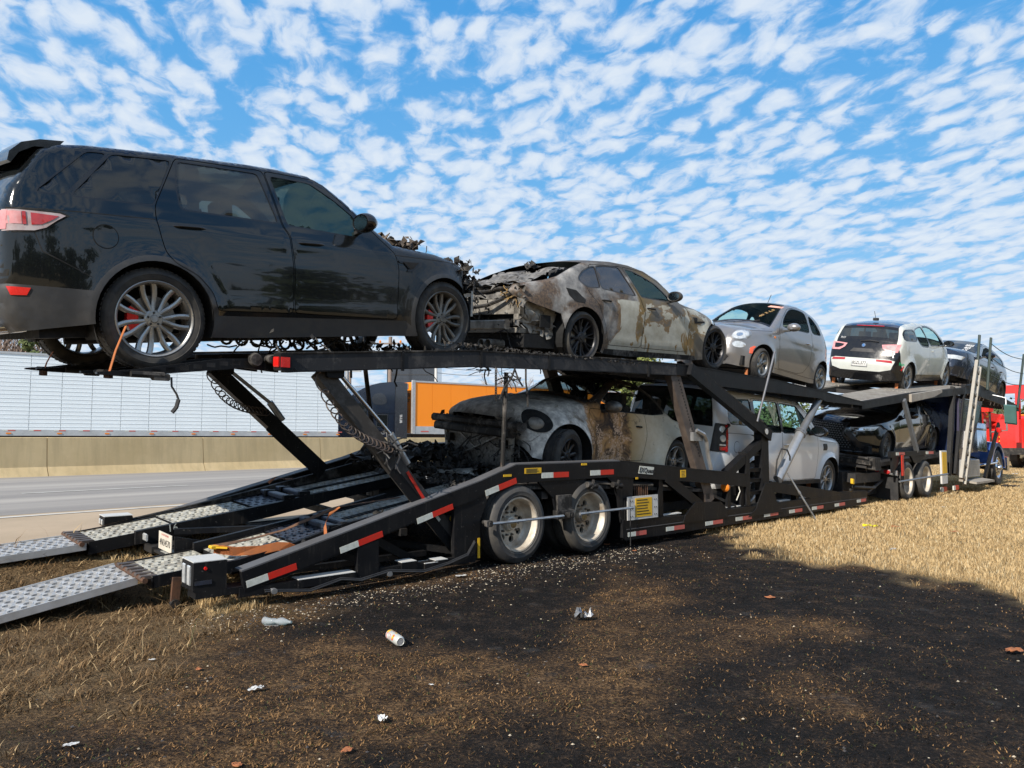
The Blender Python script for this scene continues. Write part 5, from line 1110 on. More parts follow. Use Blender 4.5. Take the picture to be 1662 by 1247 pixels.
def masks(X, Y):
    P = np.stack([X, Y], 1); d = segdist(P, BURN + BURN[:1]); sgn = np.where(inside(P, BURN), 1, -1) * d
    dist = np.hypot(X, Y)
    burn = np.clip((sgn + (fbm(X, Y, 2.2, 4, 3) - .5) * 1.3) / .28 + .5, 0, 1)
    ds = segdist(P, STRAW + STRAW[:1]); ss = np.where(inside(P, STRAW), 1, -1) * ds
    straw = np.clip((ss + (fbm(X, Y, 1.8, 5, 9) - .5) * 2.6) / 1.1 + .5, 0, 1)
    # how completely it burnt: brown towards the tail of the trailer and the near left, black to the right
    deep = np.clip((X + 1.6) / 3.2, 0, 1) * .62 + .20 + (fbm(X, Y, .9, 5, 17) - .5) * 2.6
    p = -X * cos(RTH) + Y * sin(RTH)
    a, b = X - OX, Y - OY; s_ = a * sin(TH) + b * cos(TH); w_ = -a * cos(TH) + b * sin(TH); un = np.clip((s_ + 2.6) / .8, 0, 1) * np.clip((5. - s_) / 1.5, 0, 1) * np.clip((w_ + .1) / .4, 0, 1) * np.clip((3.4 - w_) / .5, 0, 1)
    burn = np.maximum(burn, un); straw = straw * (1 - un); deep = deep + un * .5  # ground beneath the trailer also takes the darkest ground colours
    return burn, straw, np.clip(deep, 0, 1), p
def ground_material():
    t = NT('verge_soil_and_grass'); at = t.n('ShaderNodeVertexColor'); at.layer_name = 'col'
    sp = t.n('ShaderNodeSeparateColor'); t.l(at.outputs[0], sp.inputs[0]); B, S, Dp = sp.outputs[0], sp.outputs[1], sp.outputs[2]
    n1 = t.noise(4.5, 9, .74); n2 = t.noise(48, 5, .75); n3 = t.noise(1.2, 4); n4 = t.noise(120, 2, .6)
    dry = t.mix(t.ramp(n2, [(.3, 0), (.7, 1)]), (.30, .21, .105), (.50, .37, .20))
    dry = t.mix(t.ramp(n3, [(.4, 0), (.7, .4)]), dry, (.30, .26, .15))
    bn = t.ramp(t.math('ADD', t.math('MULTIPLY', n1, .40), t.math('MULTIPLY', n2, .60)), [(.40, (.010, .008, .007)), (.47, (.045, .027, .016)), (.53, (.135, .078, .036)), (.61, (.33, .20, .095))])
    bk = t.ramp(t.math('ADD', t.math('MULTIPLY', n1, .5), t.math('MULTIPLY', n2, .5)), [(.43, (.003, .003, .003)), (.51, (.013, .010, .009)), (.58, (.055, .036, .023)), (.65, (.18, .115, .065))])
    bc = t.mix(t.ramp(t.math('ADD', Dp, t.math('MULTIPLY', t.math('SUBTRACT', n1, .5), 1.2)), [(.35, 0), (.65, 1)]), bn, bk)
    bc = t.mix(t.ramp(t.noise(3.1, 5), [(.62, 0), (.70, .35)]), bc, (.10, .098, .098))
    st = t.mix(t.ramp(n2, [(.35, 0), (.65, 1)]), (.09, .058, .030), (.33, .22, .11))
    c = t.mix(B, dry, bc); c = t.mix(S, c, st)
    c = t.mix(t.ramp(n4, [(.68, 0), (.74, .5)]), c, (.33, .29, .22))
    t.set(col=c, rough=.95, spec=.2); t.bump(t.math('ADD', n2, t.math('MULTIPLY', n4, .5)), 1., .05); return t.m
def build_ground():
    ax = np.unique(np.concatenate([np.linspace(-1500, -60, 10), np.linspace(-60, -9, 30), np.arange(-9, 13, .13), np.linspace(13, 40, 70), np.linspace(40, 1500, 24)]))
    ay = np.unique(np.concatenate([np.linspace(-1500, -20, 10), np.linspace(-20, 1.5, 14), np.arange(1.5, 14, .13), np.linspace(14, 45, 90), np.linspace(45, 2000, 28)]))
    X, Y = np.meshgrid(ax, ay, indexing='ij'); x = X.ravel(); y = Y.ravel(); z = gz_np(x, y)
    burn, straw, deep, p = masks(x, y); n, m = len(ax), len(ay)
    idx = np.arange(n * m).reshape(n, m); q = np.stack([idx[:-1, :-1], idx[1:, :-1], idx[1:, 1:], idx[:-1, 1:]], -1).reshape(-1, 4)
    me = bpy.data.meshes.new('ground'); me.vertices.add(n * m); me.vertices.foreach_set('co', np.stack([x, y, z], 1).ravel())
    me.loops.add(len(q) * 4); me.loops.foreach_set('vertex_index', q.ravel()); me.polygons.add(len(q)); me.polygons.foreach_set('loop_start', np.arange(0, len(q) * 4, 4))
    me.polygons.foreach_set('use_smooth', [True] * len(q)); me.update(calc_edges=True)
    ca = me.color_attributes.new('col', 'FLOAT_COLOR', 'POINT'); ca.data.foreach_set('color', np.stack([burn, straw, deep, np.ones_like(burn)], 1).ravel())
    me.materials.append(ground_material()); o = bpy.data.objects.new('ground', me); C.objects.link(o); o['kind'] = 'structure'
def grass_material():
    t = NT('grass_blades'); at = t.n('ShaderNodeVertexColor'); at.layer_name = 'col'
    t.set(col=at.outputs[0], rough=.75, spec=.25)
    tl = t.n('ShaderNodeBsdfTranslucent'); t.l(at.outputs[0], tl.inputs[0]); mx = t.n('ShaderNodeMixShader'); mx.inputs[0].default_value = .25
    t.l(t.b.outputs[0], mx.inputs[1]); t.l(tl.outputs[0], mx.inputs[2]); t.l(mx.outputs[0], t.t.nodes['Material Output'].inputs[0]); return t.m
def build_grass():
    R = np.random.default_rng(3); N = 1150000
    Y = 2.1 + (R.random(N) ** 1.9) * 38; X = (R.random(N) * 2 - 1) * (Y * .74 + .8)
    burn, straw, deep, p = masks(X, Y)
    k = (p < 7.85); u = R.random(N)
    cl = fbm(X, Y, 5., 3, 31)
    dens = np.where(burn > .5, .45 + .45 * (1 - deep), 1.0); dens = np.where(straw > .5, .42, dens) * np.where((burn > .5) & (straw < .5), np.clip((cl - .30) * 4.2, .35, 1), np.clip((cl - .25) * 4, .4, 1))
    k &= u < dens; k &= ~((Y > 26) & (R.random(N) < .4))
    X, Y, burn, straw, deep, cl = [a[k] for a in (X, Y, burn, straw, deep, cl)]; n = len(X)
    h = np.where(burn > .5, R.uniform(.003, .014, n), R.uniform(.03, .070, n)); h = np.where((straw > .5), R.uniform(.008, .05, n) * (.2 + 1.7 * cl), h)
    h = np.where((straw > .4) & (R.random(n) < .012), R.uniform(.10, .22, n), h); edge = (burn > .15) & (burn < .85); h = np.where(edge, h * 1.1, h)
    lean = np.where(straw > .5, R.uniform(.6, 2.6, n), np.where(burn > .5, R.uniform(.8, 2.6, n), R.uniform(.15, .9, n))) * h
    wd = np.where(straw > .5, .0028, .0026) * R.uniform(.6, 1.4, n) * np.clip(Y / 5., 1, 4.5)
    a = R.uniform(0, 2 * pi, n); b = a + R.uniform(-.5, .5, n) + pi / 2
    z = gz_np(X, Y) - .004
    dx, dy = np.cos(a), np.sin(a); sx, sy = np.cos(b) * wd, np.sin(b) * wd
    v = np.zeros((n, 5, 3)); v[:, 0] = np.stack([X - sx, Y - sy, z], 1); v[:, 1] = np.stack([X + sx, Y + sy, z], 1)
    m1 = np.stack([X + dx * lean * .35, Y + dy * lean * .35, z + h * .62], 1); o = np.stack([sx, sy, 0 * sx], 1) * .8
    v[:, 2] = m1 - o; v[:, 3] = m1 + o; v[:, 4] = np.stack([X + dx * lean, Y + dy * lean, z + h], 1)
    base = (np.arange(n) * 5)[:, None]; q = (base + np.array([0, 1, 3, 0, 3, 2, 2, 3, 4])).reshape(-1, 3)
    me = bpy.data.meshes.new('dry_grass'); me.vertices.add(n * 5); me.vertices.foreach_set('co', v.ravel()); me.loops.add(len(q) * 3); me.loops.foreach_set('vertex_index', q.ravel())
    me.polygons.add(len(q)); me.polygons.foreach_set('loop_start', np.arange(0, len(q) * 3, 3)); me.update(calc_edges=True)
    t = R.random(n)[:, None]; t2 = R.random(n)[:, None]
    straw_c = np.array([.60, .445, .235]) * (1 - t) + np.array([.42, .29, .14]) * t; straw_c = np.where(t2 > .93, np.array([.62, .52, .33]), straw_c)
    burn_c = np.array([.008, .007, .006]) * (1 - t) + np.array([.055, .033, .018]) * t
    keep = (R.random(n) > (.22 + .74 * deep))[:, None]; burn_c = np.where(keep, np.array([.27, .152, .062]) * (.3 + 1.15 * t), burn_c)
    green = (R.random(n) < .06)[:, None] & (burn > .5)[:, None]; burn_c = np.where(green, np.array([.075, .085, .028]), burn_c)
    dark = np.array([.045, .028, .015]) * (1 - t) + np.array([.29, .18, .085]) * t; dark = np.where(t2 > .9, np.array([.50, .36, .19]), dark)
    c = straw_c * (1 - burn[:, None]) + burn_c * burn[:, None]; c = np.where((straw > .5)[:, None], dark, c)
    c = np.concatenate([c, np.ones((n, 1))], 1); c = np.repeat(c[:, None], 5, 1)
    ca = me.color_attributes.new('col', 'FLOAT_COLOR', 'POINT'); ca.data.foreach_set('color', c.ravel())
    me.materials.append(grass_material()); o = bpy.data.objects.new('dry_grass', me); C.objects.link(o); o['kind'] = 'stuff'
    tag(o, 'dry tan grass with scorched stubble covering the verge beside the truck', 'grass')
def pebbles():
    R = random.Random(4); mb = MB(); 
    for _ in range(3000):
        if R.random() < .72:
            s = R.uniform(-3.6, 2.2); w = R.gauss(-.22, .22) * (1 + .6 * (R.random() < .2)); P = T_truck @ Vector((s, w, 0)); x, y = P.x, P.y
        else:
            y = 2.2 + R.random() ** 1.6 * 9; x = R.uniform(-.7, .7) * y
        p = -x * cos(RTH) + y * sin(RTH)
        if p > 7.7: continue
        k = R.uniform(.003, .010) * (1 + .02 * y); z = float(gz_np(np.array([x]), np.array([y]))[0])
        vs = [(x + k * R.uniform(.6, 1.3) * a, y + k * R.uniform(.6, 1.3) * b, z + k * c_ * R.uniform(.4, .9)) for a, b, c_ in ((1, 0, .1), (0, 1, .1), (-1, 0, .1), (0, -1, .1), (0, 0, 1.1))]
        mb.cur = 0 if R.random() < .5 else 1; mb.add(vs, [(0, 1, 4), (1, 2, 4), (2, 3, 4), (3, 0, 4)])
    o = mb.build('gravel', ['pebble', 'cinder'], recalc=False, kind='stuff'); tag(o, 'pale gravel and cinders scattered around the trailer wheels', 'gravel')
M_['pebble'] = simple('pebble', (.44, .37, .27), .8, dirt=.6, scale=60); M_['cinder'] = simple('cinder', (.05, .045, .045), .9, dirt=.5, scale=60)
def concrete(name, col, dk, streak=True):
    t = NT(name); n = t.noise(.7, 7, .65); f = t.noise(14, 5, .6)
    c = t.mix(t.ramp(n, [(.35, 0), (.7, 1)]), col, dk)
    if streak: c = t.mix(t.ramp(t.noise(1.6, 6, .6, st=(3., 3., .12)), [(.45, 0), (.75, .55)]), c, tuple(a * .55 for a in col))
    c = t.mix(t.ramp(f, [(.62, 0), (.75, .25)]), c, tuple(a * 1.35 for a in col))
    t.set(col=c, rough=.85, spec=.3); t.bump(f, .3, .004); return t.m
def strip(name, t0, t1, p0, p1, z, mat, kind='structure', th=0):
    mb = MB(); n = 40
    vs = []; fs = []
    for i in range(n + 1):
        t = lerp(t0, t1, i / n); vs += [tuple(road_pt(t, p0, z)), tuple(road_pt(t, p1, z))]
    fs = [(2 * i, 2 * i + 2, 2 * i + 3, 2 * i + 1) for i in range(n)]
    mb.add(vs, fs); o = mb.build(name, mat); 
    if kind: o['kind'] = kind
    return o
def road_mat():
    t = NT('worn_concrete_road'); v = t.coord(); rot = t.n('ShaderNodeMapping'); rot.inputs['Rotation'].default_value = (0, 0, -(pi / 2 - RTH)); 
    # along/across coordinates
    rot.vector_type = 'TEXTURE'; rot.inputs['Rotation'].default_value = (0, 0, pi / 2 - RTH); t.l(v, rot.inputs[0])
    st = t.n('ShaderNodeMapping'); st.inputs['Scale'].default_value = (.05, 1.1, 1); t.l(rot.outputs[0], st.inputs[0])
    a = t.n('ShaderNodeTexNoise'); a.inputs['Scale'].default_value = 1.0; a.inputs['Detail'].default_value = 6; t.l(st.outputs[0], a.inputs['Vector'])
    f = t.noise(30, 5, .7); c = t.mix(t.ramp(a.outputs['Fac'], [(.35, 0), (.65, 1)]), (.36, .33, .29), (.205, .19, .175))
    c = t.mix(t.ramp(f, [(.4, 0), (.8, .5)]), c, (.30, .28, .25)); t.set(col=c, rough=.85, spec=.3); t.bump(f, .3, .004); return t.m
def build_setting():
    build_ground(); build_grass(); pebbles()
    M_['road'] = road_mat(); M_['shoulder'] = concrete('tan_shoulder_concrete', (.44, .34, .235), (.34, .265, .18), False)
    M_['wall'] = concrete('yellowed_barrier_concrete', (.68, .52, .29), (.56, .42, .22))
    strip('shoulder', -60, 400, 7.9, 10.9, .386, 'shoulder'); strip('road', -80, 500, 10.9, 21.6, .388, 'road'); strip('opposite_carriageway', -80, 500, 22.2, 46, .388, 'road')
    strip('edge_line', -60, 400, 10.55, 10.68, .392, 'white_line')
    for i in range(9):
        for p, o in ((14.9, 6.8), (19.6, 3.0)):
            t = -14 + o + i * 12.2
            if i < 6: strip('lane_dash', t, t + 3.0, p, p + .13, .394, 'white_line')
    # median barrier, one panel at a time, each tapering to the top with a recessed joint
    W = thing('concrete_barrier', 'tan concrete median barrier running behind the car hauler', 'wall')
    A = Vector((-12.37, 18.6, 0)); pan = None
    pf = [(-.30, .38), (.30, .38), (.17, .62), (.10, 1.355), (.085, 1.368), (-.085, 1.368), (-.10, 1.355), (-.17, .62)]
    mb = MB()
    prof = pf; L = 4.18; vs = [(x, y, z) for y in (0, L) for x, z in prof]; m = len(prof); fs = [(i, (i + 1) % m, m + (i + 1) % m, m + i) for i in range(m)] + [tuple(range(m)), tuple(range(m, 2 * m))]; mb.add(vs, fs)
    base = mb.build('wall_panel', 'wall', W)
    for k in range(-3, 22):
        o = base if k == -3 else base.copy()
        if k != -3: C.objects.link(o); o.parent = W
        o.location = A + RD * (1.14 + (k) * 4.2) + RN * .30; o.rotation_euler = (0, 0, -RTH)
    for k, (px, py, l, w_) in enumerate([(62, 797, .5, .2), (150, 778, .4, .12)]): pass
    mb = MB(); P = gp(470, 757, .38); mb.box((P[0] - .55, P[1], .41), (P[0] + .6, P[1] + .06, .62), .01); o = mb.build('rusty_plate', 'rusty'); tag(o, 'rusty brown steel plate lying at the foot of the barrier', 'metal plate')
M_['white_line'] = simple('worn_white_line', (.62, .60, .54), .7, dirt=.9, dcol=(.34, .31, .26), scale=3)

# ------------------------------------------------------------ trailer
def zs(s, w): return w * interp([(-3, .08), (0, .085), (4, .11), (10, .14), (12, .15)], s)   # the whole rig leans towards the verge
def perf(mb, s0, s1, w0, w1, z0, z1, pitch=.075, hr=.021, stagger=True, slot=1., th=.012, bump=.0):
    # perforated grip plate: every cell has a real hole, with a rolled lip
    n = max(1, int(round((s1 - s0) / pitch))); m = max(1, int(round((w1 - w0) / (pitch * .95)))); ps = (s1 - s0) / n; pw = (w1 - w0) / m
    for i in range(n):
        for j in range(m):
            cs = s0 + (i + .5) * ps; cw = w0 + (j + .5) * pw; off = (ps * .18 if (j % 2) else -ps * .18) if stagger else 0
            Z = lambda s: lerp(z0, z1, (s - s0) / (s1 - s0)); V8 = []; 
            for k in range(8):
                a = 2 * pi * k / 8 + pi / 8; r = hr
                s_, w_ = cs + off + r * slot * cos(a), cw + r * 1.15 * sin(a); V8.append((s_, w_))
            cor = [(cs - ps / 2, cw - pw / 2), (cs + ps / 2, cw - pw / 2), (cs + ps / 2, cw + pw / 2), (cs - ps / 2, cw + pw / 2)]
            vs = [(s_, w_, Z(s_)) for s_, w_ in cor] + [(s_, w_, Z(s_) + bump) for s_, w_ in V8] + [(s_, w_, Z(s_) - th - .02) for s_, w_ in V8]
            o = 4; q = [(2, 4 + 0, 4 + 1), (2, 4 + 1, 3), (3, 4 + 1, 4 + 2), (3, 4 + 2, 4 + 3), (3, 4 + 3, 4 + 4), (3, 4 + 4, 0), (0, 4 + 4, 4 + 5), (0, 4 + 5, 4 + 6), (0, 4 + 6, 1), (1, 4 + 6, 4 + 7), (1, 4 + 7, 4 + 0), (1, 4 + 0, 2)]
            q += [(4 + k, 4 + (k + 1) % 8, 12 + (k + 1) % 8, 12 + k) for k in range(8)]
            mb.add(vs, q)
def build_trailer():
    T = thing('car_hauler_trailer', 'black two-deck car hauler trailer, fire-damaged at the rear, with its ramps down', 'trailer'); T.matrix_world = T_truck
    def B(mb, name, mat, sm=0, parent=T, shear=True, kind=None, recalc=True):
        if shear: mb.v = [(a, b, c + zs(a, b)) for a, b, c in mb.v]
        return mb.build(name, mat, parent, smooth=sm, kind=kind, recalc=recalc)
    def poly(name, pts, w0, w1, mat='black_steel', parent=T, shear=True):
        mb = MB(); mb.prism(pts, w0, w1); return B(mb, name, mat, parent=parent, shear=shear)
    def flange(name, pts, w0, w1, mat='black_steel', t=.012):
        mb = MB()
        for a, b in zip(pts, pts[1:]): mb.bar((a[0], (w0 + w1) / 2, a[1] + t / 2), (b[0], (w0 + w1) / 2, b[1] + t / 2), abs(w1 - w0), t)
        return B(mb, name, mat)
    top = [(-3.09, .288), (-2.62, .40), (-.57, .896), (-.05, 1.052), (1.76, 1.054)]
    bot = [(1.70, .868), (-.02, .86), (-.53, .765), (-.67, .70), (-1.38, .553), (-2.62, .231), (-3.06, .135)]
    for w0, w1, dz in ((.0, .05, 0), (2.55, 2.60, -.02)):
        t2 = [(a, b + dz) for a, b in top]; b2 = [(a, b + dz) for a, b in bot]
        poly('side_rail', t2 + b2, w0, w1, 'burnt_steel' if dz else 'black_steel'); s = 1 if dz == 0 else -1
        flange('rail_flange', t2, w0 - (0 if s > 0 else .07), w1 + (.07 if s > 0 else 0), 'worn_edge')
    flange('rail_flange', [(-3.06, .132), (-2.62, .228), (-1.38, .55), (-.67, .697)], .0, .09)
    # main rail forward of the wheels
    mt = [(1.76, 1.054), (3.32, .915), (4.93, .784)]; mbm = [(4.93, .60), (3.31, .745), (1.70, .868)]
    for w0, w1 in ((.0, .05), (2.55, 2.60)): poly('side_rail', mt + mbm, w0 + .001, w1, 'black_steel')
    flange('rail_flange', mt, 0., .10)
    poly('wheel_plate', [(.30, .862), (1.12, .862), (.93, .66), (.86, .50), (.60, .50), (.56, .66)], .012, .045)
    poly('wheel_plate', [(1.52, .87), (2.05, .87), (2.02, .60), (1.90, .52), (1.86, .30), (1.78, .30), (1.74, .60), (1.66, .76)], .012, .05)
    poly('wheel_plate', [(-.90, .68), (-.50, .78), (-.46, .70), (-.56, .50), (-.56, .12), (-.86, .10), (-.90, .2)], .01, .06)
    mb = MB(); mb.box((.56, -.05, .44), (.84, .03, .53)); mb.box((.58, -.03, .53), (.82, .0, .70)); B(mb, 'suspension_hanger', 'burnt_steel')
    mb = MB(); mb.tube([(-.52, -.13, .487), (.56, -.13, .492)], .016, 8); mb.tube([(.84, -.13, .495), (1.84, -.13, .505)], .016, 8); B(mb, 'wheel_guard_bar', 'zinc', 40)
    for s_ in (-.55, .70): mb = MB(); mb.lathe([(0, -.15), (.022, -.15), (.03, -.12), (.022, -.03), (0, -.03)], 12, 'y', (s_, 0, .49)); mb.box((s_ - .05, -.14, .46), (s_ + .03, -.10, .52), .008); B(mb, 'bar_joint', 'burnt_steel')
    for s_, z_ in ((1.1, .80), (1.58, .78)):
        mb = MB(); mb.tube([(s_, -.02, z_), (s_ + .16, -.03, z_ - .02)], .035, 10); mb.tube([(s_ + .05, -.04, z_ - .05), (s_ + .10, -.04, z_ + .05)], .02, 8); B(mb, 'winch_shaft', 'burnt_steel', 40)
    # retro-reflective tape
    tapes = [(-.493, .774, -.047, .889), (.346, .928, .798, .927), (1.183, .929, 1.628, .930), (-1.369, .555, -.929, .669), (-2.202, .365, -1.76, .474), (-3.048, .187, -2.616, .280), (1.886, .150, 2.273, .150), (2.71, .150, 3.145, .150), (3.671, .148, 4.134, .150), (4.499, .150, 4.976, .150), (5.361, .148, 5.827, .150), (6.209, .146, 6.679, .148), (7.052, .146, 7.50, .148), (7.977, .146, 8.42, .148), (8.971, .160, 9.40, .165)]
    for i, (a, b, c_, d) in enumerate(tapes):
        m = (lerp(a, c_, .42), lerp(b, d, .42)); h = .027 if i > 2 else .030; lo = i >= 6; w = -.0115 if lo else -.002
        mb = MB(); mb.bar((a, w, b), (m[0], w, m[1]), .003, 2 * h); B(mb, 'reflective_tape', 'white_tape'); mb = MB(); mb.bar((m[0], w, m[1]), (c_, w, d), .003, 2 * h); B(mb, 'reflective_tape', 'pink_tape' if lo else 'red_tape')
    for a, b, c_, d in ((.08, .985, .26, .03), (1.02, 1.035, .10, .012), (-.24, .945, .12, .012), (2.07, .835, .05, .012), (3.08, .86, .13, .05)):
        mb = MB(); mb.box((a, -.004, b - d), (a + c_, .0, b + d)); o = B(mb, 'warning_sticker', 'yellow')
        if c_ > .2 or d > .04:
            for k in range(4): mb = MB(); mb.box((a + .02, -.0055, b + d * (.6 - k * .4) - .003), (a + c_ * random.uniform(.7, .9), -.0045, b + d * (.6 - k * .4) + .003)); B(mb, 'sticker_print', 'ink', parent=o)
    mb = MB(); mb.box((-.60, -.004, .13), (-.57, .0, .33)); B(mb, 'warning_sticker', 'yellow')
    # maker's name plate on the rail
    def letters(txt, size, s, w, z, mat, rotv=0., sh=0., bold=0., parent=T, name='lettering'):
        vs, fs = text_mesh(txt, size, bold, sh); mb = MB(); mb.add([(s + a * cos(rotv) - b * sin(rotv), w, z + a * sin(rotv) + b * cos(rotv)) for a, b in vs], fs); return B(mb, name, mat, parent=parent)
    mb = MB(); mb.prism([(2.13, .895), (2.44, .87), (2.47, .965), (2.16, .99)], -.004, -.001); B(mb, 'name_plate', 'white_tape'); letters('EXQuest', .085, 2.30, -.007, .925, 'ink', -.08, .2, .003)
    letters('16', .10, -2.99, 1.674, .352, 'white_tape', .12)
    # low rail between the wheels and the nose
    lt = [(1.80, .37), (2.6, .30), (7.9, .22), (9.48, .327)]; 
    poly('low_rail', [(1.80, .335), (3.2, .30), (9.47, .335), (9.49, .08), (1.85, .08), (1.78, .12)], -.008, .03)
    mb = MB(); mb.bar((1.86, -.011, .215), (9.46, -.011, .205), .004, .008); B(mb, 'rail_seam', 'worn_edge')
    poly('low_rail', [(1.80, .335), (9.47, .335), (9.49, .08), (1.85, .08)], 2.55, 2.60)
    for a, b in ((2.62, 3.15), (4.26, 4.55), (4.65, 4.88), (5.95, 6.35), (6.75, 7.0), (7.15, 7.5)): mb = MB(); mb.box((a, .035, .318), (b, .10, .328)); B(mb, 'rail_ledge', 'white')
    poly('gusset', [(3.10, .20), (3.16, .30), (3.42, .46), (4.09, .43), (4.27, .30), (4.27, .20)], -.018, .0)
    poly('gusset', [(4.86, .16), (5.10, .26), (5.42, .64), (5.62, .64), (5.78, .33), (5.95, .17)], -.020, .0)
    poly('right_rail', [(5.62, .66), (7.92, .405), (8.3, .36), (9.48, .335), (9.48, .10), (8.1, .10), (7.90, .215), (5.62, .50)], -.003, .05)
    mb = MB(); mb.box((1.84, .0, .08), (1.94, .30, .60)); B(mb, 'corner_post', 'black_steel')
    for s_ in (2.62, 4.35, 4.75, 6.55): mb = MB(); mb.box((s_, .03, .3), (s_ + .09, .12, .80 if s_ < 5 else .52)); B(mb, 'rail_post', 'black_steel')
    mb = MB(); mb.bar((2.75, .03, .83), (3.68, .03, .36), .06, .14); B(mb, 'brace', 'black_steel')
    # lift tower, rungs and crossed braces
    for a, b, z1 in ((4.86, 4.97, 1.12), (5.36, 5.58, 1.42)):
        for w in (0., 2.45): mb = MB(); mb.box((a, w, .32), (b, w + .13, z1)); B(mb, 'tower_post', 'black_steel')
    for z in (.47, .66, .82, 1.06): mb = MB(); mb.box((4.97, .03, z), (5.36, .12, z + .05)); mb.box((4.98, .02, z + .05), (5.35, .13, z + .056)); B(mb, 'rung', 'black_steel')
    mb = MB(); mb.bar((5.52, .06, 1.32), (4.35, .06, .80), .11, .12); B(mb, 'brace', 'black_steel')
    mb = MB(); mb.bar((3.34, .02, 2.30), (5.62, .02, 1.38), .12, .17); mb.bar((3.34, 2.54, 2.30), (5.62, 2.54, 1.38), .12, .17); mb.lathe([(0, 0), (.05, 0), (.05, -.02), (0, -.02)], 14, 'y', (5.42, -.04, 1.45)); B(mb, 'swing_arm', 'black_steel')
    mb = MB(); mb.lathe([(0, 0), (.045, 0), (.05, .01)], 16, 'y', (5.42, -.062, 1.45)); B(mb, 'pivot_pin', 'white')
    mb = MB()
    for k in range(46): t = k / 45; mb.box((lerp(3.75, 5.50, t), .0, lerp(2.235, 1.55, t)), (lerp(3.75, 5.50, t) + .02, .07, lerp(2.235, 1.55, t) + .03))
    B(mb, 'rack_teeth', 'burnt_steel')
    for w in (.10, 2.40):
        mb = MB(); mb.bar((3.06, w, 2.22), (3.92, w, .42), .10, .22); B(mb, 'mast', 'mast_steel')
        mb = MB()
        for k in range(26): t = .04 + k * .018 * 1.0; p = Vector((lerp(3.10, 3.95, t * 1.3), w - .056, lerp(2.22, .44, t * 1.3))); mb.lathe([(0, 0), (.011, 0), (.011, .02)], 8, 'y', p)
        B(mb, 'mast_holes', 'dark')
    mb = MB(); mb.tube([(3.50, .0, 1.45), (3.62, -.04, 1.40), (3.72, -.02, 1.30), (3.78, .0, 1.12), (3.86, .0, .9)], .03, 6); mb.box((3.42, .0, 1.30), (3.66, .16, 1.42)); B(mb, 'mast_latch', 'zinc')
    # cylinder and rods on the right
    o = MB(); o.tube([(6.06, .10, .66), (6.95, .10, 1.43)], .075, 18); cyl = B(o, 'lift_cylinder', 'cyl_silver', 40)
    o = MB(); o.tube([(6.95, .10, 1.43), (7.82, .10, 2.12)], .060, 18); B(o, 'cylinder_rod', 'cyl_grey', 40, parent=T)
    for t in (.98, 1.0): o = MB(); o.lathe([(.075, -.03), (.095, -.03), (.095, .03), (.075, .03)], 16, 'x'); M3 = Matrix.Translation((lerp(6.06, 6.95, t), .10, lerp(.66, 1.43, t) )) @ Matrix.Rotation(-atan2(.77, .89), 4, 'Y'); o.xf(M3); B(o, 'cylinder_collar', 'cyl_grey')
    o = MB(); pts = [(5.75, -.02, .75), (5.73, -.06, 1.0), (5.85, -.08, 1.18), (6.05, -.08, 1.16), (6.18, -.06, 1.05), (6.3, .0, .98)]; o.tube(pts, .014, 6); B(o, 'hydraulic_hose', 'plastic', 40)
    o = MB(); o.tube([(5.12, -.06, 1.60), (5.75, -.06, 2.74)], .017, 8); B(o, 'release_bar', 'bar_grey', 40)
    o = MB(); o.tube([(-.16, .10, 1.0), (-.10, .10, 2.04)], .024, 8); B(o, 'stake_pole', 'burnt_steel', 40)
    o = MB(); o.tube([(-1.20, 1.2, 2.2), (-1.02, 1.2, 1.0)], .025, 8); B(o, 'stake_pole', 'burnt_steel', 40)
    # data plate with its yellow notice
    o = MB(); o.box((1.87, -.02, .325), (2.52, -.012, .615)); pl = B(o, 'notice_plate', 'white'); o = MB(); o.box((2.03, -.024, .355), (2.385, -.020, .59)); yl = B(o, 'yellow_notice', 'yellow', parent=pl)
    for k in range(6): o = MB(); o.box((2.06, -.0265, .565 - k * .035 - .006), (2.06 + random.uniform(.22, .30), -.0245, .565 - k * .035 + .004)); B(o, 'notice_print', 'ink', parent=pl)
    for s_ in (1.93, 1.97, 2.44, 2.48):
        for z_ in (.37, .46, .56): o = MB(); o.lathe([(0, 0), (.007, 0), (.007, .006)], 8, 'y', (s_, -.026, z_)); B(o, 'rivet', 'plastic', parent=pl)
    for k in range(7): o = MB(); o.tube([(2.10 + k * .045, .04, .60), (2.10 + k * .045, .04, .74)], .009, 6); B(o, 'warning_rod', 'rusty')
    o = MB(); o.tube([(1.885, -.05, .60), (1.885, -.05, .02)], .006, 6); B(o, 'hanging_cable', 'plastic')
    # axle hardware
    o = MB()
    for s_ in (0, 1.18): o.tube([(s_, .35, .43), (s_, 2.25, .43)], .06, 10)
    o.box((-.5, .62, .42), (1.9, .72, .60)); o.box((-.5, 1.88, .42), (1.9, 1.98, .60)); o.box((1.9, .3, .30), (5.3, .42, .42)); o.box((1.9, 2.2, .30), (5.3, 2.32, .42)); B(o, 'chassis', 'dark_steel')
    # low floor and the lower runways
    fl = [(-.2, .83), (1.3, .775), (3.7, .62), (4.9, .27), (9.4, .20)]
    for w0, w1 in ((.06, .82), (1.72, 2.5)):
        for a, b in zip(fl, fl[1:]):
            o = MB(); o.bar((a[0], (w0 + w1) / 2, a[1] - .02), (b[0], (w0 + w1) / 2, b[1] - .02), w1 - w0, .04); B(o, 'lower_runway', 'burnt_steel' if a[0] < 3 else 'dark_steel')
    for s_, z in ((.4, .74), (2.2, .66), (3.8, .55), (5.4, .18), (7.2, .16), (9.2, .16)): o = MB(); o.box((s_, .05, z - .08), (s_ + .10, 2.55, z)); B(o, 'crossmember', 'dark_steel')
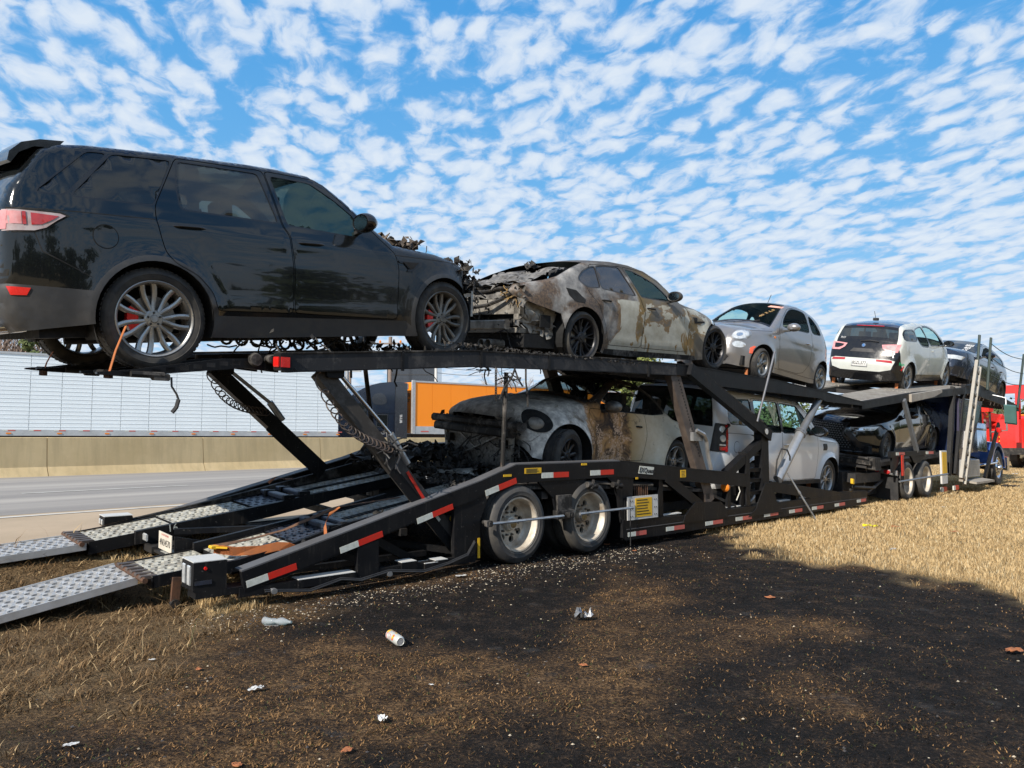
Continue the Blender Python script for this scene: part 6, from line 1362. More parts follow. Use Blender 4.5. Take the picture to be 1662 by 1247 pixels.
    o = MB(); o.box((3.0, .8, .25), (5.0, 1.8, .6)); o.tube([(4.2, .5, .40), (4.9, .5, .42)], .12, 14); o.box((5.0, .35, .34), (5.3, .6, .55)); o.box((6.5, .25, .30), (6.62, .35, .5)); B(o, 'hydraulic_tank', 'dark_steel')
    o = MB(); o.lathe([(0, 0), (.05, 0), (.07, .03), (.05, .10), (0, .12)], 14, 'x', (4.28, .05, .62)); B(o, 'amber_beacon', 'orange', 40)
    o = MB(); o.tube([(4.40 + .07 * cos(a), .03, .74 + .05 * sin(a)) for a in np.linspace(0, 2 * pi, 14)], .014, 6, False); o.tube([(4.6, .02, .72), (4.66, .0, .55), (4.55, .0, .42)], .008, 6); B(o, 'hook_ring', 'pale_plastic', 40)
    # ---- ramps and tail
    def plate(name, s0, s1, w0, w1, z0, z1, mat, pitch=.075, hr=.021, slot=1., edge='black_steel', eh=.10, stag=True, bump=.0):
        o = MB(); perf(o, s0, s1, w0 + .012, w1 - .012, z0, z1, pitch, hr, stag, slot, bump=bump); g = B(o, name, mat, recalc=False)
        o = MB()
        for w in (w0, w1 - .012): o.prism([(s0, z0 - eh), (s1, z1 - eh), (s1, z1 + .012), (s0, z0 + .012)], w, w + .012)
        o.prism([(s0, z0 - eh), (s0 + .01, z0 - eh), (s0 + .01, z0), (s0, z0)], w0, w1); B(o, 'ramp_edge', edge, parent=g, shear=False) if False else B(o, 'ramp_edge', edge)
        o = MB(); o.prism([(s0 + .01, z0 - eh * .9 - .012), (s1, z1 - eh * .9 - .012), (s1, z1 - eh * .9), (s0 + .01, z0 - eh * .9)], w0 + .012, w1 - .012); B(o, 'ramp_underside', 'dark')
        return g
    plate('ramp', -5.3, -3.66, .60, 1.17, -.09, .185, 'aluminium', .085, .024, 1.4, 'aluminium', .045, bump=.006)
    plate('grip_plate', -3.60, -3.05, .45, 1.05, .215, .265, 'tread_plate', .08, .025, 1., 'black_steel', .08)
    plate('grip_plate', -2.98, -2.42, .40, 1.0, .275, .37, 'tread_plate', .08, .025, 1.)
    plate('grip_plate', -2.40, -2.05, .40, 1.0, .385, .45, 'blue_steel', .075, .025)
    for a_, b_ in ((.36, .655), (.685, .98)): plate('grip_plate', -1.88, -.1, a_, b_, .475, .755, 'sooty_plate', .085, .024, 1.1)
    z0 = .10
    plate('ramp', -6.3, -3.72, 1.72, 2.22, .07, .255, 'aluminium', .085, .024, 1.4, 'aluminium', .045, bump=.006)
    plate('grip_plate', -3.70, -2.95, 1.72, 2.26, .265, .36, 'tread_plate', .082, .025)
    plate('grip_plate', -2.93, -2.15, 1.74, 2.30, .37, .465, 'tread_plate', .082, .025)
    plate('grip_plate', -2.12, -1.62, 1.74, 2.30, .48, .545, 'blue_steel', .08, .025)
    for a_, b_ in ((1.74, 2.015), (2.045, 2.32)): plate('grip_plate', -1.55, -.1, a_, b_, .555, .76, 'sooty_plate', .085, .024, 1.1)
    for a, b, w0, w1 in (((-3.66, .20), (-3.58, .24), .46, 1.06), ((-3.76, .265), (-3.68, .30), 1.72, 2.26)):   # hinge at the ramp heads
        o = MB(); o.tube([(a[0], w0 - .02, a[1]), (a[0], w1 + .02, a[1])], .022, 8); B(o, 'hinge_tube', 'rusty', 40)
        for k in range(6): w = lerp(w0, w1, (k + .5) / 6); o = MB(); o.box((a[0] - .02, w - .025, a[1] + .0), (b[0] + .03, w + .025, a[1] + .026), .005); B(o, 'hinge_knuckle', 'mast_steel')
    # outer beams of the two tail runways
    o = MB(); o.prism([(-3.32, .345), (-2.86, .405), (-1.9, .53), (-1.3, .62), (-1.3, .50), (-1.98, .385), (-2.87, .26), (-3.32, .225)], 1.68, 1.73); B(o, 'runway_beam', 'black_steel')
    o = MB(); o.prism([(-3.34, .275), (-2.95, .30), (-2.43, .395), (-1.93, .52), (-1.0, .66), (-1.0, .56), (-1.93, .38), (-2.43, .26), (-2.88, .21), (-3.34, .18)], .36, .40); B(o, 'runway_beam', 'black_steel')
    o = MB(); o.prism([(-3.05, .33), (-1.9, .50), (-1.0, .66), (-1.0, .58), (-1.9, .42), (-3.05, .24)], 1.02, 1.06); B(o, 'runway_beam', 'black_steel')
    o = MB(); o.prism([(-3.40, .30), (-2.1, .52), (-1.5, .64), (-.05, .94), (-.05, .80), (-1.5, .50), (-2.1, .40), (-3.40, .24)], 2.34, 2.39); B(o, 'runway_beam', 'burnt_steel')
    # folded flip-ramp hardware on the runways
    for s_, w_, z_ in ((-2.06, .40, .45), (-1.92, .40, .47), (-1.80, 1.74, .53), (-1.62, 1.74, .56)):
        o = MB(); o.box((s_, w_, z_), (s_ + .10, w_ + .56, z_ + .05), .01); B(o, 'hinge_block', 'blue_steel')
        for k in (0, .42): o = MB(); o.box((s_ - .02, w_ - .02 + k, z_ - .05), (s_ + .11, w_ + .02 + k, z_ + .06), .008); B(o, 'hinge_lug', 'black_steel')
        o = MB(); o.lathe([(0, -.015), (.014, -.015), (.018, 0), (0, 0)], 12, 'y', (s_ + .05, w_ - .02, z_ + .01)); B(o, 'hinge_pin', 'mast_steel', 40)
    r = random.Random(8)
    for c_ in ((-1.74, .34, .49), (-1.60, .34, .52), (-1.50, .46, .56)):
        o = MB(); o.lathe([(.0, -.04), (.022, -.04), (.034, -.03), (.022, -.02), (.022, .0), (.036, .02), (.022, .05), (0, .05)], 14, 'y', c_); o.box((c_[0] - .05, c_[1] - .02, c_[2] - .06), (c_[0] + .05, c_[1] + .04, c_[2] - .02)); o.tube([(c_[0] - .04, c_[1] - .05, c_[2] - .05), (c_[0] + .03, c_[1] - .05, c_[2] + .05)], .009, 6); B(o, 'ratchet', 'burnt_steel', 40)
    # straps
    def strap(pts, w, mat='strap', name='ratchet_strap'):
        vs = []; n = len(pts)
        for i, (p, s_) in enumerate(pts):
            p = Vector(p); d = Vector(s_).normalized() * w / 2; vs += [p - d, p + d]
        o = MB(); o.add(vs, [(2 * i, 2 * i + 2, 2 * i + 3, 2 * i + 1) for i in range(n - 1)]); o.add([v + Vector((0, 0, -.004)) for v in vs], [(2 * i, 2 * i + 1, 2 * i + 3, 2 * i + 2) for i in range(n - 1)]); return B(o, name, mat, 180)
    strap([((-3.08, .55, .37), (0, 0, 1)), ((-2.95, .42, .36), (0, 0, 1)), ((-2.75, .37, .36), (0, .2, 1)), ((-2.60, .355, .38), (0, .2, 1)), ((-2.50, .33, .37), (0, 0, .5)), ((-2.42, .32, .33), (0, 0, .25))], .07)
    strap([((-3.08, .55, .39), (0, 1, .4)), ((-2.7, .62, .41), (0, 1, 0)), ((-2.4, .62, .46), (0, 1, 0)), ((-2.1, .58, .57), (0, 1, .2)), ((-1.9, .56, .64), (0, 1, 0)), ((-1.5, .60, .66), (0, 1, 0)), ((-1.1, .64, .68), (0, 1, 0))], .05, 'strap_dirty')
    strap([((-1.90, .50, .65), (.4, 1, 0)), ((-2.05, .44, .60), (.4, .6, .4)), ((-2.14, .36, .52), (.4, .2, .5)), ((-2.16, .31, .43), (.3, 0, .5)), ((-2.15, .30, .36), (.1, 0, .1))], .055)
    strap([((-1.95, 1.82, .72), (0, 1, .4)), ((-1.85, 1.86, .77), (.3, 1, 0)), ((-1.72, 1.9, .74), (0, 1, 0)), ((-1.6, 1.95, .73), (0, 1, 0))], .05)
    o = MB(); o.box((-3.12, .50, .375), (-3.05, .56, .40), .006); o.bar((-3.1, .53, .39), (-3.0, .46, .385), .03, .012); B(o, 'strap_hook', 'yellow')
    # tail light boxes and number plate bracket
    for w, z in ((.02, 0), (2.28, -.01)):
        o = MB(); s0 = -3.46 if w < 1 else -3.41; 
        sc = 1. if w < 1 else .72; sc2 = .035 if w < 1 else 0; o.box((s0, w, (.17 if w < 1 else .30) + z), (s0 + .26, w + .22 * sc, .43 + z - (1 - sc) * .1 - sc2) , .012); bx = B(o, 'light_box', 'black_steel'); o = MB(); o.box((s0 - .003, w - .002, .43 + z - (1 - sc) * .1 - sc2), (s0 + .262, w + .22 * sc, .436 + z - (1 - sc) * .1 - sc2)); B(o, 'lit_box_top', 'white')  # thin white sheet paints the sunlit top face of each light box
        for k in (.045, .135): o = MB(); o.box((s0 - .012, w + k * sc, (.215 if w < 1 else .32) + z), (s0, w + k * sc + .05 * sc, .40 + z - (1 - sc) * .1 - sc2), .006); B(o, 'light_lens', 'lamp')
        if w < 1:
            o = MB(); o.lathe([(0, 0), (.012, 0), (.014, .01)], 10, 'y', (s0 + .09, w - .008, .345)); B(o, 'marker_light', 'red'); o = MB(); o.box((s0 + .01, w - .006, .225), (s0 + .14, w, .255)); B(o, 'box_strap', 'blue_steel')
            o = MB(); o.box((s0 + .02, w + .0, .12), (s0 + .55, w + .15, .17)); B(o, 'light_bracket', 'black_steel')
    def Bp(mb, *a, **k):
        mb.v = [(x + .20, y, z - .07) for x, y, z in mb.v]; return B(mb, *a, **k)
    o = MB(); o.box((-3.44, 1.50, .24), (-3.15, 1.72, .30)); o.box((-3.42, 1.2, .255), (-2.9, 1.66, .275)); Bp(o, 'plate_bracket', 'dark_steel'); o = MB(); o.box((-3.40, 1.16, .276), (-3.14, 1.40, .279)); Bp(o, 'bracket_top', 'tread_plate')
    o = MB(); o.box((-3.402, 1.14, .30), (-3.396, 1.44, .455)); npl = Bp(o, 'number_plate', 'plate_cream')
    vs, fs = text_mesh('4NU4570', .085); o = MB(); o.add([(-3.404, 1.29 - a * .72, .365 + b) for a, b in vs], fs); Bp(o, 'plate_number', 'ink', parent=npl); vs, fs = text_mesh('CALIFORNIA', .03); o = MB(); o.add([(-3.404, 1.29 - a, .435 + b * .8) for a, b in vs], fs); Bp(o, 'plate_state', 'red', parent=npl)
    o = MB(); o.prism([(-3.39, .28), (-3.0, .28), (-3.15, .40), (-3.39, .455)], 1.10, 1.112); Bp(o, 'plate_gusset', 'black_steel')
    o = MB(); o.box((-3.46, 1.60, .33), (-3.44, 1.68, .40), .01); Bp(o, 'clearance_lamp', 'lamp')
    # landing foot of the near ramp
    o = MB(); o.bar((-3.42, .44, .20), (-3.44, .42, .0), .03, .065); fo = B(o, 'support_foot', 'rusty'); o = MB(); o.lathe([(0, -.02), (.035, -.02), (.04, 0), (.035, .02), (0, .02)], 16, 'y', (-3.44, .42, .0)); B(o, 'foot_roller', 'dark_steel', 40)
    # lower tail frame
    o = MB(); o.bar((-3.1, .03, .125), (-.62, .03, .13), .05, .07); B(o, 'tail_frame', 'black_steel')
    o = MB(); o.box((-2.02, .0, .10), (-1.80, .05, .42)); B(o, 'tail_post', 'black_steel')
    for a, b, h in (((-2.45, .2, .42), (-1.6, .3, .10), .06), ((-1.75, .2, .40), (-1.2, .3, .12), .08), ((-1.6, .8, .30), (-.7, .3, .16), .06), ((-2.6, .35, .16), (-1.0, .35, .16), .05)): o = MB(); o.bar(a, b, .05, h); B(o, 'tail_brace', 'black_steel')
    for a, b, c_ in ((-1.55, -1.38, .19), (-1.28, -1.12, .15), (-2.6, -2.05, .165), (-1.15, -1.0, .165)): o = MB(); o.box((a, -.01, .10), (b, .10, c_)); B(o, 'tail_bracket', 'black_steel'); o = MB(); o.box((a, -.012, c_), (b, .10, c_ + .005)); B(o, 'bracket_top', 'white')  # white sheets on the black brackets paint in their sunlit tops
    o = MB(); pts = [(-2.9, -.03, .12), (-2.5, -.05, .06), (-2.2, -.04, .13), (-2.0, -.05, .09), (-1.7, -.03, .14), (-1.3, -.05, .08), (-1.0, -.04, .13), (-.75, -.03, .2), (-.65, -.02, .35)]
    pts = [(a, b * .4 - .01, c_ * .8 + .02) for a, b, c_ in pts]; o.tube(pts, .008, 6); o.tube([(a, b + .01, c_ + .012) for a, b, c_ in pts], .006, 6); B(o, 'wiring_loom', 'plastic', 40)
    for s_ in (-2.85, -1.72): o = MB(); o.box((s_, -.035, .09), (s_ + .05, -.0, .13), .01); B(o, 'tape_wrap', 'zinc')
    # cross frame under the tail, seen between the runways
    for s_, z in ((-2.9, .22), (-2.2, .30), (-1.3, .42), (-.7, .5)): o = MB(); o.box((s_, .35, z - .07), (s_ + .08, 2.4, z)); B(o, 'crossmember', 'dark_steel')
    o = MB(); o.bar((-3.0, 1.1, .25), (-1.2, 1.62, .40), .06, .06); o.bar((-3.0, 1.62, .33), (-1.6, 1.1, .36), .05, .05); B(o, 'tail_brace', 'black_steel')
    # burnt heap at the head of the runways
    r = random.Random(77); o = MB(); shards(o, (-.25, .5, .84), (.55, .40, .03), 300, .05, r); shards(o, (-.1, 1.6, .90), (.55, .75, .07), 460, .07, r); shards(o, (.3, 1.9, 1.0), (.35, .45, .10), 200, .10, r)
    crumple(o, (-.25, 1.75, .98), (.95, 1.0, 0), r, 18, 18, .16, fr=4); wires(o, (-.2, 1.2, .9), (.5, .9, .04), 8, .008, r, .25); B(o, 'burnt_debris', 'char', kind='stuff')
    o = MB(); crumple(o, (-.05, .95, .86), (.50, .34, 0), r, 12, 10, .06, fr=2); B(o, 'scorched_panel', 'bare_metal', kind='stuff')
    # ---- upper deck
    UA = [(-2.74, 2.04), (-.64, 2.231), (1.58, 2.315), (3.07, 2.345)]; UAb = [(3.07, 2.20), (1.58, 2.16), (-.64, 2.075), (-2.72, 1.895)]
    for w0, w1 in ((.03, .08), (2.50, 2.55)):
        poly('deck_rail', UA + UAb, w0, w1, 'deck_steel'); flange('rail_flange', UA, w0 - .01, w1 + .10 if w0 < 1 else w1, 'burnt_steel'); flange('rail_flange', [(a, b - .012) for a, b in reversed(UAb)], w0, w1 + .06, 'black_steel')
    UB = [(3.07, 2.345), (3.60, 2.336), (6.0, 2.273), (7.66, 2.169), (9.57, 2.036)]; UBb = [(9.5, 1.97), (7.88, 1.99), (7.6, 2.04), (4.02, 2.10), (3.6, 2.18), (3.07, 2.20)]
    for w0, w1 in ((.03, .08), (2.50, 2.55)):
        poly('deck_rail', UB + UBb, w0 - .004, w1 - .004, 'black_steel'); flange('rail_flange', UB, w0 - .01, w1 + .08)
    for a, b in ((-1.55, 2.1), (-.55, 2.19), (.5, 2.23), (2.4, 2.27)): 
        o = MB(); o.box((a, .02, b - .13), (a + .03, .035, b + .06)); B(o, 'rail_stiffener', 'black_steel')
    for s_ in np.arange(-2.4, 9.4, .82):
        z = interp(UA + UB[1:], s_) - .16; o = MB(); o.box((s_, .08, z), (s_ + .07, 2.5, z + .09)); B(o, 'deck_crossmember', 'burnt_steel' if s_ < 3 else 'dark_steel')
    for w0, w1 in ((.10, .72), (1.86, 2.48)):
        for a, b in zip(UA + UB[1:], (UA + UB[1:])[1:]):
            o = MB(); L = b[0] - a[0]; n = 7
            for k in range(n): w = lerp(w0, w1, (k + .5) / n); o.bar((a[0], w, a[1] - .035), (b[0], w, b[1] - .035), (w1 - w0) / n * .985, .05)
            B(o, 'deck_runway', 'burnt_steel' if a[0] < 2.5 else 'dark_steel')
    # flip tails that carry the rear wheels of the black suv
    for w0, w1 in ((.22, .66), (1.92, 2.36)):
        o = MB(); o.prism([(-4.12, 1.80), (-3.92, 1.825), (-3.18, 1.965), (-2.70, 2.00), (-2.70, 1.88), (-3.0, 1.90), (-3.75, 1.80), (-3.9, 1.775), (-4.12, 1.785)], w0, w0 + .05); o.prism([(-4.12, 1.80), (-3.92, 1.825), (-3.18, 1.965), (-2.70, 2.00), (-2.70, 1.88), (-3.0, 1.90), (-3.75, 1.80), (-3.9, 1.775), (-4.12, 1.785)], w1 - .05, w1); B(o, 'flip_tail', 'black_steel')
        o = MB()
        for k in range(12): s_ = -3.95 + k * .105; z = interp([(-4.12, 1.79), (-3.92, 1.815), (-3.18, 1.95), (-2.7, 1.985)], s_); o.box((s_, w0, z - .035), (s_ + .07, w1, z))
        B(o, 'tail_slat', 'dark_steel')
        o = MB(); o.box((-4.06, w0 + .08, 1.785), (-3.86, w0 + .30, 1.82), .01); o.tube([(-3.9, w0 - .03, 1.80), (-3.66, w0 - .03, 1.80)], .025, 8); o.box((-3.74, w0 - .05, 1.76), (-3.62, w0 + .02, 1.815), .01); B(o, 'tail_latch', 'burnt_steel')
    o = MB(); o.lathe([(0, -.03), (.05, -.03), (.06, 0), (.05, .03), (0, .03)], 14, 'y', (-2.93, .18, 1.975)); o.lathe([(0, -.04), (.035, -.04), (.035, .05), (0, .05)], 12, 'y', (-2.80, .17, 1.985)); B(o, 'hinge_pin', 'burnt_steel', 40)
    o = MB(); o.box((-2.80, -.01, 1.895), (-2.70, .12, 2.045), .012); B(o, 'rail_end_cap', 'black_steel'); o = MB(); o.box((-2.812, .01, 1.925), (-2.80, .10, 2.01), .008); o.box((-2.80, -.016, 1.925), (-2.72, -.011, 2.01)); B(o, 'marker_light', 'red')
    # burnt crust and rags on the deck edge
    r = random.Random(17); o = MB(); shards(o, (.6, .06, 2.29), (1.6, .06, .015), 260, .035, r); shards(o, (.4, 1.2, 2.28), (1.2, 1.0, .03), 260, .08, r); shards(o, (-1.6, 1.2, 2.22), (1.3, 1.0, .02), 160, .07, r)
    wires(o, (-.35, .10, 2.08), (.10, .05, .03), 7, .007, r, .2); wires(o, (1.5, .9, 2.16), (.9, .6, .03), 10, .008, r, .22); wires(o, (-1.9, 1.2, 2.18), (.8, .9, .10), 26, .010, r, .4); B(o, 'burnt_crust', 'char', kind='stuff')
    # arches of the underbody frame that show against the sky below the suv
    for k in range(6): s_ = -2.55 + k * .16; o = MB(); o.tube([(s_ + .06 * cos(a), 1.6, 2.22 + .07 * sin(a)) for a in np.linspace(0, 2 * pi, 13)], .014, 6, False); B(o, 'lash_ring', 'burnt_steel', 40)
    # chain and rag hanging below
    for k in range(13): o = MB(); a = (k % 2) * pi / 2; o.tube([(-.33 + .012 * cos(t) * cos(a), .02 + .012 * cos(t) * sin(a), 2.06 - k * .026 + .02 * sin(t)) for t in np.linspace(0, 2 * pi, 9)], .005, 5, False); B(o, 'chain_link', 'burnt_steel', 40)
    o = MB(); r = random.Random(2); o.tube([(-.05, .02, 2.08), (-.12, .0, 1.98), (-.22, .0, 1.88), (-.30, .0, 1.74)], .012, 6); wires(o, (-.14, .02, 1.99), (.06, .02, .05), 14, .006, r, .14); o.tube([(.12, .02, 2.1), (.10, .0, 1.95), (.14, .01, 1.80), (.13, .0, 1.68)], .011, 6); o.tube([(-.06, .02, 2.1), (-.02, .0, 1.98), (.05, .0, 1.90)], .01, 6); B(o, 'charred_hose', 'char', kind='stuff')
    # rear lift arms with their rods and coiled air hoses
    for w, (a, b), (c_, d) in ((.16, (-2.34, 1.93), (-.74, .25)), (2.30, (-2.38, 2.09), (-1.02, .95))):
        o = MB(); o.bar((a, w, b), (c_, w, d), .11, .15); arm = B(o, 'lift_arm', 'arm_steel' if w < 1 else 'black_steel', shear=False)
        o = MB(); o.bar((lerp(a, c_, .5) - .05, w - .058, lerp(b, d, .5) - .05), (c_ - .05, w - .058, d - .05), .006, .10); B(o, 'arm_channel', 'black_steel', shear=False)
        o = MB(); o.tube([(a + .20, w - .03, b - .03), (lerp(a, c_, .40) + .12, w - .03, lerp(b, d, .40) + .10)], .020, 10); B(o, 'cylinder_rod', 'chrome' if w < 1 else 'zinc', 40, shear=False)
        o = MB(); o.tube([(lerp(a, c_, .39) + .12, w - .03, lerp(b, d, .39) + .10), (lerp(a, c_, .54) + .08, w - .03, lerp(b, d, .54) + .07)], .038, 12); B(o, 'lift_cylinder', 'zinc', 40, shear=False)
        o = MB(); o.box((a + .02, w - .09, b - .06), (a + .20, w + .09, b + .06), .02); B(o, 'arm_pivot', 'black_steel', shear=False)
        o = MB(); n = 420; P0 = Vector((a - .10, w - .10, b + .0)); P1 = Vector((lerp(a, c_, .42), w - .11, lerp(b, d, .42) + .02)); pts = []
        nl = 16 if w < 1 else 15
        for k in range(n): t = k / (n - 1); tt = t ** .62; c0 = P0.lerp(P1, tt) + Vector((-.16, 0, -.20)) * sin(pi * tt) * .6; an = 2 * pi * nl * t; pts.append(c0 + Vector((cos(an), .6 * sin(an), sin(an) * .9)) * .046)
        o.tube(pts, .0065, 5); B(o, 'coiled_air_hose', 'hose_brown', 60, shear=False)
    o = MB(); o.bar((-1.42, .09, 1.02), (-1.18, .09, .70), .004, .03); B(o, 'reflective_tape', 'red_tape', shear=False); o = MB(); o.bar((-1.17, .09, .69), (-1.02, .09, .53), .004, .03); B(o, 'reflective_tape', 'white_tape', shear=False)
    o = MB(); wires(o, (-1.62, .06, 1.24), (.08, .03, .05), 16, .008, random.Random(6), .22); B(o, 'hose_tangle', 'plastic', kind='stuff')
    o = MB(); o.tube([(-.80, .13, .50), (-.68, .13, .36)], .035, 10); B(o, 'grease_fitting', 'zinc', 40); o = MB(); o.tube([(-.83, .13, .53), (-.80, .13, .50)], .036, 10); B(o, 'fitting_band', 'yellow')
    o = MB(); o.tube([(-3.60, .20, 1.79), (-3.60, .19, 1.72), (-3.56, .19, 1.66), (-3.54, .19, 1.61)], .008, 6); o.tube([(-3.545, .19, 1.62), (-3.56, .19, 1.56), (-3.59, .19, 1.52)], .016, 6); B(o, 'dangling_strap', 'plastic')
    # wheels
    for s_ in (0, 1.178): 
        for side in (0, 1):
            hauler_wheel(T, s_, 0. if side == 0 else 2.60, .42 + (.0 if side == 0 else .23), side)
    return T
def hauler_wheel(T, s, w, z, far, r=.415, steer=False, rim='alurim'):
    M0 = Matrix.Translation((s, w, z)) @ Matrix.Diagonal((1, -1 if far else 1, 1, 1)) @ Matrix.Diagonal((1, -1, 1, 1))
    # local: outer face y=0, going in to -y
    rr = .286 if r < .45 else .30
    def tyre(y0):
        mb = MB(); w_ = .245
        prof = [(rr - .01, y0 - w_ + .03), (rr + .01, y0 - w_), (r - .05, y0 - w_ - .006), (r - .012, y0 - w_ + .012), (r, y0 - w_ + .03), (r, y0 - w_ * .68), (r - .010, y0 - w_ * .67), (r - .010, y0 - w_ * .64), (r, y0 - w_ * .63), (r, y0 - w_ * .38), (r - .01, y0 - w_ * .37), (r - .01, y0 - w_ * .34), (r, y0 - w_ * .33), (r, y0 - .03), (r - .012, y0 - .012), (r - .05, y0 + .006), (rr + (r - rr) * .5, y0 + .012), (rr + .03, y0 + .004), (rr + .024, y0 + .006), (rr + .02, y0), (rr + .004, y0 - .008), (rr - .01, y0 - .02)]
        mb.lathe(prof, 64, 'y'); mb.v = [(a, b, max(c, -r + .012)) for a, b, c in mb.v]; mb.xf(M0); return mb
    mb = MB()
    if not steer:
        mb.lathe([(rr - .006, -.02), (rr + .006, -.010), (rr + .004, -.002), (rr - .012, -.004), (rr - .022, -.022), (rr - .030, -.05), (rr - .034, -.13), (rr - .050, -.155), (rr - .062, -.165)], 56, 'y'); zd = -.165; ro = rr - .062
    else:
        mb.lathe([(rr - .006, -.02), (rr + .006, -.010), (rr - .012, -.004), (rr - .03, -.03), (rr - .04, -.05), (rr - .07, -.02), (rr - .10, .01)], 56, 'y'); zd = .012; ro = rr - .10
    # disc with hand holes
    n = 10 if steer else 8; hr = .036 if not steer else .02; hc = ro - .052
    holes = [circle(hc * cos(2 * pi * k / n + .2), hc * sin(2 * pi * k / n + .2), hr, 14) for k in range(n)]; inner = circle(0, 0, .085, 24)
    P, F = cdt([circle(0, 0, ro, 48), inner] + holes, []); ce = np.array([P[list(f)].mean(0) for f in F]); ok = np.hypot(ce[:, 0], ce[:, 1]) > .084
    for h in holes: ok &= ~inside(ce, h)
    mb.add([(a, zd, b) for a, b in P], [f for f, k in zip(F, ok) if k])
    for h in holes: k0 = len(h); mb.add([(a, zd, b) for a, b in h] + [(a, zd - .03, b) for a, b in h], [(i, (i + 1) % k0, k0 + (i + 1) % k0, k0 + i) for i in range(k0)])
    mb.lathe([(.085, zd), (.085, zd + .02), (.075, zd + .05), (.065, zd + .055), (.055, zd + .075), (0, zd + .078)], 24, 'y')
    mb.xf(M0); ro_ = mb.build('wheel', rim, T, smooth=35)
    tyre(0).build('tyre', 'truck_tyre', ro_, smooth=35)
    if not steer: tyre(-.30).build('tyre', 'truck_tyre', ro_, smooth=35)
    mb = MB()
    for k in range(10): a = 2 * pi * k / 10; mb.lathe([(0, zd + .035), (.011, zd + .033), (.014, zd), (.014, zd - .005)], 6, 'y', (.125 * cos(a), 0, .125 * sin(a)))
    mb.xf(M0); mb.build('wheel_nuts', 'burnt_alloy', ro_, kind='stuff')
    mb = MB(); mb.lathe([(0, zd - .035), (ro, zd - .035)], 20, 'y'); mb.xf(M0); mb.build('brake_drum', 'dark', ro_)
    if not steer: mb = MB(); mb.lathe([(0, zd + .079), (.045, zd + .079), (.05, zd + .07)], 18, 'y'); mb.xf(M0); mb.build('hub_cap', 'ochre', ro_, smooth=40)
M_['worn_edge'] = steel_black('worn_black_edge', (.10, .10, .105), .45); M_['dark_steel'] = simple('dark_steel', (.014, .014, .015), .6, dirt=.5, dcol=(.05, .04, .03)); M_['deck_steel'] = steel_black('deck_steel', (.026, .027, .030), .5, .35)
M_['arm_steel'] = steel_black('grey_brown_scorched_arm', (.055, .050, .045), .5, .5); M_['mast_steel'] = simple('rust_brown_steel', (.055, .042, .036), .55, dirt=.9, dcol=(.13, .10, .08), scale=5); M_['cyl_silver'] = simple('silver_cylinder', (.42, .43, .44), .35, metal=.6, dirt=.5, scale=5); M_['cyl_grey'] = simple('grey_cylinder', (.20, .205, .21), .4, metal=.5, dirt=.6, scale=5)
M_['bar_grey'] = simple('grey_bar', (.17, .17, .18), .4, metal=.6); M_['pale_plastic'] = simple('pale_plastic', (.62, .60, .52), .5, dirt=.3); M_['strap_dirty'] = simple('dirty_strap', (.17, .085, .045), .85, dirt=.9, dcol=(.06, .04, .03), scale=12)
M_['plate_cream'] = simple('cream_plate', (.62, .57, .48), .5, dirt=.4); M_['hose_brown'] = simple('scorched_air_hose', (.055, .040, .032), .5, dirt=.6, dcol=(.15, .11, .08), scale=12)
